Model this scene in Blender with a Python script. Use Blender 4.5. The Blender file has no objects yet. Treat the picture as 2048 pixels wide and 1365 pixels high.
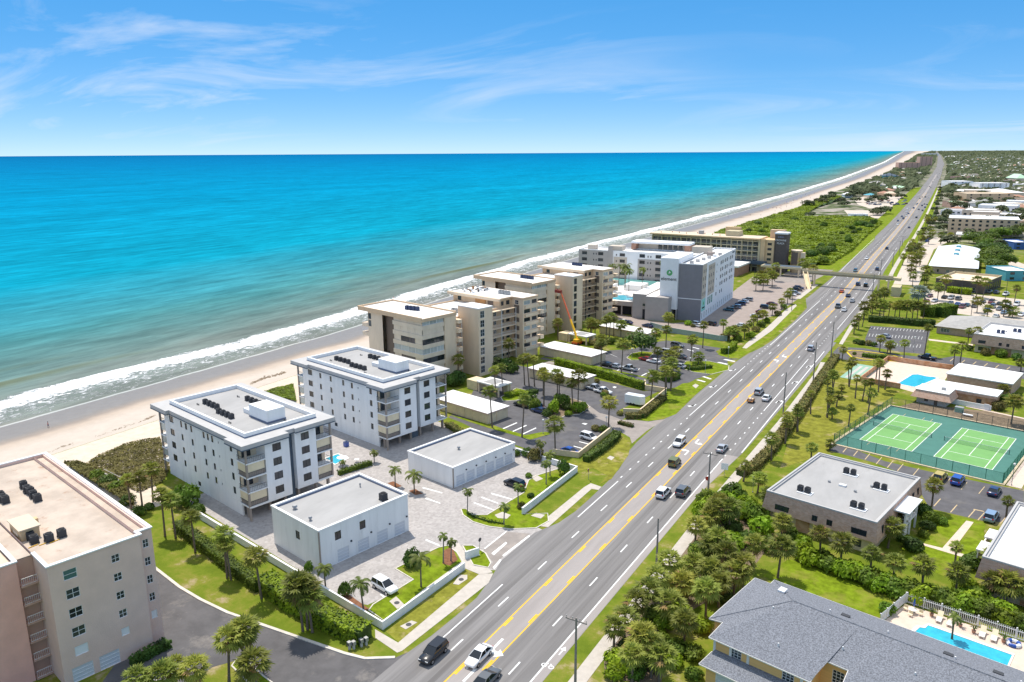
import bpy, bmesh, math, random
from mathutils import Matrix, Vector, noise as mnoise
random.seed(7)
sc = bpy.context.scene
col = sc.collection
R = math.radians
# ------------------------------------------------------------------ camera
CH = 70.0                       # flying height in metres
F, CX, CY = 1560.0, 1024.0, 682.5
ROLL = math.atan(0.0062); HY = 305.5; YAW = R(30.7905)
PITCH = math.atan((CY-HY)*math.cos(ROLL)/F)
def _yaw(v):
    c, s = math.cos(YAW), math.sin(YAW)
    return Vector((c*v.x-s*v.y, s*v.x+c*v.y, v.z))
_f = Vector((0, math.cos(PITCH), -math.sin(PITCH))); _r = Vector((1, 0, 0)); _u = _r.cross(_f)
_c, _s = math.cos(ROLL), math.sin(ROLL)
CR, CU, CF = _yaw(_c*_r-_s*_u), _yaw(_s*_r+_c*_u), _yaw(_f)
cd = bpy.data.cameras.new('camera'); cam = bpy.data.objects.new('camera', cd); col.objects.link(cam)
cd.sensor_width = 36; cd.lens = 36*F/2048; cd.clip_start = 1; cd.clip_end = 200000
m = Matrix((CR, CU, -CF)).transposed().to_4x4(); m.translation = (0, 0, CH)
cam.matrix_world = m; sc.camera = cam
# ------------------------------------------------------------------ light
SUN_AZ, SUN_EL = R(-58), R(66)          # azimuth clockwise from +Y
wd = bpy.data.worlds.new('World'); sc.world = wd; wd.use_nodes = True
nt = wd.node_tree; N, K = nt.nodes, nt.links
bg = N['Background']; bg.inputs['Strength'].default_value = 0.10
sky = N.new('ShaderNodeTexSky'); sky.sky_type = 'NISHITA'; sky.sun_disc = False
sky.sun_elevation = SUN_EL; sky.sun_rotation = SUN_AZ % (2*math.pi)
sky.air_density = 0.4; sky.dust_density = 0.0; sky.ozone_density = 8.0; sky.altitude = 100
gm = N.new('ShaderNodeGamma'); gm.inputs[1].default_value = 0.32; K.new(sky.outputs[0], gm.inputs[0])
hs = N.new('ShaderNodeHueSaturation'); hs.inputs['Saturation'].default_value = 2.3; hs.inputs['Value'].default_value = 3.6; hs.inputs['Hue'].default_value = 0.503
K.new(gm.outputs[0], hs.inputs['Color'])
# thin cirrus: streaky noise on a plane high above, from the view direction
tc = N.new('ShaderNodeTexCoord'); sx = N.new('ShaderNodeSeparateXYZ'); K.new(tc.outputs['Generated'], sx.inputs[0])
def mth(op, a, b=None, clamp=False):
    n = N.new('ShaderNodeMath'); n.operation = op; n.use_clamp = clamp
    for i, x in enumerate((a, b)):
        if x is None: continue
        if isinstance(x, (int, float)): n.inputs[i].default_value = x
        else: K.new(x, n.inputs[i])
    return n.outputs[0]
zz = mth('ADD', mth('MAXIMUM', sx.outputs[2], 0.0), 0.15)
px_, py_ = mth('DIVIDE', sx.outputs[0], zz), mth('DIVIDE', sx.outputs[1], zz)
cb = N.new('ShaderNodeCombineXYZ'); K.new(px_, cb.inputs[0]); K.new(py_, cb.inputs[1])
mp = N.new('ShaderNodeMapping'); mp.inputs['Rotation'].default_value = (0, 0, R(-24)); mp.inputs['Scale'].default_value = (0.9, 1.4, 1)
mp.inputs['Location'].default_value = (3.7, 11.2, 0)
K.new(cb.outputs[0], mp.inputs[0])
n1 = N.new('ShaderNodeTexNoise'); n1.inputs['Scale'].default_value = 0.75; n1.inputs['Detail'].default_value = 7; n1.inputs['Roughness'].default_value = 0.6; n1.inputs['Distortion'].default_value = 1.1
K.new(mp.outputs[0], n1.inputs['Vector'])
n2 = N.new('ShaderNodeTexNoise'); n2.inputs['Scale'].default_value = 0.28; n2.inputs['Detail'].default_value = 2
K.new(cb.outputs[0], n2.inputs['Vector'])
cm = mth('MULTIPLY', mth('MULTIPLY', mth('SUBTRACT', n1.outputs['Fac'], 0.48, True), 3.2, True), mth('MULTIPLY', mth('SUBTRACT', n2.outputs['Fac'], 0.40, True), 5.0, True), True)
# white veil added above the frame to raise the fill light, thickening upwards
fill_veil = mth('MULTIPLY', mth('SUBTRACT', sx.outputs[2], 0.25, True), 2.2, True)
cm = mth('ADD', mth('MULTIPLY', cm, 0.8), mth('MULTIPLY', fill_veil, mth('ADD', 0.42, mth('MULTIPLY', n1.outputs['Fac'], 0.6))), True)
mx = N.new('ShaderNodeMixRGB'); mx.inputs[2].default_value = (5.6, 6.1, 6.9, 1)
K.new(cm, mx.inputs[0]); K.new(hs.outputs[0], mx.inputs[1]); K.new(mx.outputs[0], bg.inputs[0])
sl = bpy.data.lights.new('sun', 'SUN'); sl.energy = 3.2; sl.angle = R(0.53); sl.color = (1.0, 0.93, 0.83)
so = bpy.data.objects.new('sun', sl); col.objects.link(so)
sd = Vector((math.sin(SUN_AZ)*math.cos(SUN_EL), math.cos(SUN_AZ)*math.cos(SUN_EL), math.sin(SUN_EL)))
so.rotation_euler = sd.to_track_quat('Z', 'Y').to_euler(); so.location = (-150, 200, 300)
vs = sc.view_settings; vs.view_transform = 'Standard'; vs.look = 'None'; vs.exposure = 0.58; vs.gamma = 1.0
sc.render.resolution_x = 1024; sc.render.resolution_y = 682
sc.render.engine = 'CYCLES'
# ------------------------------------------------------------------ pixel -> place
def G(u, v, z=0.0):
    r = CR*((u-CX)/F) - CU*((v-CY)/F) + CF
    t = (z-CH)/r.z
    return Vector((r.x*t, r.y*t, z))
def ZM(ox, oy, s):
    return lambda a, b, z=0.0: G(ox+a/s, oy+b/s, z)
zA = ZM(0, 880, 2.8154); zB = ZM(280, 660, 3.2); zC = ZM(500, 840, 2.6); zD = ZM(700, 500, 3.412)
zE = ZM(1160, 420, 4.267); zF = ZM(1560, 280, 4.014); zG = ZM(1560, 580, 4.197); zH = ZM(1400, 860, 2.7037)
zI = ZM(860, 740, 3.25); zJ = ZM(800, 1000, 3.2); zK = ZM(1080, 600, 4.55); zL = ZM(1440, 640, 7.583)
zM = ZM(1820, 440, 6.206); zN = ZM(1540, 420, 6.827); zO = ZM(1120, 1000, 3.739); zP = ZM(1720, 1160, 6.244)
zQ = ZM(1580, 740, 9.75); zS = ZM(1640, 290, 5.02); zT = ZM(1660, 780, 5.278); zU = ZM(1120, 680, 9.75)
LOT = R(-11.5); _lc, _ls = math.cos(LOT), math.sin(LOT)
def W(s, t, z=0.0): return Vector((_lc*s-_ls*t, _ls*s+_lc*t, z))
def inv(p): return (_lc*p.x+_ls*p.y, -_ls*p.x+_lc*p.y)
# ------------------------------------------------------------------ materials
MATS = {}
def mat(name, colr, rough=0.7, spec=0.3, metal=0.0, var=0.0, vscale=1.0, bump=0.0, bscale=20.0, col2=None, detail=4.0, rnd=0.0, coat=0.0, stain=None, trans=0.0, stretch=None, alpha=1.0):
    if name in MATS: return MATS[name]
    m = bpy.data.materials.new(name); m.use_nodes = True; MATS[name] = m
    t = m.node_tree; n, k = t.nodes, t.links; b = n['Principled BSDF']
    b.inputs['Roughness'].default_value = rough; b.inputs['Specular IOR Level'].default_value = spec
    b.inputs['Metallic'].default_value = metal; b.inputs['Coat Weight'].default_value = coat
    b.inputs['Base Color'].default_value = (*colr, 1)
    cur = None
    if var or col2 or bump or stain:
        g = n.new('ShaderNodeNewGeometry'); src = g.outputs['Position']
        if stretch:
            mpn = n.new('ShaderNodeMapping'); mpn.inputs['Scale'].default_value = stretch; k.new(src, mpn.inputs[0]); src = mpn.outputs[0]
    if var or col2:
        ns = n.new('ShaderNodeTexNoise'); ns.inputs['Scale'].default_value = vscale; ns.inputs['Detail'].default_value = detail; ns.inputs['Roughness'].default_value = 0.65
        k.new(src, ns.inputs['Vector'])
        rp = n.new('ShaderNodeValToRGB'); rp.color_ramp.elements[0].position = 0.36; rp.color_ramp.elements[1].position = 0.64
        lo = [c*(1-var) for c in colr]; hi = list(col2) if col2 else [min(1, c*(1+var)) for c in colr]
        rp.color_ramp.elements[0].color = (*lo, 1); rp.color_ramp.elements[1].color = (*hi, 1)
        k.new(ns.outputs['Fac'], rp.inputs[0]); cur = rp.outputs[0]
    if stain:                                    # (colour, scale, threshold, amount)
        ns = n.new('ShaderNodeTexNoise'); ns.inputs['Scale'].default_value = stain[1]; ns.inputs['Detail'].default_value = 6; ns.inputs['Roughness'].default_value = 0.7
        k.new(src, ns.inputs['Vector'])
        rp = n.new('ShaderNodeValToRGB'); rp.color_ramp.elements[0].position = stain[2]; rp.color_ramp.elements[1].position = min(1, stain[2]+0.16)
        rp.color_ramp.elements[0].color = (0, 0, 0, 1); rp.color_ramp.elements[1].color = (stain[3],)*3+(1,)
        k.new(ns.outputs['Fac'], rp.inputs[0])
        mxn = n.new('ShaderNodeMixRGB'); mxn.inputs[2].default_value = (*stain[0], 1); mxn.inputs[1].default_value = (*colr, 1)
        k.new(rp.outputs[0], mxn.inputs[0])
        if cur: k.new(cur, mxn.inputs[1])
        cur = mxn.outputs[0]
    if rnd:
        oi = n.new('ShaderNodeObjectInfo'); h = n.new('ShaderNodeHueSaturation')
        mr = n.new('ShaderNodeMapRange'); mr.inputs['To Min'].default_value = 1-rnd; mr.inputs['To Max'].default_value = 1+rnd
        k.new(oi.outputs['Random'], mr.inputs['Value']); k.new(mr.outputs[0], h.inputs['Value'])
        mh = n.new('ShaderNodeMapRange'); mh.inputs['To Min'].default_value = 0.5-rnd*0.07; mh.inputs['To Max'].default_value = 0.5+rnd*0.05
        mu = n.new('ShaderNodeMath'); mu.operation = 'FRACT'; m7 = n.new('ShaderNodeMath'); m7.operation = 'MULTIPLY'; m7.inputs[1].default_value = 7.31
        k.new(oi.outputs['Random'], m7.inputs[0]); k.new(m7.outputs[0], mu.inputs[0]); k.new(mu.outputs[0], mh.inputs['Value']); k.new(mh.outputs[0], h.inputs['Hue'])
        h.inputs['Color'].default_value = (*colr, 1)
        if cur: k.new(cur, h.inputs['Color'])
        cur = h.outputs[0]
    if cur: k.new(cur, b.inputs['Base Color'])
    if bump:
        nb = n.new('ShaderNodeTexNoise'); nb.inputs['Scale'].default_value = bscale; nb.inputs['Detail'].default_value = 3
        k.new(src, nb.inputs['Vector'])
        bp = n.new('ShaderNodeBump'); bp.inputs['Strength'].default_value = min(1, bump); bp.inputs['Distance'].default_value = 0.08*max(1, bump)
        k.new(nb.outputs['Fac'], bp.inputs['Height']); k.new(bp.outputs[0], b.inputs['Normal'])
    if trans:
        tr = n.new('ShaderNodeBsdfTranslucent'); ms = n.new('ShaderNodeMixShader'); ms.inputs[0].default_value = trans
        tr.inputs[0].default_value = (*[min(1, c*1.3) for c in colr], 1)
        if cur: k.new(cur, tr.inputs[0])
        k.new(b.outputs[0], ms.inputs[1]); k.new(tr.outputs[0], ms.inputs[2]); k.new(ms.outputs[0], n['Material Output'].inputs[0])
    return m
def brickmat(name, c1, c2, mortar, sc_=(0.25, 0.085)):
    m = mat(name, c1, 0.85, 0.15); t = m.node_tree; n, k = t.nodes, t.links; b = n['Principled BSDF']
    g = n.new('ShaderNodeTexCoord'); br = n.new('ShaderNodeTexBrick')
    sp = n.new('ShaderNodeSeparateXYZ'); k.new(g.outputs['Object'], sp.inputs[0])
    ad = n.new('ShaderNodeMath'); k.new(sp.outputs[0], ad.inputs[0]); k.new(sp.outputs[1], ad.inputs[1])
    cbn = n.new('ShaderNodeCombineXYZ'); k.new(ad.outputs[0], cbn.inputs[0]); k.new(sp.outputs[2], cbn.inputs[1])
    k.new(cbn.outputs[0], br.inputs['Vector']); br.inputs['Scale'].default_value = 1
    br.inputs['Brick Width'].default_value = sc_[0]*2; br.inputs['Row Height'].default_value = sc_[1]*2; br.inputs['Mortar Size'].default_value = 0.012
    br.inputs['Color1'].default_value = (*c1, 1); br.inputs['Color2'].default_value = (*c2, 1); br.inputs['Mortar'].default_value = (*mortar, 1)
    ns = n.new('ShaderNodeTexNoise'); ns.inputs['Scale'].default_value = 1.2; ns.inputs['Detail'].default_value = 5; k.new(g.outputs['Object'], ns.inputs['Vector'])
    mr = n.new('ShaderNodeMapRange'); mr.inputs['To Min'].default_value = 0.75; mr.inputs['To Max'].default_value = 1.3; k.new(ns.outputs['Fac'], mr.inputs['Value'])
    h = n.new('ShaderNodeHueSaturation'); k.new(mr.outputs[0], h.inputs['Value']); k.new(br.outputs[0], h.inputs['Color']); k.new(h.outputs[0], b.inputs['Base Color'])
    return m
M = mat
def init_mats():
    M('white_wall', (0.82, 0.82, 0.81), 0.75, 0.2, var=0.05, vscale=0.5, stretch=(1, 1, 0.12), stain=((0.60, 0.60, 0.57), 1.3, 0.56, 0.45))
    M('white_trim', (0.82, 0.82, 0.81), 0.6, 0.3, var=0.04, vscale=1.5)
    M('white_roof', (0.80, 0.785, 0.76), 0.8, 0.2, var=0.06, vscale=0.35, stain=((0.5, 0.46, 0.42), 0.5, 0.6, 0.4))
    M('grey_roof', (0.385, 0.378, 0.37), 0.9, 0.15, var=0.07, vscale=0.25, stain=((0.28, 0.27, 0.26), 0.7, 0.58, 0.5), stretch=(1, 0.35, 1))
    M('eave_grey', (0.48, 0.47, 0.46), 0.85, 0.2, var=0.05, vscale=0.6)
    M('parapet_blue', (0.16, 0.19, 0.27), 0.7, 0.2)
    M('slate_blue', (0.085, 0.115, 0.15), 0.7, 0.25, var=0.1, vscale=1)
    M('fascia', (0.62, 0.61, 0.60), 0.7, 0.2)
    M('beige_shutter', (0.76, 0.65, 0.45), 0.6, 0.3, var=0.06, vscale=0.8)
    M('rail_dark', (0.06, 0.065, 0.07), 0.5, 0.4)
    M('rail_white', (0.75, 0.75, 0.74), 0.5, 0.4)
    M('frame_white', (0.78, 0.78, 0.78), 0.5, 0.4)
    M('frame_dark', (0.05, 0.05, 0.055), 0.5, 0.4)
    M('glass', (0.03, 0.04, 0.05), 0.08, 0.6, rnd=0.5)
    M('glass_teal', (0.03, 0.10, 0.11), 0.08, 0.6, rnd=0.4)
    M('glass_pale', (0.42, 0.46, 0.44), 0.25, 0.5, rnd=0.2)
    M('door_grey', (0.62, 0.64, 0.67), 0.5, 0.4)
    M('door_white', (0.78, 0.79, 0.80), 0.5, 0.4)
    M('column', (0.33, 0.28, 0.24), 0.8, 0.2)
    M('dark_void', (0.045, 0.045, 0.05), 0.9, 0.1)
    M('stucco_pink', (0.76, 0.555, 0.47), 0.9, 0.1, var=0.05, vscale=0.3, bump=0.3, bscale=9)
    M('stucco_rose', (0.82, 0.46, 0.38), 0.9, 0.1, var=0.06, vscale=0.4, bump=0.3, bscale=9)
    M('gravel_roof', (0.52, 0.435, 0.36), 0.95, 0.1, var=0.12, vscale=0.22, bump=0.4, bscale=6, stain=((0.33, 0.17, 0.10), 0.42, 0.60, 0.85))
    M('cream_wall', (0.66, 0.48, 0.315), 0.85, 0.15, var=0.05, vscale=0.4, stretch=(1, 1, 0.3))
    M('cream_light', (0.80, 0.63, 0.45), 0.85, 0.15, var=0.05, vscale=0.4, stretch=(1, 1, 0.3))
    M('cream_white', (0.74, 0.62, 0.48), 0.85, 0.15, var=0.06, vscale=0.4, stretch=(1, 1, 0.3))
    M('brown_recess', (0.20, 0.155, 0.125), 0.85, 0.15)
    M('plywood', (0.50, 0.26, 0.11), 0.85, 0.1, var=0.2, vscale=0.6)
    M('hotel_white', (0.84, 0.84, 0.84), 0.75, 0.2, var=0.03, vscale=0.4)
    M('hotel_grey', (0.42, 0.385, 0.36), 0.8, 0.2, var=0.04, vscale=0.5)
    M('hotel_taupe', (0.245, 0.235, 0.25), 0.8, 0.2, var=0.04, vscale=0.5)
    M('hotel_beige', (0.58, 0.50, 0.41), 0.8, 0.2, var=0.04, vscale=0.5)
    M('mint', (0.30, 0.66, 0.58), 0.6, 0.3)
    M('green_glass', (0.10, 0.30, 0.20), 0.1, 0.6)
    M('sign_green', (0.12, 0.42, 0.16), 0.5, 0.3)
    M('sign_black', (0.02, 0.02, 0.022), 0.5, 0.3)
    M('brown_panel', (0.115, 0.095, 0.085), 0.8, 0.2, var=0.1, vscale=0.8)
    M('far_tan', (0.66, 0.48, 0.28), 0.85, 0.15, var=0.05, vscale=0.4)
    M('khaki', (0.55, 0.48, 0.32), 0.85, 0.15, var=0.05, vscale=0.4)
    M('sand_roof', (0.68, 0.56, 0.42), 0.9, 0.1, var=0.06, vscale=0.3)
    M('concrete', (0.50, 0.47, 0.43), 0.9, 0.15, var=0.08, vscale=0.8)
    M('sidewalk', (0.50, 0.455, 0.40), 0.9, 0.15, var=0.07, vscale=0.9)
    M('kerb', (0.62, 0.57, 0.50), 0.9, 0.15, var=0.1, vscale=0.9)
    M('wall_cream', (0.74, 0.60, 0.40), 0.9, 0.15, var=0.08, vscale=0.6)
    M('wall_white', (0.8, 0.8, 0.79), 0.85, 0.15, var=0.05, vscale=0.6)
    M('orange_wall', (0.55, 0.26, 0.12), 0.9, 0.1, var=0.15, vscale=0.5, col2=(0.66, 0.42, 0.27))
    M('deck_tan', (0.64, 0.52, 0.43), 0.9, 0.1, var=0.06, vscale=0.8)
    M('deck_white', (0.76, 0.72, 0.66), 0.9, 0.1, var=0.06, vscale=0.8)
    M('paint_white', (0.78, 0.78, 0.76), 0.7, 0.2, var=0.12, vscale=2.0)
    M('paint_worn', (0.60, 0.60, 0.57), 0.7, 0.2, var=0.2, vscale=2.0)
    M('paint_yellow', (0.80, 0.46, 0.03), 0.7, 0.2, var=0.12, vscale=2.0)
    M('paint_tan', (0.55, 0.42, 0.24), 0.7, 0.2, var=0.15, vscale=2.0)
    M('kerb_yellow', (0.80, 0.60, 0.03), 0.7, 0.2)
    M('asphalt_road', (0.215, 0.205, 0.20), 0.9, 0.2, var=0.17, vscale=0.75, bump=0.15, bscale=14, stain=((0.15, 0.142, 0.14), 0.5, 0.50, 0.65), stretch=(1, 0.02, 1))
    M('asphalt_lane', (0.33, 0.30, 0.285), 0.9, 0.2, var=0.08, vscale=0.6, stain=((0.27, 0.25, 0.24), 0.3, 0.55, 0.5), stretch=(1, 0.1, 1))
    M('asphalt_wear', (0.175, 0.165, 0.16), 0.85, 0.25, var=0.2, vscale=0.6, stretch=(1, 0.03, 1), col2=(0.215, 0.205, 0.20))
    M('asphalt_dark', (0.115, 0.112, 0.118), 0.9, 0.2, var=0.14, vscale=0.35, stain=((0.21, 0.19, 0.165), 0.10, 0.56, 0.55))
    M('asphalt_drive', (0.115, 0.11, 0.112), 0.9, 0.2, var=0.14, vscale=0.3, stain=((0.30, 0.27, 0.24), 0.16, 0.56, 0.6))
    M('asphalt_worn', (0.30, 0.265, 0.24), 0.9, 0.2, var=0.1, vscale=0.4, stain=((0.42, 0.36, 0.31), 0.2, 0.55, 0.5))
    M('lot_pink', (0.33, 0.275, 0.245), 0.9, 0.2, var=0.08, vscale=0.3)
    M('lot_sand', (0.56, 0.48, 0.40), 0.9, 0.2, var=0.08, vscale=0.3)
    M('court_green', (0.075, 0.195, 0.16), 0.85, 0.2, var=0.06, vscale=0.4)
    M('court_lime', (0.175, 0.37, 0.125), 0.85, 0.2, var=0.05, vscale=0.4)
    M('shuffle_green', (0.26, 0.42, 0.32), 0.85, 0.2, var=0.06, vscale=0.5)
    M('pool_water', (0.035, 0.42, 0.56), 0.06, 0.5, var=0.12, vscale=0.8, bump=0.1, bscale=1.2)
    M('pool_tile', (0.05, 0.50, 0.62), 0.3, 0.4)
    M('metal_grey', (0.38, 0.38, 0.38), 0.5, 0.4, metal=0.4)
    M('ac_dark', (0.06, 0.062, 0.068), 0.6, 0.3)
    M('ac_grille', (0.02, 0.02, 0.022), 0.7, 0.2)
    M('ac_navy', (0.05, 0.07, 0.14), 0.6, 0.3)
    M('rust', (0.32, 0.16, 0.07), 0.9, 0.1, var=0.2, vscale=2)
    M('yellow_wall', (0.82, 0.50, 0.20), 0.85, 0.1, stretch=(0.05, 0.05, 9), var=0.07, vscale=0.8)
    M('shingle', (0.19, 0.20, 0.225), 0.9, 0.15, var=0.34, vscale=5.5, bump=0.5, bscale=8, detail=2)
    M('shingle_trim', (0.72, 0.70, 0.66), 0.7, 0.2)
    M('metal_white', (0.78, 0.80, 0.84), 0.45, 0.4, var=0.03, vscale=1)
    M('metal_mint', (0.50, 0.72, 0.50), 0.6, 0.3)
    M('terracotta', (0.42, 0.24, 0.17), 0.85, 0.1, var=0.1, vscale=0.5)
    M('stair_pink', (0.54, 0.35, 0.28), 0.85, 0.1, var=0.05, vscale=0.5)
    M('blue_trim', (0.06, 0.14, 0.40), 0.6, 0.3)
    M('aqua', (0.10, 0.36, 0.44), 0.6, 0.3)
    M('trunk', (0.19, 0.15, 0.115), 0.95, 0.05, var=0.25, vscale=3, stretch=(1, 1, 3))
    M('wood_pole', (0.25, 0.225, 0.205), 0.95, 0.05, var=0.15, vscale=2)
    M('mulch', (0.22, 0.105, 0.06), 0.95, 0.05, var=0.2, vscale=2)
    M('palm_leaf', (0.235, 0.265, 0.045), 0.6, 0.3, rnd=0.4, trans=0.4, var=0.28, vscale=0.7)
    M('palm_dry', (0.30, 0.20, 0.085), 0.8, 0.1, rnd=0.2, trans=0.15)
    M('coco_leaf', (0.15, 0.19, 0.035), 0.55, 0.3, rnd=0.2, trans=0.25, var=0.25, vscale=0.7)
    M('silver_leaf', (0.25, 0.30, 0.25), 0.6, 0.3, rnd=0.1, trans=0.2)
    M('leaf_mid', (0.13, 0.205, 0.02), 0.6, 0.3, rnd=0.3, trans=0.36, var=0.4, vscale=0.5)
    M('leaf_bright', (0.225, 0.34, 0.016), 0.6, 0.3, rnd=0.25, trans=0.38, var=0.35, vscale=0.5)
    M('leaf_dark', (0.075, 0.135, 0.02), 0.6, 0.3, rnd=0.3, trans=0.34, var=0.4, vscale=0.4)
    M('leaf_olive', (0.19, 0.175, 0.05), 0.7, 0.2, rnd=0.25, trans=0.2, var=0.4, vscale=0.5)
    M('leaf_scrub', (0.19, 0.28, 0.012), 0.6, 0.3, trans=0.3, var=0.4, vscale=0.06, col2=(0.31, 0.40, 0.02))
    M('leaf_far', (0.085, 0.105, 0.045), 0.7, 0.2, rnd=0.35, trans=0.15, var=0.3, vscale=0.1)
    M('grass', (0.165, 0.235, 0.022), 0.95, 0.05, var=0.3, vscale=0.55, bump=0.6, bscale=5, stain=((0.36, 0.28, 0.16), 0.10, 0.56, 0.8))
    M('lawn', (0.155, 0.215, 0.012), 0.95, 0.05, var=0.28, vscale=0.6, bump=0.6, bscale=6, stain=((0.25, 0.235, 0.05), 0.16, 0.50, 0.8))
    M('lawn_dry', (0.205, 0.205, 0.03), 0.95, 0.05, var=0.25, vscale=0.6, bump=0.6, bscale=6, stain=((0.46, 0.34, 0.20), 0.13, 0.55, 0.9))
    M('soil', (0.21, 0.16, 0.11), 0.95, 0.05, var=0.25, vscale=0.8, bump=0.5, bscale=6)
    M('tyre', (0.018, 0.018, 0.018), 0.85, 0.2)
    M('rim', (0.45, 0.45, 0.46), 0.35, 0.5, metal=0.8)
    M('lamp_red', (0.45, 0.02, 0.015), 0.3, 0.5)
    M('lamp_clear', (0.75, 0.75, 0.72), 0.2, 0.5)
    M('car_glass', (0.015, 0.018, 0.022), 0.05, 0.7)
    for nm, c in dict(white=(0.82, 0.82, 0.82), black=(0.012, 0.012, 0.014), silver=(0.42, 0.44, 0.47), grey=(0.12, 0.125, 0.13), navy=(0.02, 0.04, 0.12), blue=(0.02, 0.08, 0.38), red=(0.30, 0.025, 0.02), maroon=(0.13, 0.015, 0.025), orange=(0.62, 0.10, 0.015), olive=(0.16, 0.17, 0.04), gold=(0.52, 0.40, 0.08), teal=(0.02, 0.11, 0.17), sky=(0.22, 0.32, 0.46)).items():
        M('car_'+nm, c, 0.28, 0.5, coat=0.6)
init_mats()
brickmat('brick', (0.50, 0.29, 0.20), (0.60, 0.40, 0.30), (0.60, 0.48, 0.38))
brickmat('brick_far', (0.40, 0.27, 0.20), (0.46, 0.33, 0.25), (0.45, 0.38, 0.32))
# paver surface: fine interlocking blocks, far below picking size
def pavermat():
    m = mat('pavers', (0.55, 0.52, 0.49), 0.9, 0.15); t = m.node_tree; n, k = t.nodes, t.links; b = n['Principled BSDF']
    g = n.new('ShaderNodeNewGeometry')
    vo = n.new('ShaderNodeTexVoronoi'); vo.inputs['Scale'].default_value = 2.2; k.new(g.outputs['Position'], vo.inputs['Vector'])
    rp = n.new('ShaderNodeValToRGB'); e = rp.color_ramp.elements; e[0].position = 0; e[0].color = (0.32, 0.295, 0.28, 1); e[1].position = 1; e[1].color = (0.455, 0.425, 0.405, 1)
    k.new(vo.outputs['Color'], rp.inputs[0])
    ns = n.new('ShaderNodeTexNoise'); ns.inputs['Scale'].default_value = 0.3; ns.inputs['Detail'].default_value = 5; k.new(g.outputs['Position'], ns.inputs['Vector'])
    mr = n.new('ShaderNodeMapRange'); mr.inputs['To Min'].default_value = 0.86; mr.inputs['To Max'].default_value = 1.14; k.new(ns.outputs['Fac'], mr.inputs['Value'])
    h = n.new('ShaderNodeHueSaturation'); k.new(mr.outputs[0], h.inputs['Value']); k.new(rp.outputs[0], h.inputs['Color']); k.new(h.outputs[0], b.inputs['Base Color'])
pavermat()
# ------------------------------------------------------------------ mesh helpers
class MB:
    def __init__(s): s.v, s.f, s.m = [], [], []; s.cur = 0
    def face(s, pts):
        i = len(s.v); s.v += [tuple(p) for p in pts]; s.f.append(tuple(range(i, i+len(pts)))); s.m.append(s.cur)
    def box(s, x0, y0, z0, x1, y1, z1):
        i = len(s.v)
        s.v += [(x0, y0, z0), (x1, y0, z0), (x1, y1, z0), (x0, y1, z0), (x0, y0, z1), (x1, y0, z1), (x1, y1, z1), (x0, y1, z1)]
        for q in ((3, 2, 1, 0), (4, 5, 6, 7), (0, 1, 5, 4), (1, 2, 6, 5), (2, 3, 7, 6), (3, 0, 4, 7)):
            s.f.append(tuple(i+a for a in q)); s.m.append(s.cur)
        return s
    def prism(s, pts, z0, z1):
        n = len(pts); a = sum(pts[i][0]*pts[(i+1) % n][1]-pts[(i+1) % n][0]*pts[i][1] for i in range(n))
        if a < 0: pts = pts[::-1]
        i = len(s.v)
        s.v += [(p[0], p[1], z0) for p in pts]+[(p[0], p[1], z1) for p in pts]
        s.f.append(tuple(i+n-1-k for k in range(n))); s.f.append(tuple(i+n+k for k in range(n))); s.m += [s.cur]*2
        for k in range(n):
            l = (k+1) % n; s.f.append((i+k, i+l, i+n+l, i+n+k)); s.m.append(s.cur)
        return s
    def tube(s, pts, rad, n=8, cap=True):
        pts = [Vector(p) for p in pts]; i = len(s.v)
        for j, p in enumerate(pts):
            d = (pts[min(j+1, len(pts)-1)]-pts[max(j-1, 0)]).normalized()
            a = d.orthogonal().normalized() if abs(d.z) < 0.9 else d.cross(Vector((0, 1, 0))).normalized()
            b = d.cross(a); r = rad[j] if isinstance(rad, (list, tuple)) else rad
            for q in range(n):
                t = 2*math.pi*q/n; s.v.append(tuple(p+a*(r*math.cos(t))+b*(r*math.sin(t))))
        for j in range(len(pts)-1):
            for q in range(n):
                w = (q+1) % n; s.f.append((i+j*n+q, i+j*n+w, i+j*n+n+w, i+j*n+n+q)); s.m.append(s.cur)
        if cap:
            e = i+(len(pts)-1)*n
            s.f.append(tuple(i+n-1-q for q in range(n))); s.f.append(tuple(e+q for q in range(n))); s.m += [s.cur]*2
        return s
    def mesh(s, name, mats, smooth=False):
        me = bpy.data.meshes.new(name); me.from_pydata(s.v, [], s.f)
        for mm in (mats if isinstance(mats, (list, tuple)) else [mats]):
            me.materials.append(MATS[mm] if isinstance(mm, str) else mm)
        if len(set(s.m)) > 1: me.polygons.foreach_set('material_index', s.m)
        if smooth: me.polygons.foreach_set('use_smooth', [True]*len(me.polygons))
        me.update(); return me
    def build(s, name, mats, parent=None, loc=(0, 0, 0), rz=0, smooth=False):
        return put(name, s.mesh(name, mats, smooth), parent, loc, rz)
def put(name, data, parent=None, loc=(0, 0, 0), rz=0, scale=None):
    o = bpy.data.objects.new(name, data); col.objects.link(o); o.parent = parent
    o.location = loc; o.rotation_euler = (0, 0, rz)
    if scale: o.scale = scale
    return o
def tag(o, label, cat, group=None, kind=None):
    o['label'] = label
    if cat: o['category'] = cat
    if group: o['group'] = group
    if kind: o['kind'] = kind
    return o
def thing(name, label, cat, loc=(0, 0, 0), rz=0, group=None):
    o = bpy.data.objects.new(name, None); col.objects.link(o); o.empty_display_size = 0.5
    o.location = loc; o.rotation_euler = (0, 0, rz)
    return tag(o, label, cat, group)
def struct(name, me_or_mb, mats=None, parent=None):
    o = me_or_mb.build(name, mats, parent) if isinstance(me_or_mb, MB) else put(name, me_or_mb, parent)
    if not parent: o['kind'] = 'structure'
    return o
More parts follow.
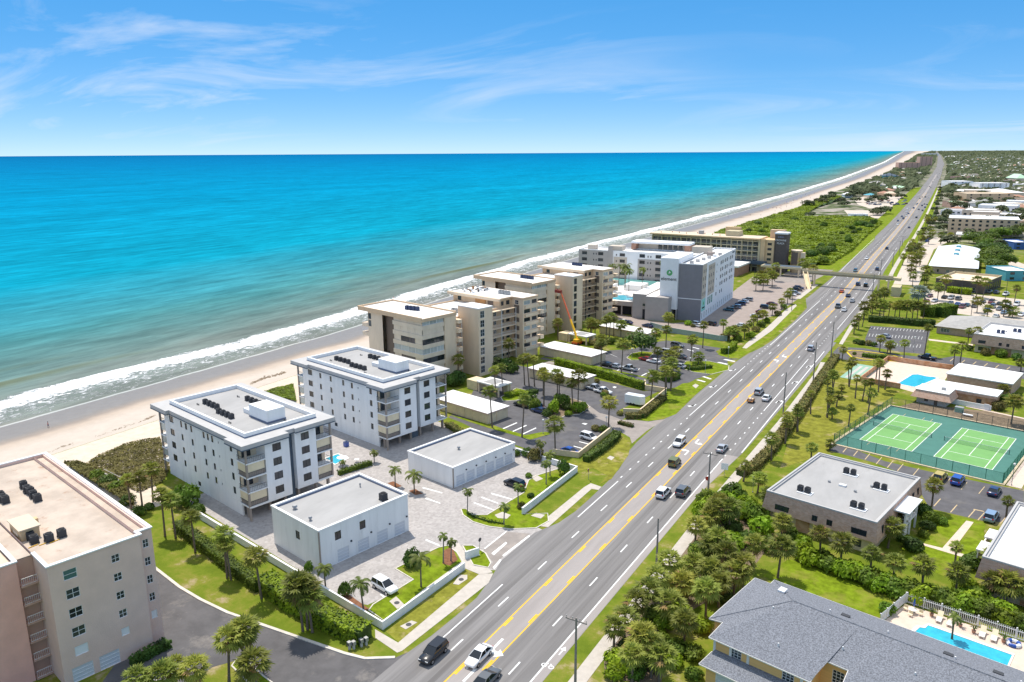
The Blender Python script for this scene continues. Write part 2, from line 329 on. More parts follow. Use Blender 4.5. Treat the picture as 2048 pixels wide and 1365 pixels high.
def sheet(name, pts, z, mats, parent=None, top=True):
    """flat piece of ground from a list of points"""
    mb = MB(); pts = [(p[0], p[1]) for p in pts]
    a = sum(pts[i][0]*pts[(i+1) % len(pts)][1]-pts[(i+1) % len(pts)][0]*pts[i][1] for i in range(len(pts)))
    if a < 0: pts = pts[::-1]
    mb.face([(x, y, z) for x, y in pts])
    o = mb.build(name, mats, parent)
    if not parent: o['kind'] = 'structure'
    return o
ORD = ['first', 'second', 'third', 'fourth', 'fifth', 'sixth', 'seventh', 'eighth', 'ninth', 'tenth', 'eleventh', 'twelfth', 'thirteenth', 'fourteenth', 'fifteenth', 'sixteenth', 'seventeenth', 'eighteenth', 'nineteenth', 'twentieth', 'twenty-first', 'twenty-second', 'twenty-third', 'twenty-fourth', 'twenty-fifth', 'twenty-sixth', 'twenty-seventh', 'twenty-eighth', 'twenty-ninth', 'thirtieth', 'thirty-first', 'thirty-second', 'thirty-third', 'thirty-fourth', 'thirty-fifth', 'thirty-sixth', 'thirty-seventh', 'thirty-eighth', 'thirty-ninth', 'fortieth']
# ---- walls with real openings ------------------------------------------------
FROT = {'n': 0, 'r': math.pi/2, 'f': math.pi, 'l': -math.pi/2}
def fmap(face, x0, x1, y0, y1):
    return {'n': lambda a, z, d=0: (x0+a, y0+d, z), 'r': lambda a, z, d=0: (x1-d, y0+a, z),
            'f': lambda a, z, d=0: (x1-a, y1-d, z), 'l': lambda a, z, d=0: (x0+d, y1-a, z)}[face]
def wallface(mb, fm, w, z0, z1, ops, depth=0.18):
    xs = sorted({0, w} | {round(o[0]-o[2]/2, 4) for o in ops} | {round(o[0]+o[2]/2, 4) for o in ops})
    zs = sorted({z0, z1} | {round(o[1], 4) for o in ops} | {round(o[1]+o[3], 4) for o in ops})
    xs = [x for x in xs if 0 <= x <= w]; zs = [z for z in zs if z0 <= z <= z1]
    for i in range(len(xs)-1):
        cx = (xs[i]+xs[i+1])/2; run = None
        for j in range(len(zs)-1):
            cz = (zs[j]+zs[j+1])/2
            hole = any(abs(cx-o[0]) < o[2]/2 and o[1] < cz < o[1]+o[3] for o in ops)
            if not hole:
                if run is None: run = zs[j]
            if (hole or j == len(zs)-2) and run is not None:
                e = zs[j] if hole else zs[j+1]
                mb.face([fm(xs[i], run), fm(xs[i+1], run), fm(xs[i+1], e), fm(xs[i], e)]); run = None
    for o in ops:
        a, b, c, d = max(0, o[0]-o[2]/2), min(w, o[0]+o[2]/2), max(z0, o[1]), min(z1, o[1]+o[3])
        for p, q in (((a, c), (b, c)), ((b, c), (b, d)), ((b, d), (a, d)), ((a, d), (a, c))):
            mb.face([fm(*p), fm(*p, depth), fm(*q, depth), fm(*q)][::-1])
WSTY = {'dk': ('frame_dark', 'glass', 2, 1), 'wh': ('frame_white', 'glass', 2, 2), 'tl': ('frame_white', 'glass_teal', 1, 2), 'sl': ('frame_dark', 'glass', 1, 1),
        'ht': ('frame_dark', 'glass', 2, 1), 'sh': ('frame_white', 'door_white', 1, 1), 'gd': ('frame_white', 'door_grey', 1, 4), 'bl': ('frame_dark', 'sign_black', 1, 1),
        'w4': ('frame_white', 'glass', 3, 4), 'pl': ('frame_white', 'glass_pale', 2, 1), 'gg': ('frame_white', 'green_glass', 1, 3), 'dr': ('frame_white', 'cream_white', 1, 1), 'pn': ('cream_white', 'cream_white', 1, 1), 'db': ('frame_dark', 'brown_recess', 1, 1)}
_wc = {}
def winmesh(w, h, st):
    key = (round(w, 2), round(h, 2), st)
    if key not in _wc:
        fmn, gm, nx, nz = WSTY[st]; t = 0.07 if w > 0.7 else 0.045; a = MB()
        a.box(-w/2, -0.02, 0, -w/2+t, 0.1, h).box(w/2-t, -0.02, 0, w/2, 0.1, h).box(-w/2+t, -0.02, 0, w/2-t, 0.1, t).box(-w/2+t, -0.02, h-t, w/2-t, 0.1, h)
        for i in range(1, nx): x = -w/2+w*i/nx; a.box(x-t*0.4, -0.005, t, x+t*0.4, 0.08, h-t)
        for i in range(1, nz): z = h*i/nz; a.box(-w/2+t, 0.0, z-t*0.35, w/2-t, 0.075, z+t*0.35)
        g = MB(); g.box(-w/2+t, 0.04, t, w/2-t, 0.06, h-t)
        _wc[key] = (a.mesh('window_frame', fmn), g.mesh('pane', gm))
    return _wc[key]
def windows(parent, fm, face, ops, depth=0.12):
    for o in ops:
        st = o[4] if len(o) > 4 else 'dk'
        if st is None: continue
        fme, gme = winmesh(o[2], o[3], st)
        nm = {'gd': 'garage_door', 'sh': 'shutter', 'dr': 'door', 'db': 'door', 'pn': 'shutter'}.get(st, 'window')
        f = put(nm, fme, parent, fm(o[0], o[1], depth-0.05), FROT[face])
        put('panel' if nm != 'window' else 'pane', gme, f)
def block(parent, x0, x1, y0, y1, z0, z1, mt, ops={}, name='wall', faces='nrfl', top=False):
    mb = MB()
    for fc in faces:
        w = (x1-x0) if fc in 'nf' else (y1-y0)
        wallface(mb, fmap(fc, x0, x1, y0, y1), w, z0, z1, ops.get(fc, []))
    if top: mb.face([(x0, y0, z1), (x1, y0, z1), (x1, y1, z1), (x0, y1, z1)])
    o = mb.build(name, mt, parent)
    for fc, l in ops.items(): windows(parent, fmap(fc, x0, x1, y0, y1), fc, l)
    # something dark inside so that no window looks through an empty shell
    return o
def slab(parent, name, x0, x1, y0, y1, z0, z1, mt):
    return MB().box(x0, y0, z0, x1, y1, z1).build(name, mt, parent)
def ring(x0, x1, y0, y1, z0, z1, t):
    return MB().box(x0, y0, z0, x1, y0+t, z1).box(x0, y1-t, z0, x1, y1, z1).box(x0, y0+t, z0, x0+t, y1-t, z1).box(x1-t, y0+t, z0, x1, y1-t, z1)
def railing(parent, fm, a0, a1, z, d, h=1.05, mt='rail_dark', step=0.35, name='railing'):
    mb = MB()
    def bx(a, b, zz0, zz1, t):
        p = [fm(a, zz0, d-t), fm(b, zz0, d-t), fm(b, zz0, d+t), fm(a, zz0, d+t)]
        mb.prism([(q[0], q[1]) for q in p], zz0, zz1)
    bx(a0, a1, z+h-0.06, z+h, 0.03); bx(a0, a1, z+0.08, z+0.13, 0.02)
    n = max(2, int((a1-a0)/step))
    for i in range(n+1):
        a = a0+(a1-a0-0.03)*i/n; bx(a, a+0.03, z+0.13, z+h-0.06, 0.015)
    return mb.build(name, mt, parent)
# ================================================================== SETTING
def lerp(kn, y):
    if y <= kn[0][0]: return kn[0][1]
    for (a, b), (c, d) in zip(kn, kn[1:]):
        if y <= c:
            t = (y-a)/(c-a); return b+(d-b)*t
    return kn[-1][1]
def curve(kn, y):               # smoothed knots
    w = 18+abs(y)*0.10
    return sum(lerp(kn, y+w*k/4)*c for k, c in zip(range(-4, 5), (1, 2, 3, 4, 5, 4, 3, 2, 1)))/25
SHORE = [(-400, -226), (100, -225), (250, -225), (309, -231), (522, -244), (970, -253), (1408, -268), (2264, -310), (5455, -530), (12000, -1060), (26000, -2160), (60000, -4900)]
DUNE = [(-400, 42), (160, 40), (400, 42), (700, 48), (1000, 56), (1500, 48), (2500, 70), (5000, 90), (12000, 220), (26000, 700), (60000, 1600)]
ROADC = [(-400, -53.6), (400, -53.7), (470, -55.3), (520, -57.2), (630, -59.5), (695, -60.5), (893, -65.0), (980, -67.5), (1520, -84), (2613, -122), (4377, -192), (11079, -512), (30000, -1500)]
xs = lambda y: curve(SHORE, y)
xd = lambda y: xs(y)+lerp(DUNE, y)
rc = lambda y: lerp(ROADC, y) if y < 420 else curve(ROADC, y)
ROWS = [-300+4*i for i in range(0, 176)]
y_ = 404.0
while y_ < 70000: ROWS.append(y_); y_ += 4+0.022*(y_-400)
SEAZ = -2.8
def strip(name, cols, rows, pos, mats, attr=None, crest=None):
    v, f = [], []; nc = len(cols)
    av = []
    for y in rows:
        for d in cols:
            v.append(pos(d, y)); av.append(d)
    for i in range(len(rows)-1):
        for j in range(nc-1):
            a = i*nc+j; f.append((a, a+1, a+nc+1, a+nc))
    me = bpy.data.meshes.new(name); me.from_pydata(v, [], f); me.materials.append(MATS[mats])
    if attr:
        at = me.attributes.new(attr, 'FLOAT', 'POINT'); at.data.foreach_set('value', av)
    if crest:
        at = me.attributes.new('crest', 'FLOAT', 'POINT'); at.data.foreach_set('value', [crest(d, y) for y in rows for d in cols])
    me.polygons.foreach_set('use_smooth', [True]*len(f)); me.update()
    o = put(name, me); o['kind'] = 'structure'
    return o
def seamat():
    m = mat('sea_water', (0.02, 0.3, 0.4), 0.45, 0.12); t = m.node_tree; n, k = t.nodes, t.links; b = n['Principled BSDF']
    def math_(op, a, c=None, clamp=False):
        q = n.new('ShaderNodeMath'); q.operation = op; q.use_clamp = clamp
        for i, x in enumerate((a, c)):
            if x is None: continue
            if isinstance(x, (int, float)): q.inputs[i].default_value = x
            else: k.new(x, q.inputs[i])
        return q.outputs[0]
    def nz(scale, det=4, st=(1, 1, 1), rough=0.6, dist=0.0):
        mp = n.new('ShaderNodeMapping'); mp.inputs['Scale'].default_value = st; k.new(g.outputs['Position'], mp.inputs[0])
        q = n.new('ShaderNodeTexNoise'); q.inputs['Scale'].default_value = scale; q.inputs['Detail'].default_value = det; q.inputs['Roughness'].default_value = rough; q.inputs['Distortion'].default_value = dist
        k.new(mp.outputs[0], q.inputs['Vector']); return q.outputs['Fac']
    def ramp(src, els, interp='LINEAR'):
        r = n.new('ShaderNodeValToRGB'); r.color_ramp.interpolation = interp; e = r.color_ramp.elements
        while len(e) < len(els): e.new(0.5)
        for q, (p, c) in zip(e, els): q.position = p; q.color = (*c, 1) if isinstance(c, tuple) else (c, c, c, 1)
        k.new(src, r.inputs[0]); return r.outputs[0]
    g = n.new('ShaderNodeNewGeometry'); at = n.new('ShaderNodeAttribute'); at.attribute_name = 'shore'; d = at.outputs['Fac']
    dd = math_('ADD', d, math_('MULTIPLY', math_('SUBTRACT', nz(0.012, 3), 0.5), 45))   # wobble along the coast
    lg = math_('DIVIDE', math_('LOGARITHM', math_('MAXIMUM', dd, 1.0), 10.0), 4.7)
    base = ramp(lg, [(0.0, (0.20, 0.20, 0.175)), (0.33, (0.165, 0.205, 0.185)), (0.38, (0.11, 0.20, 0.19)), (0.43, (0.058, 0.205, 0.215)), (0.51, (0.003, 0.235, 0.335)), (0.64, (0.0005, 0.205, 0.36)), (0.79, (0.0005, 0.15, 0.32)), (1.0, (0.0005, 0.105, 0.26))])
    big = ramp(nz(0.006, 5, (1.6, 0.5, 1)), [(0.3, 0.80), (0.7, 1.2)])
    mul0 = n.new('ShaderNodeMixRGB'); mul0.blend_type = 'MULTIPLY'; mul0.inputs[0].default_value = 0.8; k.new(base, mul0.inputs[1]); k.new(big, mul0.inputs[2])
    rip = ramp(nz(0.055, 7, (1.7, 0.35, 1), 0.72), [(0.32, 0.70), (0.68, 1.30)])
    rip2 = ramp(nz(0.22, 5, (1.5, 0.3, 1), 0.7), [(0.3, 0.80), (0.7, 1.20)])
    mulr = n.new('ShaderNodeMixRGB'); mulr.blend_type = 'MULTIPLY'; mulr.inputs[0].default_value = 0.9; k.new(rip, mulr.inputs[1]); k.new(rip2, mulr.inputs[2]); rip = mulr.outputs[0]
    mul = n.new('ShaderNodeMixRGB'); mul.blend_type = 'MULTIPLY'; mul.inputs[0].default_value = 0.85; k.new(mul0.outputs[0], mul.inputs[1]); k.new(rip, mul.inputs[2])
    # foam
    w1 = math_('MULTIPLY', math_('SUBTRACT', nz(0.035, 4, (1, 0.6, 1)), 0.5), 16)
    e1 = math_('ADD', d, w1)
    core = ramp(math_('DIVIDE', e1, 60), [(0.0, 0.40), (0.06, 0.46), (0.16, 0.49), (0.27, 0.54), (0.33, 0.70), (0.41, 0.68), (0.48, 0.40), (0.60, 0.0)])
    lace = nz(0.42, 7, (1, 0.6, 1), 0.78, 1.2)
    fm1 = ramp(math_('ADD', math_('SUBTRACT', core, 0.5), lace), [(0.49, 0.0), (0.60, 1.0)])
    edge = ramp(math_('ABSOLUTE', math_('SUBTRACT', math_('ADD', d, math_('MULTIPLY', math_('SUBTRACT', nz(0.06, 4), 0.5), 3)), 1.0)), [(0.0, 0.9), (0.9, 0.0)])
    caps = ramp(math_('ADD', nz(0.16, 5, (0.9, 0.45, 1), 0.75), math_('MULTIPLY', math_('SUBTRACT', nz(0.012, 2), 0.5), 0.25)), [(0.735, 0.0), (0.79, 0.25)])
    fo = math_('MAXIMUM', math_('MAXIMUM', fm1, math_('MULTIPLY', edge, 0.6)), caps)
    ca = n.new('ShaderNodeAttribute'); ca.attribute_name = 'crest'; mo = n.new('ShaderNodeMixRGB'); mo.inputs[2].default_value = (0.115, 0.125, 0.055, 1); k.new(math_('MULTIPLY', ca.outputs['Fac'], 0.85, True), mo.inputs[0]); k.new(mul.outputs[0], mo.inputs[1])  # olive crest colour, its dark bands painted in for swell shading
    mx = n.new('ShaderNodeMixRGB'); mx.inputs[2].default_value = (0.80, 0.81, 0.80, 1); k.new(fo, mx.inputs[0]); k.new(mo.outputs[0], mx.inputs[1]); dfs = n.new('ShaderNodeBsdfDiffuse'); gls = n.new('ShaderNodeBsdfGlossy'); gls.inputs['Roughness'].default_value = 0.32; gls.inputs['Color'].default_value = (0.4, 0.75, 1, 1)
    mxs = n.new('ShaderNodeMixShader'); mxs.inputs[0].default_value = 0.012; k.new(mx.outputs[0], dfs.inputs['Color']); k.new(dfs.outputs[0], mxs.inputs[1]); k.new(gls.outputs[0], mxs.inputs[2]); k.new(mxs.outputs[0], n['Material Output'].inputs[0])
    bp = n.new('ShaderNodeBump'); bp.inputs['Strength'].default_value = 0.9; bp.inputs['Distance'].default_value = 1.0
    hgt = math_('ADD', math_('MULTIPLY', nz(0.11, 6, (1, 0.45, 1), 0.62), 0.7), math_('MULTIPLY', nz(0.018, 3, (1.3, 0.35, 1)), 2.4))
    hgt = math_('ADD', hgt, math_('MULTIPLY', fo, 0.25)); k.new(hgt, bp.inputs['Height']); k.new(bp.outputs[0], dfs.inputs['Normal']); k.new(bp.outputs[0], gls.inputs['Normal'])
seamat()
def sandmat():
    m = mat('beach_sand', (0.6, 0.5, 0.4), 0.9, 0.1); t = m.node_tree; n, k = t.nodes, t.links; b = n['Principled BSDF']
    at = n.new('ShaderNodeAttribute'); at.attribute_name = 'shore'; g = n.new('ShaderNodeNewGeometry')
    ns = n.new('ShaderNodeTexNoise'); ns.inputs['Scale'].default_value = 0.05; ns.inputs['Detail'].default_value = 5; k.new(g.outputs['Position'], ns.inputs['Vector'])
    a1 = n.new('ShaderNodeMath'); a1.operation = 'MULTIPLY_ADD'; a1.inputs[1].default_value = 10; k.new(ns.outputs['Fac'], a1.inputs[0])
    k.new(at.outputs['Fac'], a1.inputs[2])
    dv = n.new('ShaderNodeMath'); dv.operation = 'DIVIDE'; dv.inputs[1].default_value = -60; k.new(a1.outputs[0], dv.inputs[0])
    r = n.new('ShaderNodeValToRGB'); e = r.color_ramp.elements
    els = [(0.0, (0.235, 0.215, 0.195)), (0.14, (0.25, 0.225, 0.20)), (0.195, (0.30, 0.25, 0.21)), (0.25, (0.47, 0.385, 0.31)), (0.36, (0.535, 0.465, 0.395)), (1.0, (0.53, 0.46, 0.39))]
    while len(e) < len(els): e.new(0.5)
    for q, (p, c) in zip(e, els): q.position = p; q.color = (*c, 1)
    k.new(dv.outputs[0], r.inputs[0])
    n2 = n.new('ShaderNodeTexNoise'); n2.inputs['Scale'].default_value = 0.35; n2.inputs['Detail'].default_value = 7; n2.inputs['Roughness'].default_value = 0.7; k.new(g.outputs['Position'], n2.inputs['Vector'])
    mr = n.new('ShaderNodeMapRange'); mr.inputs['To Min'].default_value = 0.82; mr.inputs['To Max'].default_value = 1.16; k.new(n2.outputs['Fac'], mr.inputs['Value'])
    h = n.new('ShaderNodeHueSaturation'); k.new(mr.outputs[0], h.inputs['Value']); k.new(r.outputs[0], h.inputs['Color']); k.new(h.outputs[0], b.inputs['Base Color'])
    rr = n.new('ShaderNodeMapRange'); rr.inputs['From Min'].default_value = 0.1; rr.inputs['From Max'].default_value = 0.28; rr.inputs['To Min'].default_value = 0.38; rr.inputs['To Max'].default_value = 0.95
    k.new(dv.outputs[0], rr.inputs['Value']); k.new(rr.outputs[0], b.inputs['Roughness'])
    bp = n.new('ShaderNodeBump'); bp.inputs['Strength'].default_value = 0.4; bp.inputs['Distance'].default_value = 0.3; k.new(n2.outputs['Fac'], bp.inputs['Height']); k.new(bp.outputs[0], b.inputs['Normal'])
sandmat()
def landmat():
    m = mat('land', (0.16, 0.22, 0.03), 0.95, 0.05); t = m.node_tree; n, k = t.nodes, t.links; b = n['Principled BSDF']
    g = n.new('ShaderNodeNewGeometry'); sp = n.new('ShaderNodeSeparateXYZ'); k.new(g.outputs['Position'], sp.inputs[0])
    def nz(s, det=5, r=0.65):
        q = n.new('ShaderNodeTexNoise'); q.inputs['Scale'].default_value = s; q.inputs['Detail'].default_value = det; q.inputs['Roughness'].default_value = r
        k.new(g.outputs['Position'], q.inputs['Vector']); return q.outputs['Fac']
    def rp(src, els):
        r = n.new('ShaderNodeValToRGB'); e = r.color_ramp.elements
        while len(e) < len(els): e.new(0.5)
        for q, (p, c) in zip(e, els): q.position = p; q.color = (*c, 1)
        k.new(src, r.inputs[0]); return r.outputs[0]
    near = rp(nz(0.17, 8, 0.7), [(0.3, (0.09, 0.135, 0.012)), (0.47, (0.14, 0.185, 0.018)), (0.57, (0.20, 0.205, 0.035)), (0.66, (0.36, 0.285, 0.17))])
    far = rp(nz(0.035, 7), [(0.33, (0.05, 0.075, 0.03)), (0.47, (0.085, 0.115, 0.04)), (0.53, (0.26, 0.235, 0.19)), (0.60, (0.38, 0.34, 0.29)), (0.70, (0.17, 0.165, 0.16)), (0.8, (0.10, 0.14, 0.04))])
    mr = n.new('ShaderNodeMapRange'); mr.inputs['From Min'].default_value = 620; mr.inputs['From Max'].default_value = 760; k.new(sp.outputs[1], mr.inputs['Value'])
    mx = n.new('ShaderNodeMixRGB'); k.new(mr.outputs[0], mx.inputs[0]); k.new(near, mx.inputs[1]); k.new(far, mx.inputs[2]); k.new(mx.outputs[0], b.inputs['Base Color'])
    bp = n.new('ShaderNodeBump'); bp.inputs['Strength'].default_value = 0.5; bp.inputs['Distance'].default_value = 0.1; k.new(nz(5, 3), bp.inputs['Height']); k.new(bp.outputs[0], b.inputs['Normal'])
landmat()
# ---- sea, beach, land
def wob(y, s, k): return mnoise.noise(Vector((y*s, k, 0.3)))
def seapos(d, y):
    z = SEAZ
    if -50 < y < 3000 and d < 400:
        c1 = 24+5*wob(y, 0.018, 1)                 # the white breaker
        z += 0.7*math.exp(-((d-c1)/3.2)**2)*(0.7+0.5*wob(y, 0.05, 2))
        c2 = 44+6*wob(y, 0.012, 5)                 # glassy wave rising behind it
        a2 = max(0, 1-abs(y-95)/85) + 0.7*max(0, 1-abs(y-420)/90)
        z += 1.25*a2*math.exp(-((d-c2)/2.6)**2)
        for c, a in ((75, 0.35), (110, 0.3), (150, 0.28), (205, 0.25), (270, 0.2)):
            z += a*math.exp(-((d-c-9*wob(y, 0.006, c))/7.0)**2)
        z -= 0.10*max(0, 1-d/10)*0
    return (xs(y)-d, y, z)
dcols = [0+1.4*i for i in range(0, 46)]
d_ = 66.0
while d_ < 90000: dcols.append(d_); d_ *= 1.055 if d_ < 400 else 1.22
def crestv(d, y):  # olive wave tint that also paints wave and swell shading into the colour
    if not (-50 < y < 1500 and d < 90): return 0.0
    c2 = 44+6*wob(y, 0.012, 5); a2 = min(1, max(0, 1.3-abs(y-95)/75))+min(1, .8*max(0, 1.3-abs(y-420)/80))
    v = a2*math.exp(-((d-c2+1.5)/2.4)**2)
    for c in (62, 78): v += .5*max(0, wob(y, .016, c))*math.exp(-((d-c-5*wob(y, .01, c+1))/2.2)**2)
    return v
sea = strip('sea', dcols[::-1], ROWS, seapos, 'sea_water', 'shore', crestv)
def sandpos(d, y):
    du = lerp(DUNE, y); q = min(1, max(0, -d/du)); z = SEAZ+0.02+(2.78)*q**1.25 if d <= 0 else SEAZ-0.08*d
    if d < 0: z += 0.12*mnoise.noise(Vector((d*0.15, y*0.1, 0)))*min(1, -d/12)*(1-q)
    return (xs(y)-d*(du/42 if d < 0 else 1), y, z)
strip('beach', [8, 3, 0.4, 0, -1, -2.5, -5, -8, -11, -14, -17, -20, -24, -28, -32, -36, -40, -42], ROWS, sandpos, 'beach_sand', 'shore')
strip('ground', [0, 3, 40, 120, 400, 2000, 12000, 80000], ROWS, lambda d, y: (xd(y)-0.6+d, y, 0.0), 'land')
# ---- road
road_y = [40+6*i for i in range(0, 110)]
while road_y[-1] < 30000: road_y.append(road_y[-1]*1.03)
def redge(y, side):
    c = rc(y)
    if side < 0:
        kn = [(40, -11), (76, -10.2), (84, -9.3), (94, -9.3), (101, -10.6), (104, -12), (120, -12), (124, -9.9), (131, -9.2), (143, -9.5), (152, -9.8), (162, -11.5), (168, -13), (190, -13.5), (198, -12.1), (216, -12.6), (262, -12.3), (272, -11.7), (285, -9.6), (300, -8.6), (340, -8.8), (370, -9.6), (394, -14.6), (436, -13.6), (470, -12.6), (510, -12.4), (630, -10.5), (700, -10.5)]
    else:
        kn = [(40, 9.9), (150, 9.6), (180, 11.6), (300, 12.8), (320, 12.6), (440, 11.9), (515, 11.5), (640, 11.5), (700, 11)]
    w = lerp(kn, y)
    if y > 700: w = (12.2 if side > 0 else -12.2)*(1 if y < 4000 else 1.3)
    return c+w
mb = MB()
for a, b in zip(road_y, road_y[1:]):
    za, zb = 0.010+max(0, a-700)*4e-4, 0.010+max(0, b-700)*4e-4
    mb.face([(redge(a, -1), a, za), (redge(a, 1), a, za), (redge(b, 1), b, zb), (redge(b, -1), b, zb)])
road = struct('road', mb, 'asphalt_road')
def follow(name, o0, o1, y0, y1, z, mt, step=6.0, parent=road):
    mb = MB(); n = max(1, int((y1-y0)/step)); yy = [y0+(y1-y0)*i/n for i in range(n+1)]
    for a, b in zip(yy, yy[1:]):
        f0, f1 = (o0(a), o1(a)), (o0(b), o1(b)); za, zb = z+max(0, a-700)*4.5e-4, z+max(0, b-700)*4.5e-4
        mb.face([(rc(a)+f0[0], a, za), (rc(a)+f0[1], a, za), (rc(b)+f1[1], b, zb), (rc(b)+f1[0], b, zb)])
    return mb.build(name, mt, parent)
cst = lambda v: (lambda y: v)
follow('turn_lane', cst(-1.75), cst(1.75), 40, 2600, 0.014, 'asphalt_lane', 12)
follow('shoulder', cst(8.45), lambda y: redge(y, 1)-rc(y)-0.05, 40, 175, 0.014, 'asphalt_lane')
for s in (-6.4, -3.35, 3.35, 6.6): follow('lane_wear', cst(s-.45), cst(s+.45), 40, 900, 0.0135, 'asphalt_wear', 12)
for s in (-1, 1):
    follow('yellow_line', cst(s*1.75-0.11), cst(s*1.75+0.11), 40, 1500, 0.020, 'paint_yellow', 8)
mb = MB().prism([(-0.17, 0), (0.17, 0), (0.17, 2.6), (-0.17, 2.6)], 0, 0.004); yd = mb.mesh('yellow_dash', 'paint_yellow')
for s in (-1, 1):
    for i in range(64):
        y = 76.5+13.05*i+(2.6 if s > 0 else 0); put('yellow_dash', yd, road, (rc(y)+s*1.42, y, 0.020))
mb = MB().prism([(-0.12, 0), (0.12, 0), (0.12, 3.1), (-0.12, 3.1)], 0, 0.004); wdm = mb.mesh('lane_dash', 'paint_white')
for s, ph in ((-4.95, 93.6), (5.0, 80.2)):
    for i in range(-3, 64):
        y = ph+13.05*i; put('lane_dash', wdm, road, (rc(y)+s, y, 0.020+max(0, y-700)*4.5e-4))
for a, b in ((80.5, 99.5), (128, 148), (290, 392), (440, 700)):
    follow('edge_line', cst(-7.85 if a < 400 else -11.6), cst(-7.63 if a < 400 else -11.38), a, b, 0.020, 'paint_white')
follow('edge_line', cst(-8.25), cst(-8.05), 198, 256, 0.020, 'paint_white')
follow('edge_line', cst(8.25), cst(8.48), 40, 172, 0.020, 'paint_white')
follow('edge_line', cst(11.1), cst(11.35), 178, 290, 0.020, 'paint_white')
follow('edge_line', cst(8.25), cst(8.45), 212, 276, 0.020, 'paint_white')
follow('edge_line', cst(9.4), cst(9.6), 330, 640, 0.020, 'paint_white')
dm = MB().prism([(-0.13, 0), (0.13, 0), (0.13, 0.95), (-0.13, 0.95)], 0, 0.004).mesh('dotted_line_mark', 'paint_white')
for x, a, b, st in ((-8.0, 150, 196, 5), (-8.1, 259, 288, 4), (8.35, 165, 210, 4.4), (8.35, 280, 330, 4.4), (-8.2, 396, 438, 4.4)):
    y = a
    while y < b: put('dotted_line_mark', dm, road, (rc(y)+x, y, 0.020)); y += st
def arrow(p, rz, left=True, sc_=1.0):
    s = -1 if left else 1; mb = MB()
    pts = [(-0.15, -1.8), (0.15, -1.8), (0.15, 0.0), (0.15+s*0.1, 0.5), (s*0.75, 0.75), (s*0.75, 1.25), (s*1.6, 0.5), (s*0.75, -0.2), (s*0.75, 0.3), (-0.15+s*0.15, 0.1)]
    if s < 0: pts = [(-0.15, -1.8), (0.15, -1.8), (0.15, 0.5), (-0.25, 0.95), (-0.75, 1.0), (-0.75, 1.45), (-1.6, 0.7), (-0.75, -0.05), (-0.75, 0.45), (-0.3, 0.4), (-0.15, 0.1)]
    mb.face([(x*sc_, y*sc_, 0) for x, y in pts]); o = mb.build('turn_arrow', 'paint_white', road, (p[0], p[1], 0.024), rz); return o
arrow(zC(1160, 1310), 0.0, True, 1.35); arrow(zC(1270, 1185), math.pi, True, 1.35)
for q in ((1730, 470), (1675, 535)): arrow(zI(*q), 0 if q[0] < 1700 else math.pi, True, 1.2)
for q in ((950, 550), (880, 625)): arrow(zL(*q), 0 if q[0] < 900 else math.pi, True, 1.2)
for q in ((1325, 705), (1110, 945), (870, 1235)): arrow(zL(*q), 0, False, 1.1)
for q in ((215, 770),): arrow(zL(*q), math.pi, False, 1.1)
for q in ((1715, 237), (1850, 112)): arrow(zI(*q), math.pi, False, 1.1)
# bicycle symbol and arrow in the shoulder
p = zJ(1037, 970); mb = MB(); mb.face([(-0.1, -1, 0), (0.1, -1, 0), (0.1, 0.3, 0), (0.45, 0.3, 0), (0, 1.2, 0), (-0.45, 0.3, 0), (-0.1, 0.3, 0)]); mb.build('bike_lane_arrow', 'paint_white', road, (p.x, p.y, 0.024))
p = zJ(945, 1065); mb = MB()
for cx in (-0.55, 0.55):
    for q in range(12):
        a, b = 2*math.pi*q/12, 2*math.pi*(q+1)/12
        mb.face([(cx+0.42*math.cos(a), 0.42*math.sin(a), 0), (cx+0.42*math.cos(b), 0.42*math.sin(b), 0), (cx+0.28*math.cos(b), 0.28*math.sin(b), 0), (cx+0.28*math.cos(a), 0.28*math.sin(a), 0)][::-1])
for a, b in (((-0.55, 0), (0, 0.55)), ((0, 0.55), (0.55, 0)), ((-0.3, 0.5), (0.35, 0.5))):
    mb.face([(a[0], a[1], 0.001), (b[0], b[1], 0.001), (b[0], b[1]+0.14, 0.001), (a[0], a[1]+0.14, 0.001)])
mb.build('bike_lane_symbol', 'paint_white', road, (p.x, p.y, 0.024))
# ---- hard surfaces (each a sheet a few millimetres above the last)
def px(zf, *pts): return [zf(*p) for p in pts]
LC = 0
def hard(name, pts, mt, z=0.006): return sheet(name, pts, z, mt)
dr = [G(*q) for q in ((296, 1105), (309, 1136), (359, 1175), (401, 1200), (455, 1226), (520, 1249), (615, 1282), (690, 1308), (730, 1318), (790, 1316), (850, 1290), (930, 1330), (840, 1420), (640, 1440), (508, 1336), (470, 1322), (425, 1335), (330, 1400), (200, 1460), (180, 1400), (250, 1300))]
hard('driveway', dr, 'asphalt_drive', 0.006)
pav = [W(*q) for q in ((-152, 65.2), (-101, 65.2), (-94.5, 65.2), (-92, 66.5), (-90.5, 78), (-86, 86), (-80, 91.5), (-80.5, 104), (-94.3, 105.0), (-99.2, 129.3), (-107, 130.5), (-113, 133.2), (-152, 133.2), (-176, 112), (-176, 92), (-152, 92))]
paver = hard('paver_court', pav, 'pavers', 0.008)
for a, b, c, d in (((900, 350), (1000, 378), (1000, 383), (895, 356)), ((915, 405), (990, 432), (990, 437), (912, 412)), ((915, 620), (985, 650), (985, 657), (912, 628)), ((1255, 380), (1375, 415), (1375, 420), (1253, 386)), ((1205, 400), (1290, 432), (1290, 437), (1203, 406)), ((1165, 428), (1270, 468), (1270, 473), (1163, 434)), ((680, 905), (740, 945), (738, 950), (676, 911))):
    sheet('bay_line', px(zC, a, b, c, d), 0.016, 'paint_white', paver)
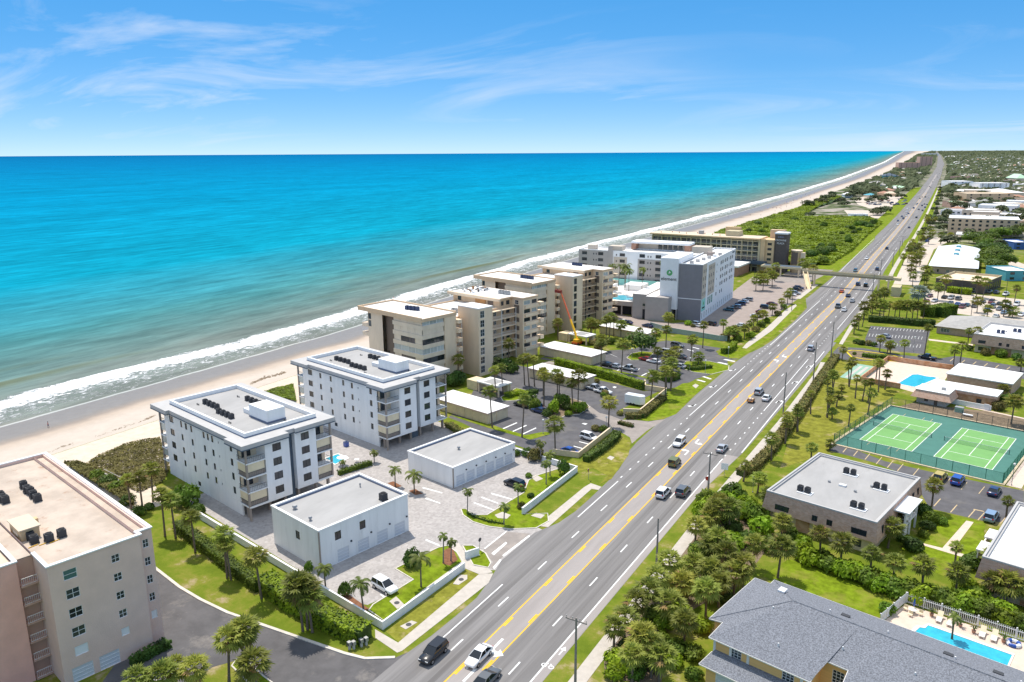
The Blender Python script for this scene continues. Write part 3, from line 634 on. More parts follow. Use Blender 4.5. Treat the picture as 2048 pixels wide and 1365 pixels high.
ap = [zC(*q) for q in ((1330, 582), (1456, 592), (1310, 715), (1285, 745), (1265, 780), (1245, 765), (1265, 740), (1215, 690), (1215, 672))]
apron = hard('entrance_apron', ap, 'asphalt_worn', 0.015)
for q in (((1255, 695), (1330, 635), (1338, 642), (1268, 705)), ((1262, 768), (1300, 725), (1308, 730), (1270, 778)), ((1312, 705), (1450, 600), (1456, 606), (1320, 712)), ((1218, 668), (1330, 580), (1335, 583), (1222, 673))):
    sheet('stop_line', px(zC, *q), 0.022, 'paint_white', apron)
def kerb(name, pts, mt='kerb', w=0.28, h=0.14, parent=None, label=None):
    mb = MB(); P2 = [Vector((p[0], p[1])) for p in pts]
    L, Rr = [], []
    for i, p in enumerate(P2):
        d = (P2[min(i+1, len(P2)-1)]-P2[max(i-1, 0)]).normalized(); q = Vector((-d.y, d.x))*w/2; L.append(p+q); Rr.append(p-q)
    for i in range(len(P2)-1): mb.prism([L[i], Rr[i], Rr[i+1], L[i+1]], 0.0, h+0.001*(i % 2))
    o = mb.build(name, mt, parent)
    if not parent: o['kind'] = 'structure'
    return o
kerb('driveway_kerb', dr[1:10], w=0.5)
def isle(name, pts, mt='lawn', z=0.05, kb=True):
    o = sheet(name, pts, z, mt)
    if kb: kerb('kerb', list(pts)+[pts[0]], w=0.22, h=0.12, parent=o)
    return o
isle('lawn_island', px(zC, (755, 775), (890, 708), (980, 665), (1030, 655), (1075, 690), (1108, 738), (900, 890), (703, 1050), (618, 992), (640, 962), (850, 832)))
isle('lawn_island', px(zC, (1105, 655), (1160, 655), (1225, 695), (1252, 745), (1240, 770), (1195, 762), (1160, 755)))
isle('lawn_island', px(zI, (200, 905), (235, 905), (275, 945), (370, 945), (610, 800), (640, 720), (690, 690), (850, 640), (950, 665), (610, 940), (765, 935), (770, 985), (690, 1030), (520, 1037), (380, 1020), (280, 990), (215, 945)))
def walk(pts, name='sidewalk', z=0.037, mt='sidewalk'): return sheet(name, pts, z, mt)
walk(px(zC, (1195, 800), (1265, 800), (1240, 850), (790, 1203), (765, 1212), (652, 1135), (650, 1090), (770, 1160)))
walk(px(zC, (1050, 650), (1085, 640), (1165, 760), (1240, 772), (1262, 795), (1195, 806), (1120, 775)), z=0.055)
walk(px(zI, (1045, 738), (1115, 762), (1095, 782), (1050, 775), (768, 1024), (695, 1014), (1000, 765)), z=0.040)
for q in (((1085, 860), (1055, 855), (1090, 808), (1130, 808), (1130, 830)), ((725, 945), (760, 920), (805, 965), (765, 985)), ((780, 1075), (840, 1045), (870, 1055), (810, 1092))):
    sheet('utility_pad', px(zC, *q), 0.062, 'sidewalk')
    c = sum((zC(*p) for p in q), Vector())/len(q); MB().tube([(c.x, c.y, 0.05), (c.x, c.y, 0.09)], 0.45, 10).build('manhole_cover', 'ac_dark')['kind'] = 'structure'
sheet('utility_pad', px(zI, (655, 700), (690, 682), (735, 710), (690, 728)), 0.062, 'sidewalk'); sheet('utility_pad', px(zI, (420, 945), (470, 925), (525, 945), (500, 970), (440, 965)), 0.062, 'sidewalk'); sheet('utility_pad', px(zI, (655, 950), (690, 932), (748, 945), (720, 968)), 0.062, 'sidewalk')
sheet('utility_pad', px(zI, (1150, 575), (1170, 560), (1200, 570), (1180, 590)), 0.062, 'sidewalk'); sheet('utility_pad', px(zI, (1705, 105), (1725, 92), (1748, 102), (1728, 122)), 0.062, 'sidewalk')
for q in ((1000, 795), (1140, 735)): pass
# condominium car parks
l1 = hard('car_park', px(zI, (120, 310), (210, 345), (400, 440), (560, 490), (720, 545), (840, 540), (960, 560), (1130, 420), (1195, 390), (1250, 405), (1315, 440), (1310, 480), (1400, 400), (1530, 320), (1420, 335), (1320, 322), (1255, 275), (1230, 262), (1400, 180), (1530, 120), (1390, 140), (1200, 90), (1060, 60), (860, 30), (520, -40), (300, 100), (250, 200)), 'asphalt_dark', 0.006)
for k in range(3):
    sheet('bay_line', px(zI, (470+65*k, 382+17*k), (562+62*k, 342+17*k), (568+62*k, 346+17*k), (476+65*k, 386+17*k)), 0.012, 'paint_white', l1)
for q in (((970, 465), (1060, 488), (1058, 492), (968, 469)), ((935, 494), (1020, 518), (1018, 522), (932, 498)), ((985, 350), (1000, 346), (1025, 350), (1010, 358)), ((1185, 112), (1200, 108), (1215, 112), (1200, 120))):
    sheet('bay_line', px(zI, *q), 0.012, 'paint_white', l1)
hard('entrance_apron', px(zI, (1040, 235), (1100, 280), (1180, 300), (1245, 325), (1320, 325), (1420, 337), (1532, 320), (1405, 400), (1312, 480), (1300, 440), (1240, 405), (1195, 388), (1160, 345), (1070, 310), (1020, 250)), 'asphalt_worn', 0.014)
l2 = hard('car_park', px(zK, (0, 540), (300, 590), (700, 690), (950, 760), (1160, 810), (1290, 790), (1420, 720), (1530, 690), (1700, 600), (1710, 550), (1820, 540), (1640, 510), (1600, 470), (1650, 440), (1300, 390), (1150, 370), (1000, 395), (850, 450), (640, 460), (560, 480), (250, 400), (60, 500)), 'asphalt_dark', 0.007)
for q in (((610, 480), (700, 520), (705, 524), (615, 484)), ((680, 650), (740, 625), (745, 628), (686, 655)), ((830, 660), (905, 625), (911, 629), (836, 665)), ((920, 690), (1000, 650), (1006, 655), (926, 695)), ((1390, 430), (1450, 445), (1448, 450), (1388, 434)), ((1340, 450), (1400, 466), (1398, 470), (1338, 455)), ((1290, 445), (1200, 480), (1205, 484), (1295, 449))):
    sheet('bay_line', px(zK, *q), 0.013, 'paint_white', l2)
for q in (((1420, 730), (1440, 727), (1510, 745), (1495, 750)), ((1475, 700), (1495, 697), (1565, 720), (1545, 724)), ((1610, 570), (1630, 567), (1715, 585), (1700, 590)), ((1665, 545), (1690, 540), (1780, 560), (1765, 565))):
    sheet('crossing_bar', px(zK, *q), 0.02, 'paint_white', l2)
isle('lawn_island', px(zK, (790, 530), (830, 490), (930, 470), (1040, 480), (1000, 520), (900, 550), (830, 552)))
isle('lawn_island', px(zK, (1270, 620), (1330, 560), (1540, 560), (1720, 600), (1715, 640), (1560, 680), (1400, 660)))
isle('lawn_island', px(zI, (735, 300), (740, 270), (900, 180), (1010, 215), (1040, 245), (970, 290), (880, 300), (800, 330)), 'soil')
isle('lawn_island', px(zI, (475, 205), (460, 180), (560, 120), (700, 150), (690, 165), (560, 200)), 'lawn')
isle('lawn_strip', px(zI, (115, 290), (260, 340), (400, 385), (600, 440), (650, 455), (780, 420), (775, 405), (730, 405), (620, 425), (480, 385), (380, 350)), 'lawn', 0.04, False)
isle('lawn_strip', px(zK, (0, 520), (350, 590), (800, 680), (1060, 735), (1080, 720), (900, 690), (500, 600), (150, 530)), 'lawn', 0.04, False)
hard('service_drive', px(zK, (0, 580), (80, 560), (300, 595), (700, 690), (900, 745), (880, 760), (600, 700), (300, 640), (0, 600)), 'asphalt_worn', 0.05)
isle('verge', px(zI, (1250, 325), (1310, 325), (1420, 335), (1520, 320), (1600, 288), (1720, 170), (1800, 95), (1740, 75), (1640, 90), (1500, 170), (1330, 280)), 'lawn', 0.03, False)
isle('verge', px(zI, (820, 590), (960, 660), (1060, 640), (1160, 690), (1100, 745), (1180, 710), (1290, 555), (1305, 470), (1230, 420), (1150, 440), (970, 610)), 'lawn_dry', 0.03, False)
isle('verge', px(zC, (705, 1100), (775, 1160), (1190, 805), (1115, 772)), 'lawn_dry', 0.02, False)
isle('verge', px(zE, (1175, 1235), (1215, 1170), (1330, 1145), (1390, 1185), (1640, 1040), (1830, 810), (1900, 810), (1915, 845), (1600, 1120), (1350, 1270), (1280, 1270)), 'lawn', 0.03, False)
walk(px(zE, (1385, 1180), (1420, 1140), (1600, 1000), (1760, 850), (1840, 805), (1850, 820), (1640, 1030), (1420, 1185)))
hard('hotel_car_park', [Vector(q) for q in ((-137, 306, 0), (-108, 292, 0), (-86, 296, 0), (-82, 310, 0), (-72.5, 345, 0), (-71.5, 390, 0), (-73, 440, 0), (-108, 452, 0), (-104, 390, 0), (-98, 318, 0), (-108, 306, 0), (-137, 318, 0))], 'lot_pink', 0.007)
walk([Vector(q) for q in ((-73, 392, 0), (-70.5, 392, 0), (-70.3, 440, 0), (-72.5, 440, 0))])
hard('car_park', [Vector(q) for q in ((-96, 440, 0), (-76, 440, 0), (-72, 500, 0), (-94, 500, 0))], 'asphalt_worn', 0.009)
# right-hand side
follow('verge_left', lambda y: redge(y, -1)-rc(y)-14, lambda y: redge(y, -1)-rc(y)+.2, 470, 1700, .006, 'lawn', 10, None)['kind'] = 'structure'
follow('verge_right', lambda y: redge(y, 1)-rc(y)-.2, lambda y: redge(y, 1)-rc(y)+10, 470, 1700, .006, 'lawn', 10, None)['kind'] = 'structure'
follow('sidewalk', lambda y: redge(y, 1)-rc(y)+3.2, lambda y: redge(y, 1)-rc(y)+5.4, 470, 1700, .03, 'sidewalk', 10, None)['kind'] = 'structure'
walk([Vector(q) for q in ((-40.8, 60, 0), (-38.6, 60, 0), (-38.9, 150, 0), (-37.6, 205, 0), (-38.0, 262, 0), (-39.5, 274, 0), (-41.0, 274, 0), (-40.2, 262, 0), (-40.0, 205, 0), (-41.2, 150, 0))])
walk(px(zG, (495, 455), (610, 260), (700, 130), (760, 60), (790, 60), (650, 260), (525, 460)))
hard('car_park', px(zG, (715, 410), (760, 302), (1262, 340), (1205, 540), (1000, 520), (720, 470)), 'asphalt_dark', 0.006)
for k in range(17):
    for j, (v0, v1) in enumerate(((312, 330), (368, 392), (436, 462))):
        u = 768+27.5*k-14*j; sheet('bay_line', px(zG, (u, v0+1.6*k), (u+4, v0+1.6*k), (u-6, v1+1.6*k), (u-10, v1+1.6*k)), .012, 'paint_worn')
hard('side_drive', px(zG, (430, 560), (450, 520), (490, 480), (700, 490), (1000, 545), (1300, 575), (1500, 600), (1900, 650), (2100, 690), (2100, 760), (1500, 660), (1460, 668), (900, 590), (600, 600), (480, 575)), 'asphalt_dark', 0.010)
hard('car_park', px(zG, (1290, 585), (1480, 555), (2100, 650), (2100, 715), (1500, 640)), 'asphalt_dark', 0.012)
for k in range(6): sheet('bay_line', px(zG, (1425+95*k, 598+14*k), (1455+95*k, 575+14*k), (1460+95*k, 577+14*k), (1432+95*k, 600+14*k)), 0.018, 'paint_tan')
hard('car_park', px(zH, (715, 60), (1000, 170), (1300, 240), (1752, 330), (1752, 480), (1640, 500), (1540, 495), (1240, 425), (1150, 260), (950, 180), (690, 110)), 'asphalt_dark', 0.007)
for a in ((770, 122), (828, 140), (890, 160), (950, 185), (1010, 205), (1065, 222), (1150, 245), (1230, 275), (1320, 298), (1410, 322), (1505, 345)):
    sheet('bay_line', px(zH, a, (a[0]+32, a[1]-38), (a[0]+36, a[1]-37), (a[0]+5, a[1]+1)), 0.013, 'paint_tan')
for a in ((1262, 412), (1352, 445), (1448, 472), (1500, 487), (1622, 505)):
    sheet('bay_line', px(zH, a, (a[0]+36, a[1]-40), (a[0]+41, a[1]-38), (a[0]+6, a[1]+2)), 0.013, 'paint_tan')
sheet('bay_line', px(zH, (1480, 428), (1535, 440), (1537, 444), (1478, 432)), 0.013, 'paint_tan')
isle('lawn_strip', px(zH, (1090, 640), (1190, 590), (1255, 470), (1280, 440), (1430, 480), (1545, 505), (1520, 640), (1400, 700), (1420, 800), (1310, 790), (1100, 690)), 'lawn', 0.02, False)
walk(px(zH, (1190, 610), (1310, 640), (1440, 492), (1480, 500), (1365, 655), (1450, 680), (1440, 695), (1195, 622)), z=0.03, mt='deck_tan')
isle('lawn_strip', px(zH, (340, 790), (480, 700), (700, 770), (1000, 880), (1040, 930), (985, 1020), (400, 815)), 'lawn', 0.02, False)
isle('lawn_strip', px(zG, (60, 1300), (290, 800), (430, 590), (800, 600), (745, 785), (1010, 850), (900, 930), (460, 1240), (420, 1300), (420, 1365), (0, 1500)), 'lawn_dry', 0.02, False)
isle('lawn_strip', px(zG, (1240, 540), (1265, 335), (1620, 370), (1620, 470), (1500, 560)), 'lawn', 0.02, False)
isle('lawn_strip', px(zG, (1430, 540), (1640, 520), (2100, 610), (2100, 660), (1500, 560)), 'lawn', 0.022, False)
walk(px(zG, (1245, 412), (1620, 458), (1620, 470), (1250, 425)), z=0.03, mt='deck_tan')
isle('roadside_strip', px(zG, (445, 440), (600, 270), (612, 285), (500, 445)), 'lawn', 0.02, False)
# planted oval in front of the pool yard, yellow kerb
ov = px(zG, (555, 520), (600, 510), (690, 515), (900, 545), (1020, 570), (1025, 590), (990, 605), (900, 598), (700, 585), (600, 565))
o_ = sheet('planted_oval', ov, 0.05, 'soil'); kerb('kerb', ov+[ov[0]], 'kerb_yellow', 0.5, 0.16, o_)
# far lots
hard('far_car_park', [Vector(q) for q in ((-21, 452, 0), (-17, 392, 0), (60, 372, 0), (80, 432, 0), (24, 441, 0))], 'lot_sand', 0.007)
hard('far_car_park', [Vector(q) for q in ((-36, 462, 0), (-24, 462, 0), (-26, 640, 0), (-16, 730, 0), (-30, 735, 0), (-40, 600, 0))], 'lot_sand', 0.007)
hard('far_drive', [Vector(q) for q in ((12, 520, 0), (60, 470, 0), (66, 480, 0), (34, 560, 0), (22, 600, 0), (14, 560, 0))], 'lot_sand', 0.007)
hard('beach_car_park', px(zS, (350, 560), (480, 500), (880, 510), (850, 600), (800, 620), (500, 640), (380, 600)), 'lot_sand', 0.05)
hard('park_court', px(zS, (240, 655), (480, 660), (560, 640), (660, 680), (620, 740), (310, 735)), 'lot_sand', 0.05)
# ================================================================== BUILDINGS
def lotthing(name, label, cat, s, t, z=0, rz=LOT, group=None):
    return thing(name, label, cat, W(s, t, z), rz, group)
# ---- rooftop air conditioners: one shared build, placed on roofs
def ac_meshes(mt):
    b = MB().box(-0.45, -0.45, 0.15, 0.45, 0.45, 1.05); b.box(-0.5, -0.5, 0, -0.38, 0.5, 0.15); b.box(0.38, -0.5, 0, 0.5, 0.5, 0.15)
    for i in range(6): b.box(-0.47, -0.47, 0.25+0.12*i, 0.47, 0.47, 0.29+0.12*i)
    g = MB().tube([(0, 0, 1.05), (0, 0, 1.12)], 0.4, 12)
    return b.mesh('casing', mt), g.mesh('fan_grille', 'ac_grille')
AC = {k: ac_meshes(k) for k in ('ac_dark', 'ac_navy', 'metal_grey')}
def acs(pts, z, kind, where, end, s=1.0, grp=None, rz=LOT, sh='air conditioner'):
    for i, p in enumerate(pts):
        colr = {'ac_dark': 'dark', 'ac_navy': 'navy', 'metal_grey': 'grey'}[kind]
        lab = f'{colr} {sh} {where}' + (f', {ORD[i]} from {end}' if len(pts) > 1 else '')
        t = thing('air_conditioner', lab, 'air conditioner', (p[0], p[1], z), rz+random.uniform(-.1, .1), grp or 'rooftop air conditioners')
        a, b = AC[kind]; put('casing', a, t, scale=(s, s, s)); put('fan_grille', b, t, scale=(s, s, s))
# ---- white condominiums
def condo(nm, s0, t0, Ly, label, corner, far, near_top_triple, extra):
    Lx = 38.0; ex = 12.0; g0 = 3.0; fh = 3.0
    r = lotthing('condo_building', label, 'building', s0, t0)
    zt = g0+4*fh                                        # 15
    win = []
    for f in range(4):
        z = g0+f*fh+0.95
        cols_ = [8.4-2.5, 12.9-2.5, 18.2-2.5, 21.8-2.5, 29.3-2.5]
        win.append((3.5, z, 1.9, 1.5, 'dk'))
        for c in (8.2, 12.8, 18.2, 21.8): win.append((c, z, 0.85, 1.45, 'sl'))
        win.append((29.3, z, 0.95, 1.5, 'dk'))
        if f == 3 and near_top_triple:
            win += [(10.4, z, 1.0, 1.45, 'dk'), (20.0, z, 0.8, 1.45, 'sl')]
        win.append((24.3, z+0.35, 0.3, 0.5, 'bl'))
    block(r, 2.5, 34.3, 0.4, Ly-0.4, g0, zt, 'white_wall', {'n': win}, faces='nfl')
    block(r, 2.5, 30.5, 0.4, Ly-0.4, 0, g0, 'white_wall', {'n': [(14, 1.1, 1.2, 1.0, 'dk')]}, name='ground_floor_wall', faces='nrfl')
    # near wall keeps going down to the ground at the front
    slab(r, 'wall_skirt', 30.5, 34.3, 0.4, 0.75, 0, g0-0.36, 'white_wall')
    wy = [(4.2, 9.6, Lx, 6.8-4.2), (11.6, Ly-3.8, Lx-1.1, 14.0-11.6)]
    for y0, y1, x1, wc in wy:
        block(r, 33.0, x1, y0, y1, g0, zt, 'white_wall', {'r': [(wc, g0+f*fh+0.85, 1.9, 1.6, 'dk') for f in range(4)]}, faces='nrf')
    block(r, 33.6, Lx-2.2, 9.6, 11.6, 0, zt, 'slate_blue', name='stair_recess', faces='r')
    slab(r, 'floor_slab', 2.5, Lx-0.02, 0.42, 9.58, g0-0.35, g0-0.001, 'white_trim'); slab(r, 'floor_slab', 2.5, Lx-1.12, 11.62, Ly-0.42, g0-0.35, g0-0.001, 'white_trim')
    slab(r, 'garage_back_wall', 30.52, 30.7, 0.8, Ly-0.8, 0, g0-0.36, 'white_trim')
    for y in (0.9, 5.5, 9.0, 12.2, 16.5, Ly-0.9): slab(r, 'column', 35.6, 36.1, y-0.25, y+0.25, 0, g0-0.36, 'column')
    # corner balconies, road side
    for y0, y1, x1, st, nearc in ((0.0, 4.2, Lx, corner, True), (Ly-3.8, Ly, Lx-1.1, far, False)):
        block(r, 33.2, 34.6, max(y0, 0.42), min(y1, Ly-0.42), g0, zt, 'cream_light', {'r': [(1.6, g0+f*fh+0.1, 2.0, 2.2, 'dk') for f in range(4)]}, name='balcony_back_wall', faces='r')
        for f in range(5):
            z = g0+f*fh
            slab(r, 'balcony_slab', 34.3, x1, y0 if f else y0+0.002, y1-0.002, z-0.22, z+0.03, 'white_trim')
        cy = y0+0.18 if nearc else y1-0.18
        for q in (x1-0.2,): slab(r, 'column', q-0.18, q+0.18, cy-0.18, cy+0.18, 0 if nearc else g0, zt-0.22, 'column')
        for f in range(4):
            z = g0+f*fh+0.03; faces_ = [('r', 0.2, y1-y0-0.2)] + ([('n', 0.1, x1-34.5)] if nearc else [('f', 0.1, x1-34.5)])
            for fc, a0, a1 in faces_:
                fm = fmap(fc, 34.3, x1, y0, y1)
                railing(r, fm, a0, a1, z, 0.12)
                if st[f]:
                    p = [fm(a0, 0, 0.2), fm(a1, 0, 0.2), fm(a1, 0, 0.26), fm(a0, 0, 0.26)]
                    MB().prism([(q[0], q[1]) for q in p], z+1.02, z+fh-0.26).build('hurricane_shutter', 'beige_shutter', r)
                    p = [fm(a0, 0, 0.3), fm(a1, 0, 0.3), fm(a1, 0, 0.33), fm(a0, 0, 0.33)]
                    MB().prism([(q[0], q[1]) for q in p], z, z+1.02).build('screen_panel', 'column', r)
    # sea side balconies
    for f in range(4):
        z = g0+f*fh; slab(r, 'balcony_slab', 0, 2.5, 0.2, Ly-0.2, z-0.22, z+0.03, 'white_trim')
        fm = fmap('n', 0, 2.5, 0.2, Ly-0.2); railing(r, fm, 0.1, 2.4, z+0.03, 0.1)
        if f != 3:
            MB().box(0.1, 0.42, z+1.1, 2.4, 0.48, z+2.75).build('screen_panel', 'glass_pale', r)
    for y in (0.45, Ly-0.45): slab(r, 'column', 0.05, 0.4, y-0.18, y+0.18, 0, zt, 'column')
    # roof: overhanging eaves with stepped corners, raised parapet, flat grey deck
    e = 0.9
    eav = [(-1.0, -0.6-0.4), (6.5, -1.0), (6.5, -0.2), (32.0, -0.2), (32.0, -1.0), (Lx+0.7, -1.0), (Lx+0.7, 9.4), (Lx-0.9, 9.4), (Lx-0.9, 11.5), (Lx-0.4, 11.5), (Lx-0.4, Ly+0.8), (-1.0, Ly+0.8)]
    MB().prism(eav, zt+0.001, zt+0.20).build('soffit', 'slate_blue', r)
    ins = [(x+(0.06 if x < 19 else -0.06), y+(0.06 if y < 9 else -0.06)) for x, y in eav]
    MB().prism(ins, zt+0.201, zt+1.05).build('eave', 'eave_grey', r)
    ring(2.6, 34.9, 1.9, Ly-2.2, zt+1.052, zt+2.0, 0.5).build('parapet', 'white_trim', r)
    ring(2.52, 34.98, 1.82, Ly-2.12, zt+1.055, zt+1.22, 0.07).build('flashing', 'parapet_blue', r)
    slab(r, 'roof_deck', 3.1, 34.4, 2.4, Ly-2.7, zt+1.053, zt+1.14, 'grey_roof')
    pe = slab(r, 'penthouse', 24.0, 31.0, 9.2, 13.4, zt+1.141, zt+3.9, 'white_wall'); slab(r, 'penthouse', 20.4, 23.98, 9.8, 12.2, zt+1.141, zt+2.1, 'white_wall')
    ring(23.9, 31.1, 9.1, 13.5, zt+1.142, zt+1.5, 0.1).build('flashing', 'parapet_blue', r)
    for i in range(5):
        for (x, y) in ((12.2+i*1.25, 6.4), (20.5+i*1.25, 5.6)):
            pass
    nmr = label
    z = zt+1.14
    o = W(s0, t0)
    rows = {'the seaward row': [(8.6+1.75*i, 7.2) for i in range(4)], 'the near row by penthouse': [(17.0+1.75*i, 6.0) for i in range(4)], 'the far row': [(13.6+1.75*i, 14.6) for i in range(4)]}
    for k, pl in rows.items():
        acs([W(s0+x, t0+y) for x, y in pl], z, 'ac_dark', f'in {k}, {extra} roof', 'sea', 1.0, 'air conditioners on the white condominiums')
    for x, y in ((8.0, 5.6), (24.6, 4.2), (31.8, 12.6), (9.5, 14.4)):
        MB().tube([(x, y, z), (x, y, z+0.4)], 0.12, 8).tube([(x+0.5, y+.1, z), (x+0.5, y+.1, z+0.35)], 0.12, 8).build('roof_vent', 'ac_dark', r)
    return r
condo('a', -170.3, 69.2, 20.4, 'five storey white condominium nearest the camera, grey flat roof', [1, 0, 1, 0], [1, 0, 1, 0], True, 'nearest white condo')
condo('b', -179.6, 110.8, 20.8, 'five storey white condominium behind the nearest one, beside the beach', [1, 1, 0, 0], [0, 0, 0, 0], False, 'second white condo')
# ---- two white garage buildings
def garage(s0, s1, t0, t1, h, label, doors, wins, nwin, extra):
    r = lotthing('garage_building', label, 'garage', s0, t0); X, Y = s1-s0, t1-t0
    rf = [(a, 0.02, 2.5, 2.5, 'gd') for a in doors]+[(a, z, 1.3, 1.6, 'dk') for a, z in wins]
    block(r, 0, X, 0, Y, 0, h, 'white_wall', {'r': rf, 'n': [(a, z, 1.3, 1.6, 'dk') for a, z in nwin]})
    ring(-0.12, X+0.12, -0.12, Y+0.12, h-0.25, h+0.02, 0.5).build('coping', 'white_trim', r)
    slab(r, 'roof_deck', 0.3, X-0.3, 0.3, Y-0.3, h-0.7, h-0.55, 'grey_roof')
    ring(0.385, X-0.385, 0.385, Y-0.385, h-0.549, h-0.252, 0.06).build('flashing', 'parapet_blue', r)
    slab(r, 'corner_pipe', X+0.002, X+0.14, -0.14, 0.15, 0, h-0.26, 'column')
    for a in doors:
        MB().box(X+0.0, a+1.6, 3.0, X+0.25, a+1.85, 3.25).build('wall_lamp', 'ac_dark', r)
    for x, y, rr in extra:
        MB().tube([(x, y, h-0.55), (x, y, h-0.2), (x, y, h-0.05)], [rr*.6, rr*.6, rr], 12).tube([(x, y, h-0.05), (x, y, h+0.25)], [rr, rr*.75], 12).build('roof_vent', 'metal_grey', r)
    return r
garage(-121.2, -106.4, 67.6, 87.4, 7.6, 'tall white garage building with flat roof in front of the nearest condominium', (4.8, 9.2, 13.5, 17.6), ((3.9, 4.4), (9.2, 4.4)), ((8.2, 3.7),), ((3.6, 2.6, 0.5), (9.6, 1.9, 0.35), (4.6, 16.5, 0.2)))
acs([W(-108.6, 83.4)], 7.05, 'ac_dark', 'standing alone on the tall white garage roof', '', 1.3, 'rooftop air conditioners')
g2 = garage(-128.7, -114.0, 106.3, 126.1, 4.8, 'low white garage building in front of the second white condominium', (2.2, 5.3, 8.4, 11.5, 14.6, 17.6), (), (), ((7.2, 9.0, 0.4),))
# ---- pink-tan apartment building, bottom left
r = lotthing('apartment_building', 'tan and pink stucco apartment building with gravel roof, bottom left', 'building', -151.0, 27.0); h = 18.0
XR = 44.4
wr = []
for f in range(6):
    z = 0.9+f*2.85
    wr.append((2.6, z, 1.7, 1.45, 'sh' if f == 1 else ('tl' if f in (5,) else 'wh')))
    wr.append((8.4, z, 1.1, 1.2, 'sh' if f == 1 else 'wh'))
wr = [w for w in wr if w[1] > 2.5]+[(2.4, 0.02, 2.7, 2.2, 'gd'), (5.9, 0.02, 2.7, 2.2, 'gd')]
block(r, 0, XR, 0, 11.9, 0, h, 'stucco_pink', {'r': wr})
block(r, 0.02, XR-1.1, 11.9, 14.0, 0, h, 'stucco_pink', {'r': [(1.1, 0.9+f*2.85, 0.85, 1.3, 'sh' if f == 1 else 'wh') for f in range(1, 6)]}, faces='rfl')
slab(r, 'roof_deck', 0.3, XR-0.3, 0.3, 11.9, h-0.75, h-0.6, 'gravel_roof'); slab(r, 'roof_deck', 0.3, XR-1.4, 11.9, 13.7, h-0.75, h-0.601, 'gravel_roof')
mb = MB().box(-0.15, 13.6, h-0.12, XR-0.95, 14.15, h+0.06).box(XR-1.5, 12.2, h-0.12, XR-0.95, 13.6, h+0.06).box(XR-1.5, 11.7, h-0.12, XR+0.15, 12.2, h+0.06).box(XR-0.4, 0.35, h-0.12, XR+0.15, 11.7, h+0.06).box(XR-5.6, -0.15, h-0.12, XR+0.15, 0.35, h+0.06).box(-0.15, 0.35, h-0.12, 0.35, 13.6, h+0.06)
mb.build('coping', 'white_trim', r)
MB().box(0.3, 13.35, h-0.6, XR-1.4, 13.62, h-0.121).box(0.02, 0.3, h-0.6, 0.3, 13.6, h-0.121).build('parapet', 'stucco_pink', r)
slab(r, 'slot_roof', 0.3, XR-5.6, -2.04, -0.16, h-0.4, h-0.25, 'gravel_roof')
# recessed stair slot and rose wing
block(r, 0.1, XR-5.6, -2.2, -0.02, 0, h-0.3, 'stair_pink', name='stair_tower', faces='r')
for f in range(6):
    z = 2.8*f+0.1; slab(r, 'walkway_slab', XR-5.6, XR-4.3, -2.1, -0.02, z, z+0.2, 'stair_pink')
    railing(r, fmap('r', 0, XR-4.3, -2.1, 0), 0.1, 2.0, z+0.2, 0.08, 1.1, 'rail_white', 0.22)
block(r, 0, XR-4.6, -30, -2.2, 0, h, 'stucco_rose', {})
slab(r, 'roof_deck', 0.3, XR-4.9, -29.7, -2.5, h-0.6, h-0.45, 'sand_roof'); ring(-0.15, XR-4.45, -30.15, -2.05, h-0.12, h+0.06, 0.5).build('coping', 'white_trim', r)
def loc_(p, z): q = inv(p); return (q[0]+151.0, q[1]-27.0, z)
hx, hy, _ = loc_(zA(90, 545, h-.6), 0)
slab(r, 'roof_hatch', hx-2.4, hx+2.4, hy, hy+2.4, h-0.598, h+1.0, 'far_tan'); slab(r, 'roof_hatch_cap', hx-2.6, hx+2.6, hy-.2, hy+2.6, h+1.0, h+1.15, 'sand_roof'); slab(r, 'hatch_vent', hx-.6, hx+1.4, hy-.12, hy-.002, h-.1, h+.3, 'cream_light')
cx_, cy_, _ = loc_(zA(195, 492, h-.6), 0)
slab(r, 'chimney', cx_-.45, cx_+.45, cy_-.4, cy_+.5, h-0.598, h+0.8, 'far_tan')
for nm, pts in (('far group', ((135, 270), (155, 295), (172, 305), (190, 325), (213, 345))), ('left group', ((5, 330), (18, 345), (32, 355))), ('near group', ((155, 545), (172, 558), (195, 580), (278, 570), (350, 545)))):
    acs([zA(a, b, h-0.6) for a, b in pts], h-0.6, 'ac_dark', f'in the {nm} on the gravel roof', 'the sea', 1.1, 'air conditioners on the gravel roof')
for k in range(3): MB().tube([loc_(zA(160+60*k, 612-14*k, h-.58), h-.53), loc_(zA(215+60*k, 590-14*k, h-.58), h-.53)], 0.06, 6).build('roof_pipe', 'paint_yellow', r)
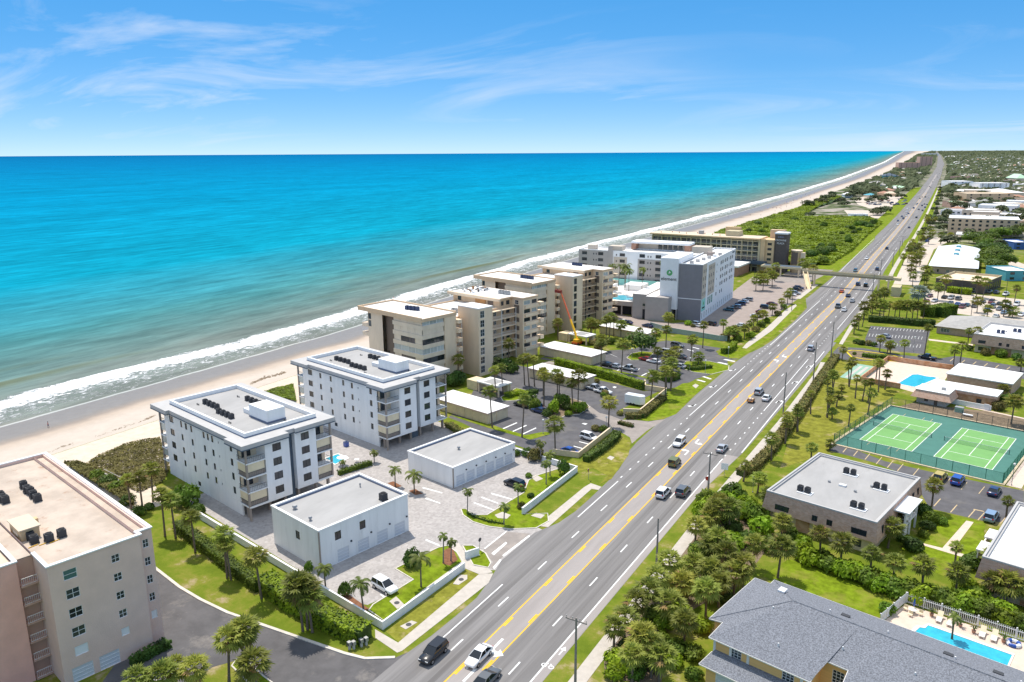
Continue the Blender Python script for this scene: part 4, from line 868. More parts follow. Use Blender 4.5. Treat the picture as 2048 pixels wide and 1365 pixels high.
# ---- tan terraced complexes (two alike: A and B blocks with galleries and a lift tower)
def complex_(s0, t0, label, rail, glassy, debris):
    r = lotthing('condo_complex', label, 'building', s0, t0); H7 = 21.0; fh = 3.0
    X = 28.6
    # block A (near): x 0..28.6, y 0..14
    near = []
    for f in range(1, 7):
        if f in (6, 5): near.append((2.0, f*fh+0.4, 1.6, 2.2, 'dk'))
    nw = [(17.5, 4*fh+0.75, 3.4, 1.35, 'dk'), (21.2, 4*fh+0.75, 2.0, 1.35, 'dk'), (17.5, 2*fh+0.75, 2.6, 1.25, 'dk'), (21.2, 2*fh+0.75, 2.4, 1.25, 'dk'), (8.8, 2*fh+0.8, 0.8, 1.6, 'dk')]
    block(r, 1.6, 9.0, 0.4, 13.6, 0, H7, 'cream_white', {'n': [(0.9, 5*fh+0.5, 1.5, 2.0, 'dk'), (0.9, 6*fh-0.1, 1.5, 1.9, 'dk')]}, faces='nfl')
    block(r, 9.0, 14.6, 1.9, 13.6, 0, H7-0.8, 'brown_recess', {'n': [(0.8, 2*fh+0.8, 0.7, 1.5, 'dk')]}, name='recess_wall', faces='n')
    block(r, 14.6, X-3.2, 0.4, 13.6, 0, H7, 'cream_white', {'n': []}, faces='nf', name='wall')
    # banded enclosed balconies wrap the corner
    for f in range(7):
        z = f*fh
        slab(r, 'balcony_band', 14.5, X-0.02, 0.0, 9.0, z-0.05 if f else 0, z+1.25, 'cream_white' if f < 6 else 'cream_white')
        for fc, a0, a1 in (('n', 0.4, X-14.9), ('r', 0.2, 8.6)):
            fm = fmap(fc, 14.5, X-0.1, 0.1, 9.0); n = 4 if fc == 'n' else 3
            for k in range(n):
                c = a0+(a1-a0)*(k+0.5)/n; st = ('dk' if k in (1, 2) or (fc == 'r' and k == 0) else 'pn') if f in (2, 4) else ('pl' if f in (3, 6) and fc == 'r' or f == 3 else 'pn')
                fme, gme = winmesh(round((a1-a0)/n, 2), 1.7, st); w_ = put('window', fme, r, fm(c, z+1.26, 0.05), FROT[fc]); put('pane', gme, w_)
    slab(r, 'core', 15.0, X-0.6, 0.6, 8.9, 0.1, H7-0.1, 'brown_recess')
    block(r, X-3.2, X+0.2, 9.0, 13.9, 0, H7, 'cream_light', {'r': []}, name='pilaster', faces='nrf')
    for f in range(1, 7):
        z = f*fh; slab(r, 'side_balcony', X-2.2, X+1.2, 13.92, 15.6, z-0.1, z+1.1, 'cream_light')
        fme, gme = winmesh(1.5, 1.6, 'dk'); w_ = put('window', fme, r, (X-1.0, 13.95, z+1.15), math.pi); put('pane', gme, w_)
    MB().prism([(-2.0, -0.7), (X-6, -0.7), (X+0.3, 0.2), (X+0.3, 9.5), (X-3.5, 13.9), (-2.0, 13.9)], H7+0.001, H7+0.35).build('roof_slab', 'cream_wall', r)
    mb = MB().box(-2.1, -0.8, H7-0.5, X+0.35, -0.35, H7+0.9).box(-2.1, 13.6, H7-0.5, X+0.35, 14.05, H7+0.9).box(-2.1, -0.35, H7-0.5, -1.65, 13.6, H7+0.9)
    mb.box(X-0.1, -0.35, H7-0.5, X+0.35, 13.6, H7+0.5); mb.build('parapet', 'cream_wall', r)
    slab(r, 'roof_deck', -1.64, X-0.12, -0.34, 13.58, H7+0.351, H7+0.42, 'white_roof')
    for f in (2, 4, 5):                                     # sea balcony bits
        slab(r, 'balcony_band', -2.2, 1.58, 0.8, 12.0, f*fh-0.1, f*fh+1.1, 'cream_white')
        railing(r, fmap('n', -2.2, 1.6, 0.85, 12), 0, 3.6, f*fh+1.1, 0.02, 0.7, 'rail_white')
    # mid wing with galleries: x 2..24, y 14..40 , lower roof
    HM = 18.4; xm = X-4.6
    block(r, 2.0, xm, 14.0, 40.0, 0, HM, 'cream_wall', {'r': [(a, f*fh+0.9 if k % 2 else f*fh+0.05, 1.5 if k % 2 else 1.0, 1.5 if k % 2 else 2.1, 'wh' if k % 2 else 'dr') for f in range(6) for k, a in enumerate((1.6, 3.6, 5.4, 14.2, 16.3, 18.2, 20.4, 22.6))]})
    slab(r, 'roof_deck', 2.3, xm-0.3, 14.3, 39.7, HM-0.4, HM-0.2, 'white_roof'); ring(1.9, xm+0.1, 14.06, 39.98, HM-0.45, HM+0.25, 0.35).build('parapet', 'cream_wall', r)
    for f in range(1, 7):
        for y0, y1 in ((15.8, 19.6), (26.2, 45.7)):
            z = f*fh-0.25; slab(r, 'gallery_slab', xm+0.01, xm+1.7, y0, y1, z, z+0.25, 'cream_light')
            if f < 6: railing(r, fmap('r', 0, xm+1.7, y0, y1), 0.0, y1-y0, z+0.25, 0.06, 1.1, rail, 0.3)
    for y in (19.3, 26.4, 32.0, 38.3, 45.5): slab(r, 'gallery_post', xm+1.5, xm+1.7, y-0.1, y+0.1, 0, HM-0.3, rail)
    # lift tower with glazed stack facing the road
    tx0, tx1, ty0, ty1, HT = X-5.0, X+4.4, 19.7, 26.1, 22.0
    block(r, tx0, tx1, ty0, ty1, 0, HT, 'cream_light', {'r': [(1.7 if glassy else 1.7, 1.0+3.0*f, 1.9, 2.3, 'wh' if not glassy else 'dk') for f in range(7)]}, name='lift_tower', faces='nrfl')
    slab(r, 'lift_tower_roof', tx0-0.1, tx1+0.1, ty0-0.1, ty1+0.1, HT+0.001, HT+0.3, 'white_roof')
    # block B (far): y 39.6..54
    yb = 39.6
    block(r, 0.6, X-5.2, yb, yb+14, 0, H7, 'cream_wall', {'n': [(3.2, 6*fh+0.7, 1.8, 1.5, 'dk'), (14.5, 6*fh+0.6, 1.4, 1.6, 'wh'), (18.5, 6*fh+0.3, 2.8, 2.2, 'db')], 'r': [(1.4, f*fh+0.9, 1.4, 1.5, 'dk') for f in range(7)]+[(4.2, f*fh+0.9, 1.8, 1.5, 'dk') for f in range(7)]}, faces='nrfl')
    pl = X-5.2
    block(r, pl, X+0.0, yb+6.2, yb+14, 0, H7, 'cream_light', {'n': [(2.3, f*fh+0.8, 2.4, 1.55 if f != 5 else 2.9, 'db') for f in range(1, 6)]+[(2.3, 6*fh+0.9, 1.6, 1.5, 'wh')], 'r': [(2.2, f*fh+0.95, 3.2, 1.35, 'dk' if (f % 3) else 'pl') for f in range(1, 7)]+[(6.0, f*fh+0.95, 2.6, 1.35, 'pl' if (f % 2) else 'dk') for f in range(1, 7)]}, faces='nrf')
    for f in range(1, 7):
        z = f*fh; MB().box(X+0.002, yb+7.0, z-0.3, X+0.7, yb+13.8, z+0.75).build('balcony_band', 'cream_light', r)
        slab(r, 'corner_balcony', X-0.6, X+1.4, yb+14.02, yb+15.8, z-0.1, z+1.1, 'cream_light')
    roofB = [(-0.6, yb-0.5), (X-4.8, yb-0.5), (X-4.8, yb+5.8), (X+0.3, yb+5.8), (X+0.3, yb+14.2), (-0.6, yb+14.2)]
    MB().prism(roofB, H7+0.001, H7+0.5).build('roof_slab', 'cream_wall', r)
    MB().prism([(x+(0.4 if x < 5 else -0.4), y+(0.4 if y < yb+10 else -0.4)) for x, y in roofB], H7+0.501, H7+0.54).build('roof_deck', 'white_roof', r)
    MB().box(-1.4, yb-1.2, H7-0.4, X-4.2, yb-0.52, H7+0.55).build('roof_beam', 'cream_light', r)
    if debris:
        for k in range(40):
            x, y = random.uniform(0.2, 9), random.uniform(yb+0.6, yb+12); w_ = random.uniform(0.3, 1.1)
            MB().box(x, y, H7+0.541, x+w_, y+w_*random.uniform(0.3, 1), H7+0.6+random.uniform(0.05, 0.7)).build('roof_debris', random.choice(['metal_grey', 'rust', 'white_trim', 'ac_dark']), r)
        slab(r, 'plywood_screen', 12.0, 17.0, yb-0.3, yb-0.22, H7-2.6, H7-0.4, 'plywood'); slab(r, 'plywood_screen', xm-4, xm-0.5, 14.4, 14.5, HM-0.1, HM+1.6, 'plywood')
    return r
complex_(-203.0, 151.6, 'tan terraced condominium complex with white gallery railings behind the white condominiums', 'rail_white', False, True)
complex_(-220.4, 222.3, 'farther tan terraced condominium complex with dark gallery railings', 'rail_dark', True, False)
zr = 21.42
acs([W(-189.5+1.3*i, 158.6+0.3*i) for i in range(4)], zr, 'ac_navy', 'on the nearest tan block roof', 'the sea', 1.2)
acs([W(-187+1.3*i, 176.5) for i in range(5)], 18.2, 'metal_grey', 'on the low roof between the tan blocks', 'the sea', 1.2)
acs([W(-186+1.3*i, 198.5) for i in range(4)], 21.54, 'metal_grey', 'on the littered tan block roof', 'the sea', 1.2)
acs([W(-204+1.3*i, 230.5) for i in range(5)], zr, 'ac_navy', 'on the white-parapet tan block roof', 'the sea', 1.2)
acs([W(-206+1.4*i, 247.0) for i in range(6)], 18.2, 'ac_navy', 'on the low roof beside the far lift tower', 'the sea', 1.25)
acs([W(-210+1.3*i, 271.5) for i in range(4)], 21.54, 'ac_navy', 'on the farthest tan block roof', 'the sea', 1.2)
# ---- low garages with white roofs in the condo car parks
def lowgar(s0, s1, t0, t1, label, h=3.2, canopy=True):
    r = lotthing('low_garage', label, 'garage', s0, t0); X, Y = s1-s0, t1-t0
    block(r, 0.4, X-0.4, 0.4, Y-0.4, 0, h-0.35, 'wall_cream', {})
    for i in range(int(X/3.2)+1): slab(r, 'wall_rib', 0.6+3.1*i, 0.85+3.1*i, 0.28, 0.399, 0, h-0.36, 'wall_cream')
    for i in range(int(Y/3)): slab(r, 'wall_rib', X-0.399, X-0.28, 1+2.8*i, 1.25+2.8*i, 0, h-0.36, 'wall_cream')
    slab(r, 'roof', 0, X, 0, Y, h-0.35, h, 'white_roof'); ring(-0.06, X+0.06, -0.06, Y+0.06, h-0.3, h-0.12, 0.05).build('roof_edge', 'stair_pink', r)
    return r
lowgar(-158.5, -136.2, 140.0, 148.7, 'low tan garage with white roof nearest the white condominiums')
lowgar(-158.0, -136.4, 181.0, 188.5, 'low tan garage with white roof beside the two parked pickups')
lowgar(-174.2, -150.8, 205.3, 214.5, 'low tan garage with white roof below the orange boom lift')
lowgar(-178.0, -155.2, 246.5, 254.0, 'low grey-tan garage with white roof beside the hotel drive')
# porticos in front of the lift towers
def portico(p, label):
    r = thing('entrance_portico', label, 'portico', (p.x, p.y, 0), LOT)
    slab(r, 'roof', -4.5, 4.5, -3, 3, 3.1, 3.45, 'white_roof'); slab(r, 'roof_patch', -2.5, 2.2, -2.4, 2.4, 3.451, 3.47, 'metal_grey')
    for x in (-4, 4):
        for y in (-2.5, 2.5): slab(r, 'column', x-0.2, x+0.2, y-0.2, y+0.2, 0, 3.1, 'cream_light')
    block(r, -9.5, -5.2, -2.2, 2.0, 0, 2.9, 'wall_cream', {}, name='side_room', top=True)
    slab(r, 'back_wall', 2.2, 4.0, 1.5, 2.4, 0, 3.09, 'wall_cream')
portico(zD(985, 905, 3.2), 'flat white entrance canopy in front of the near lift tower')
portico(ZM(900, 510, 5.689)(1500, 905, 3.2), 'flat white entrance canopy beside the boom lift')
# ---- boom lift
def boomlift():
    b = ZM(900, 510, 5.689)(1450, 1020); t = thing('boom_lift', 'orange and yellow telescopic boom lift reaching up to the tan galleries', 'boom lift', (b.x, b.y, 0), LOT)
    MB().box(-1.3, -2.0, 0.5, 1.3, 2.0, 1.1).build('chassis', 'car_orange', t)
    for x in (-1.25, 1.25):
        for y in (-1.4, 1.4): MB().tube([(x-0.2, y, 0.5), (x+0.2, y, 0.5)], 0.5, 12).build('wheel', 'tyre', t)
    MB().box(-0.9, -1.6, 1.1, 0.9, 1.6, 2.1).build('turret', 'paint_yellow', t)
    # aim: the photograph shows the tip at px ~ (1105,592); put it in front of gallery wing
    inv_ = Matrix.Rotation(-LOT, 4, 'Z')
    tip = inv_ @ (W(-186.0, 233.0, 17.0)-b); tip = Vector((tip.x, tip.y, 17.0)); base = Vector((0, 0, 2.0)); mid = base.lerp(tip, 0.42)
    MB().tube([base, mid], [0.42, 0.38], 4).build('boom', 'paint_yellow', t); MB().tube([mid, tip], [0.30, 0.24], 4).build('boom_extension', 'car_orange', t)
    q = tip+Vector((-1.3, 0, 0.2)); MB().box(q.x-1.6, q.y-0.5, q.z-0.2, q.x+1.2, q.y+0.6, q.z+0.9).build('basket', 'car_red', t)
boomlift()
# ---- the white and grey hotel
HR = R(3.0)
def text(parent, s, size, loc, rz, mt, name='lettering', tilt=True, ext=0.05):
    cu = bpy.data.curves.new(name, 'FONT'); cu.body = s; cu.size = size; cu.extrude = ext; cu.align_x = 'CENTER'; cu.align_y = 'CENTER'
    o = bpy.data.objects.new(name, cu); col.objects.link(o); cu.materials.append(MATS[mt])
    dg = bpy.context.evaluated_depsgraph_get(); me = bpy.data.meshes.new_from_object(o.evaluated_get(dg)); bpy.data.objects.remove(o)
    o = put(name, me, parent, loc); o.rotation_euler = (R(90), 0, rz); return o
def hotel():
    r = thing('hotel_building', 'white and grey modern hotel with green leaf sign', 'hotel', (-96.6, 317.5, 0), HR); H6 = 24.3
    D = 62.0
    # main block along the road: x -16..0, y 0..62
    ops = []
    for f in range(5):
        z = 8.2+3.15*f if f else 8.2
    for f in range(4):
        z = 10.6+3.2*f
        for a in (2.4, 5.6, 12.4, 15.6, 19.4): ops.append((a, z, 1.2, 1.7, 'ht'))
        for a in (33, 36.5, 42, 45.5, 52, 55.5): ops.append((a, z, 1.7, 1.7, 'ht'))
        for a in (25.5, 39.2, 48.7, 59): ops.append((a, z+0.3, 0.7, 1.0, 'ht'))
    for a in (26, 33, 36.5): ops.append((a, 7.0, 1.4, 1.6, 'ht'))
    for a in (12.0, 15.2, 18.4): ops.append((a, 5.2, 2.4, 3.6, 'gg'))
    for k in range(15): ops.append((2.2+4.0*k, 0.8, 1.5, 2.6, 'pl'))
    block(r, -10.0, 0, 0, D, 0, H6, 'hotel_white', {'r': ops})
    slab(r, 'wall_panel', -0.0+0.003, 0.12, 0.02, 6.9, 9.6, H6-0.4, 'hotel_beige') if False else None
    mb = MB(); fm = fmap('r', 0, 0.06, 0, D); wallface(mb, fm, 6.8, 9.4, H6-0.3, [o for o in ops if o[0] < 6.8 and o[1] > 9], 0.05); mb.build('wall_panel', 'hotel_beige', r)
    mb = MB(); fm2 = lambda a, z, d=0: (0.06-d, 10.2+a, z); wallface(mb, fm2, 11.4, 9.4, H6-1.6, [(o[0]-10.2, *o[1:]) for o in ops if 10.2 < o[0] < 21.6 and o[1] > 9], 0.05); mb.build('wall_panel', 'hotel_beige', r)
    slab(r, 'sign_panel', 0.003, 0.14, 0.5, 6.6, 4.2, 9.2, 'mint')
    text(r, 'element', 1.25, (0.16, 3.5, 5.6), R(90), 'sign_black'); MB().tube([(0.15, 3.5, 7.4), (0.2, 3.5, 7.4)], 0.7, 14).build('leaf_emblem', 'sign_green', r)
    text(r, 'element', 1.5, (0.03, 57.5, H6-1.1), R(90), 'slate_blue')
    slab(r, 'grey_panel', -9.98, -0.02, -0.12, -0.003, 0, H6-0.2, 'hotel_taupe'); slab(r, 'panel_band', -9.98, -0.02, -0.18, -0.122, 9.3, 9.6, 'hotel_white')
    slab(r, 'roof_deck', -9.7, -0.3, 0.3, D-0.3, H6-0.9, H6-0.7, 'white_roof'); ring(-10.1, 0.1, -0.2, D+0.1, H6-0.3, H6+0.05, 0.4).build('coping', 'hotel_white', r)
    # logo tower
    block(r, -17.6, -10.0, -1.6, 22, 4.6, 26.4, 'hotel_white', {}, name='logo_tower', faces='nrfl', top=True)
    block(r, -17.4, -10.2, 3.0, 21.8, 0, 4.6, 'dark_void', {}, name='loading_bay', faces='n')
    for x in (-17.5, -10.3): slab(r, 'column', x-0.02, x+0.35, -1.4, -0.9, 0, 4.6, 'hotel_grey')
    text(r, 'element', 2.1, (-13.8, -1.64, 17.5), 0, 'sign_black'); text(r, 'MELBOURNE', 0.5, (-13.8, -1.63, 16.2), 0, 'hotel_grey') if False else None
    mb = MB().tube([(-13.6, -1.61, 20.2), (-13.6, -1.72, 20.2)], 1.25, 20); mb.build('leaf_emblem', 'sign_green', r)
    MB().tube([(-13.9, -1.73, 19.9), (-13.3, -1.76, 20.6)], [0.15, 0.5], 8).build('leaf_vein', 'hotel_white', r)
    # wing towards the sea: x -75..-17, y 46..60
    H5 = 22.0; ops = []
    for f in range(5):
        z = 6.9+3.1*f
        for c in (3.2, 12.0): ops.append((c, z, 2.8, 1.6, 'ht'))
        for c in (8.2, 9.6): ops.append((c, z+0.2, 0.55, 0.9, 'ht'))
        ops += [(23.5, z, 2.8, 1.6, 'ht'), (20.4, z+0.2, 0.55, 0.9, 'ht'), (33.8, z, 2.8, 1.7, 'ht'), (36.8, z+0.2, 0.55, 0.9, 'ht'), (38.2, z+0.2, 0.55, 0.9, 'ht'), (42.0, z, 2.8, 1.7, 'ht')]
    block(r, -75.5, -10.2, 46.5, 60, 0, H5, 'hotel_white', {'n': ops})
    def panel(a0, a1, z0, z1, mt, dd=0.05):
        mb = MB(); fm = lambda a, z, d=0: (-75.5+a0+a, 46.5-dd+d, z)
        wallface(mb, fm, a1-a0, z0, z1, [(o[0]-a0, *o[1:]) for o in ops if a0 < o[0] < a1], dd); mb.build('wall_panel', mt, r)
    panel(0.02, 16.0, 0, H5-0.05, 'hotel_grey'); panel(16.01, 18.6, 0, H5+2.0, 'hotel_grey', 0.3); panel(19.0, 26.0, 4, H5-3.0, 'hotel_beige'); panel(31.6, 44.5, 4, H5-3.4, 'hotel_grey')
    slab(r, 'roof_deck', -75.2, -10.4, 46.8, 59.7, H5-0.7, H5-0.5, 'white_roof'); ring(-75.6, -10.15, 46.4, 60.1, H5-0.3, H5+0.05, 0.4).build('coping', 'hotel_white', r)
    slab(r, 'stair_head', -59.4, -52.4, 46.9, 52, H5+0.06, H5+2.2, 'hotel_beige'); slab(r, 'stair_head', -72, -68, 50, 54, H5-0.5, H5+1.8, 'hotel_beige')
    slab(r, 'roof_plant', -15.5, -7.5, 40, 47, H6-0.7, H6+2.4, 'hotel_beige'); slab(r, 'roof_plant', -7, -4, 34, 37, H6-0.7, H6+0.9, 'lot_pink')
    # rooftop lounge frame
    slab(r, 'rooftop_frame', -51, -21, 56.5, 66, H5+3.0, H5+4.0, 'hotel_white'); slab(r, 'rooftop_wall', -48.5, -23.7, 60.5, 65.6, 0, H5+3.0, 'hotel_beige'); slab(r, 'rooftop_end', -51, -48.6, 56.8, 65.8, H5+.06, H5+3.0, 'terracotta'); slab(r, 'rooftop_end', -23.6, -21, 56.8, 65.8, H5+.06, H5+3.0, 'terracotta')
    for k in range(5): slab(r, 'rooftop_glazing', -38+2.6*k, -36+2.6*k, 60.3, 60.48, H5+.1, H5+2.6, 'glass')
    # low grey podium with pool deck
    slab(r, 'podium', -22.2, -12.2, -6.5, 6.5, 0, 10.2, 'hotel_grey'); slab(r, 'podium', -28.5, -22.3, -4.6, 30, 0, 10.6, 'hotel_grey')
    slab(r, 'podium_roof', -28.3, -22.5, -4.4, 29.8, 10.601, 10.65, 'white_roof'); slab(r, 'podium_roof', -22.1, -17.7, -6.3, 6.4, 10.201, 10.25, 'white_roof'); slab(r, 'podium_roof', -22.1, -17.7, 6.6, 46.2, 9.0, 10.0, 'white_roof')
    slab(r, 'doorway', -23.9, -22.6, -4.72, -4.601, 0, 4.2, 'dark_void'); slab(r, 'window_over_door', -23.9, -22.6, -4.74, -4.602, 5.6, 6.6, 'glass')
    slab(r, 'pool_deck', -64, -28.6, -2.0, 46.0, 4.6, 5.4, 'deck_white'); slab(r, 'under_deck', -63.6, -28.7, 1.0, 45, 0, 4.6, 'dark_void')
    for k in range(8): slab(r, 'column', -63.5+4.8*k, -63.0+4.8*k, -1.6, -1.1, 0, 4.6, 'hotel_grey')
    slab(r, 'deck_parapet', -64, -28.62, -2.15, -1.9, 4.4, 6.4, 'hotel_grey')
    MB().prism([(-46, 6), (-36, 5), (-33, 9), (-35, 15), (-41, 17), (-47, 13)], 5.41, 5.45).build('pool', 'pool_water', r)
    slab(r, 'cabana', -58, -48, 20, 30, 5.4, 8.6, 'hotel_white'); slab(r, 'cabana', -45, -36, 30, 40, 5.4, 8.2, 'hotel_white'); slab(r, 'glass_screen', -60, -30, 44.6, 44.7, 5.4, 8.4, 'mint')
    for k in range(6): MB().box(-7+0.9*k, 5+6.4*k, H6-0.7, -5.6+0.9*k, 6.6+6.4*k, H6+0.5).build('roof_unit', random.choice(['metal_grey', 'white_trim', 'eave_grey']), r)
hotel()
# ---- the tan hotel with dark sign tower
def plaza():
    r = thing('hotel_building', 'long tan hotel with balconies and dark brown sign tower', 'hotel', (-108.5, 472.5, 0), R(-3)); H6 = 19.0; fh = 3.0
    Lh = 70
    ops = []
    for f in range(6):
        for k in range(21):
            ops.append((1.9+3.2*k, f*fh+0.2, 2.75, 2.4, 'dk'))
    block(r, -Lh, -1.5, 0, 14, 0, H6, 'khaki', {'n': ops})
    for f in range(1, 7):
        slab(r, 'balcony_slab', -Lh, -3.0, -1.4, -0.003, f*fh-0.15, f*fh+0.1, 'khaki')
        if f < 6: railing(r, fmap('n', -Lh, -3, -1.4, 0), 0.1, Lh-3.2, f*fh+0.1, 0.05, 1.0, 'rail_white', 0.9)
    for k in range(11): slab(r, 'balcony_fin', -Lh+6.4*k, -Lh+6.4*k+0.25, -1.6, -0.002, 0, H6-0.4, 'khaki')
    slab(r, 'roof_slab', -Lh-1.5, -1.4, -2.0, 15, H6+0.001, H6+0.7, 'far_tan'); slab(r, 'roof_deck', -Lh-1.0, -1.8, -1.5, 14.6, H6+0.701, H6+0.75, 'sand_roof')
    block(r, -1.48, 6.2, 1.2, 15, 0, H6, 'far_tan', {'n': [(5.2, f*fh+0.8, 2.4, 1.5, 'dk') for f in range(6)]}, faces='nrfl', top=True)
    slab(r, 'corner_pier', -1.4, 1.2, 0.2, 1.18, 0, H6+0.4, 'far_tan')
    t = slab(r, 'sign_tower', 6.25, 13.2, 2.0, 8.5, 0, 22.6, 'brown_panel'); slab(r, 'sign_tower_cap', 6.0, 13.45, 1.7, 8.8, 22.6, 23.5, 'hotel_white')
    text(r, 'CROWNE', 1.45, (9.7, 1.95, 19.0), 0, 'paint_white'); text(r, 'PLAZA', 1.45, (9.7, 1.95, 17.2), 0, 'paint_white'); text(r, 'C M C I', 1.0, (9.7, 1.95, 20.9), 0, 'sky_sign')
    slab(r, 'roof_plant', -24, -16, 4, 12, H6+0.7, H6+3.8, 'khaki'); slab(r, 'roof_plant', -27, -18, 12, 15, H6+0.7, H6+5.5, 'far_tan'); slab(r, 'roof_plant', 0.5, 9, 12, 16, H6, H6+5, 'cream_wall'); slab(r, 'roof_plant', -42, -39.5, 6, 9, H6+0.7, H6+2.8, 'metal_grey')
    for k in range(10): slab(r, 'roof_vent', -66+5.5*k, -65.6+5.5*k, 3+(k*5) % 7, 3.4+(k*5) % 7, H6+0.75, H6+1.5, 'terracotta')
    # round stair tower further right
    MB().tube([(17.6, 9, 0), (17.6, 9, 12.6)], 3.1, 20).build('round_tower', 'far_tan', r); MB().tube([(17.6, 9, 12.6), (17.6, 9, 13.1)], 3.3, 20).build('round_tower_cap', 'cream_white', r); slab(r, 'tower_glass', 15.6, 19.0, 5.6, 6.6, 5, 12, 'brown_recess'); slab(r, 'tower_fin', 20.4, 22.6, 6.5, 9, 0, 12, 'cream_light')
    # low front building and porte cochere
    slab(r, 'lobby', -27, -6, -26, -4, 0, 5.2, 'terracotta'); slab(r, 'lobby_roof', -27.6, -5.4, -26.6, -3.8, 5.2, 6.1, 'white_roof'); slab(r, 'lobby_fascia', -27, 3, -3.6, 0.4, 4.6, 6.4, 'slate_blue')
    slab(r, 'canopy', 3, 26, -12, -4, 4.6, 5.6, 'khaki'); slab(r, 'canopy_roof', 4, 25, -11.4, -4.6, 5.6, 5.7, 'slate_blue')
    for x in (6, 14, 24): slab(r, 'canopy_column', x, x+0.8, -11.6, -10.8, 0, 4.6, 'cream_light')
mat('sky_sign', (0.45, 0.55, 0.85), 0.5)
plaza()
# ---- footbridge over the road
def bridge():
    r = thing('footbridge', 'long olive-grey footbridge crossing the road between the hotels', 'footbridge', (0, 0, 0))
    y0, y1 = 435.2, 437.8; x0, x1 = -78.5, -34.0
    MB().prism([(x0, y0+.6), (x1, y0-2.6), (x1, y1-2.6), (x0, y1+.6)], 6.2, 6.9).build('deck', 'khaki', r)
    for s in (0, 1):
        a, b = ((y0+.6, y0-2.6) if s == 0 else (y1+.6, y1-2.6))
        MB().prism([(x0, a), (x1, b), (x1, b+0.14), (x0, a+0.14)], 6.0, 8.0).build('parapet', 'khaki', r)
        mb = MB()
        for k in range(46):
            t = k/45; x = x0+(x1-x0)*t; y = a+(b-a)*t; mb.box(x, y, 8.0, x+0.06, y+0.06, 8.7)
        mb.prism([(x0, a), (x1, b), (x1, b+0.06), (x0, a+0.06)], 8.7, 8.76); mb.build('railing', 'khaki', r)
    for x in (-72, -76, -40.5, -36):
        y = 436.4-3.2*(x-x0)/(x1-x0); slab(r, 'pier', x-0.4, x+0.4, y-0.9, y+0.9, 0, 6.2, 'cream_light')
    # ramps
    a = zN(490, 1080); b = Vector((-78.5, 436.6))
    mb = MB(); 
    for dx in (0, 2.2):
        mb.face([(a.x+dx, a.y, 0.05), (a.x+dx+0.35, a.y, 0.05), (b.x+dx+0.35, b.y, 6.9), (b.x+dx, b.y, 6.9)]); mb.face([(a.x+dx, a.y, 1.2), (a.x+dx+0.35, a.y, 1.2), (b.x+dx+0.35, b.y, 8.0), (b.x+dx, b.y, 8.0)])
        mb.face([(a.x+dx, a.y, 0.05), (b.x+dx, b.y, 6.9), (b.x+dx, b.y, 8), (a.x+dx, a.y, 1.2)]); mb.face([(a.x+dx+.35, a.y, 0.05), (b.x+dx+.35, b.y, 6.9), (b.x+dx+.35, b.y, 8), (a.x+dx+.35, a.y, 1.2)])
    mb.face([(a.x+.3, a.y, 0.04), (a.x+2.3, a.y, 0.04), (b.x+2.3, b.y, 6.8), (b.x+.3, b.y, 6.8)]); mb.build('ramp', 'wall_cream', r)
    MB().prism([(-34, 432.4), (-30.5, 431), (-30.5, 436), (-34, 436)], 6.2, 7.6).build('landing', 'khaki', r); slab(r, 'stair_block', -33.5, -29.5, 421, 431, 0.02, 4.6, 'khaki')
bridge()
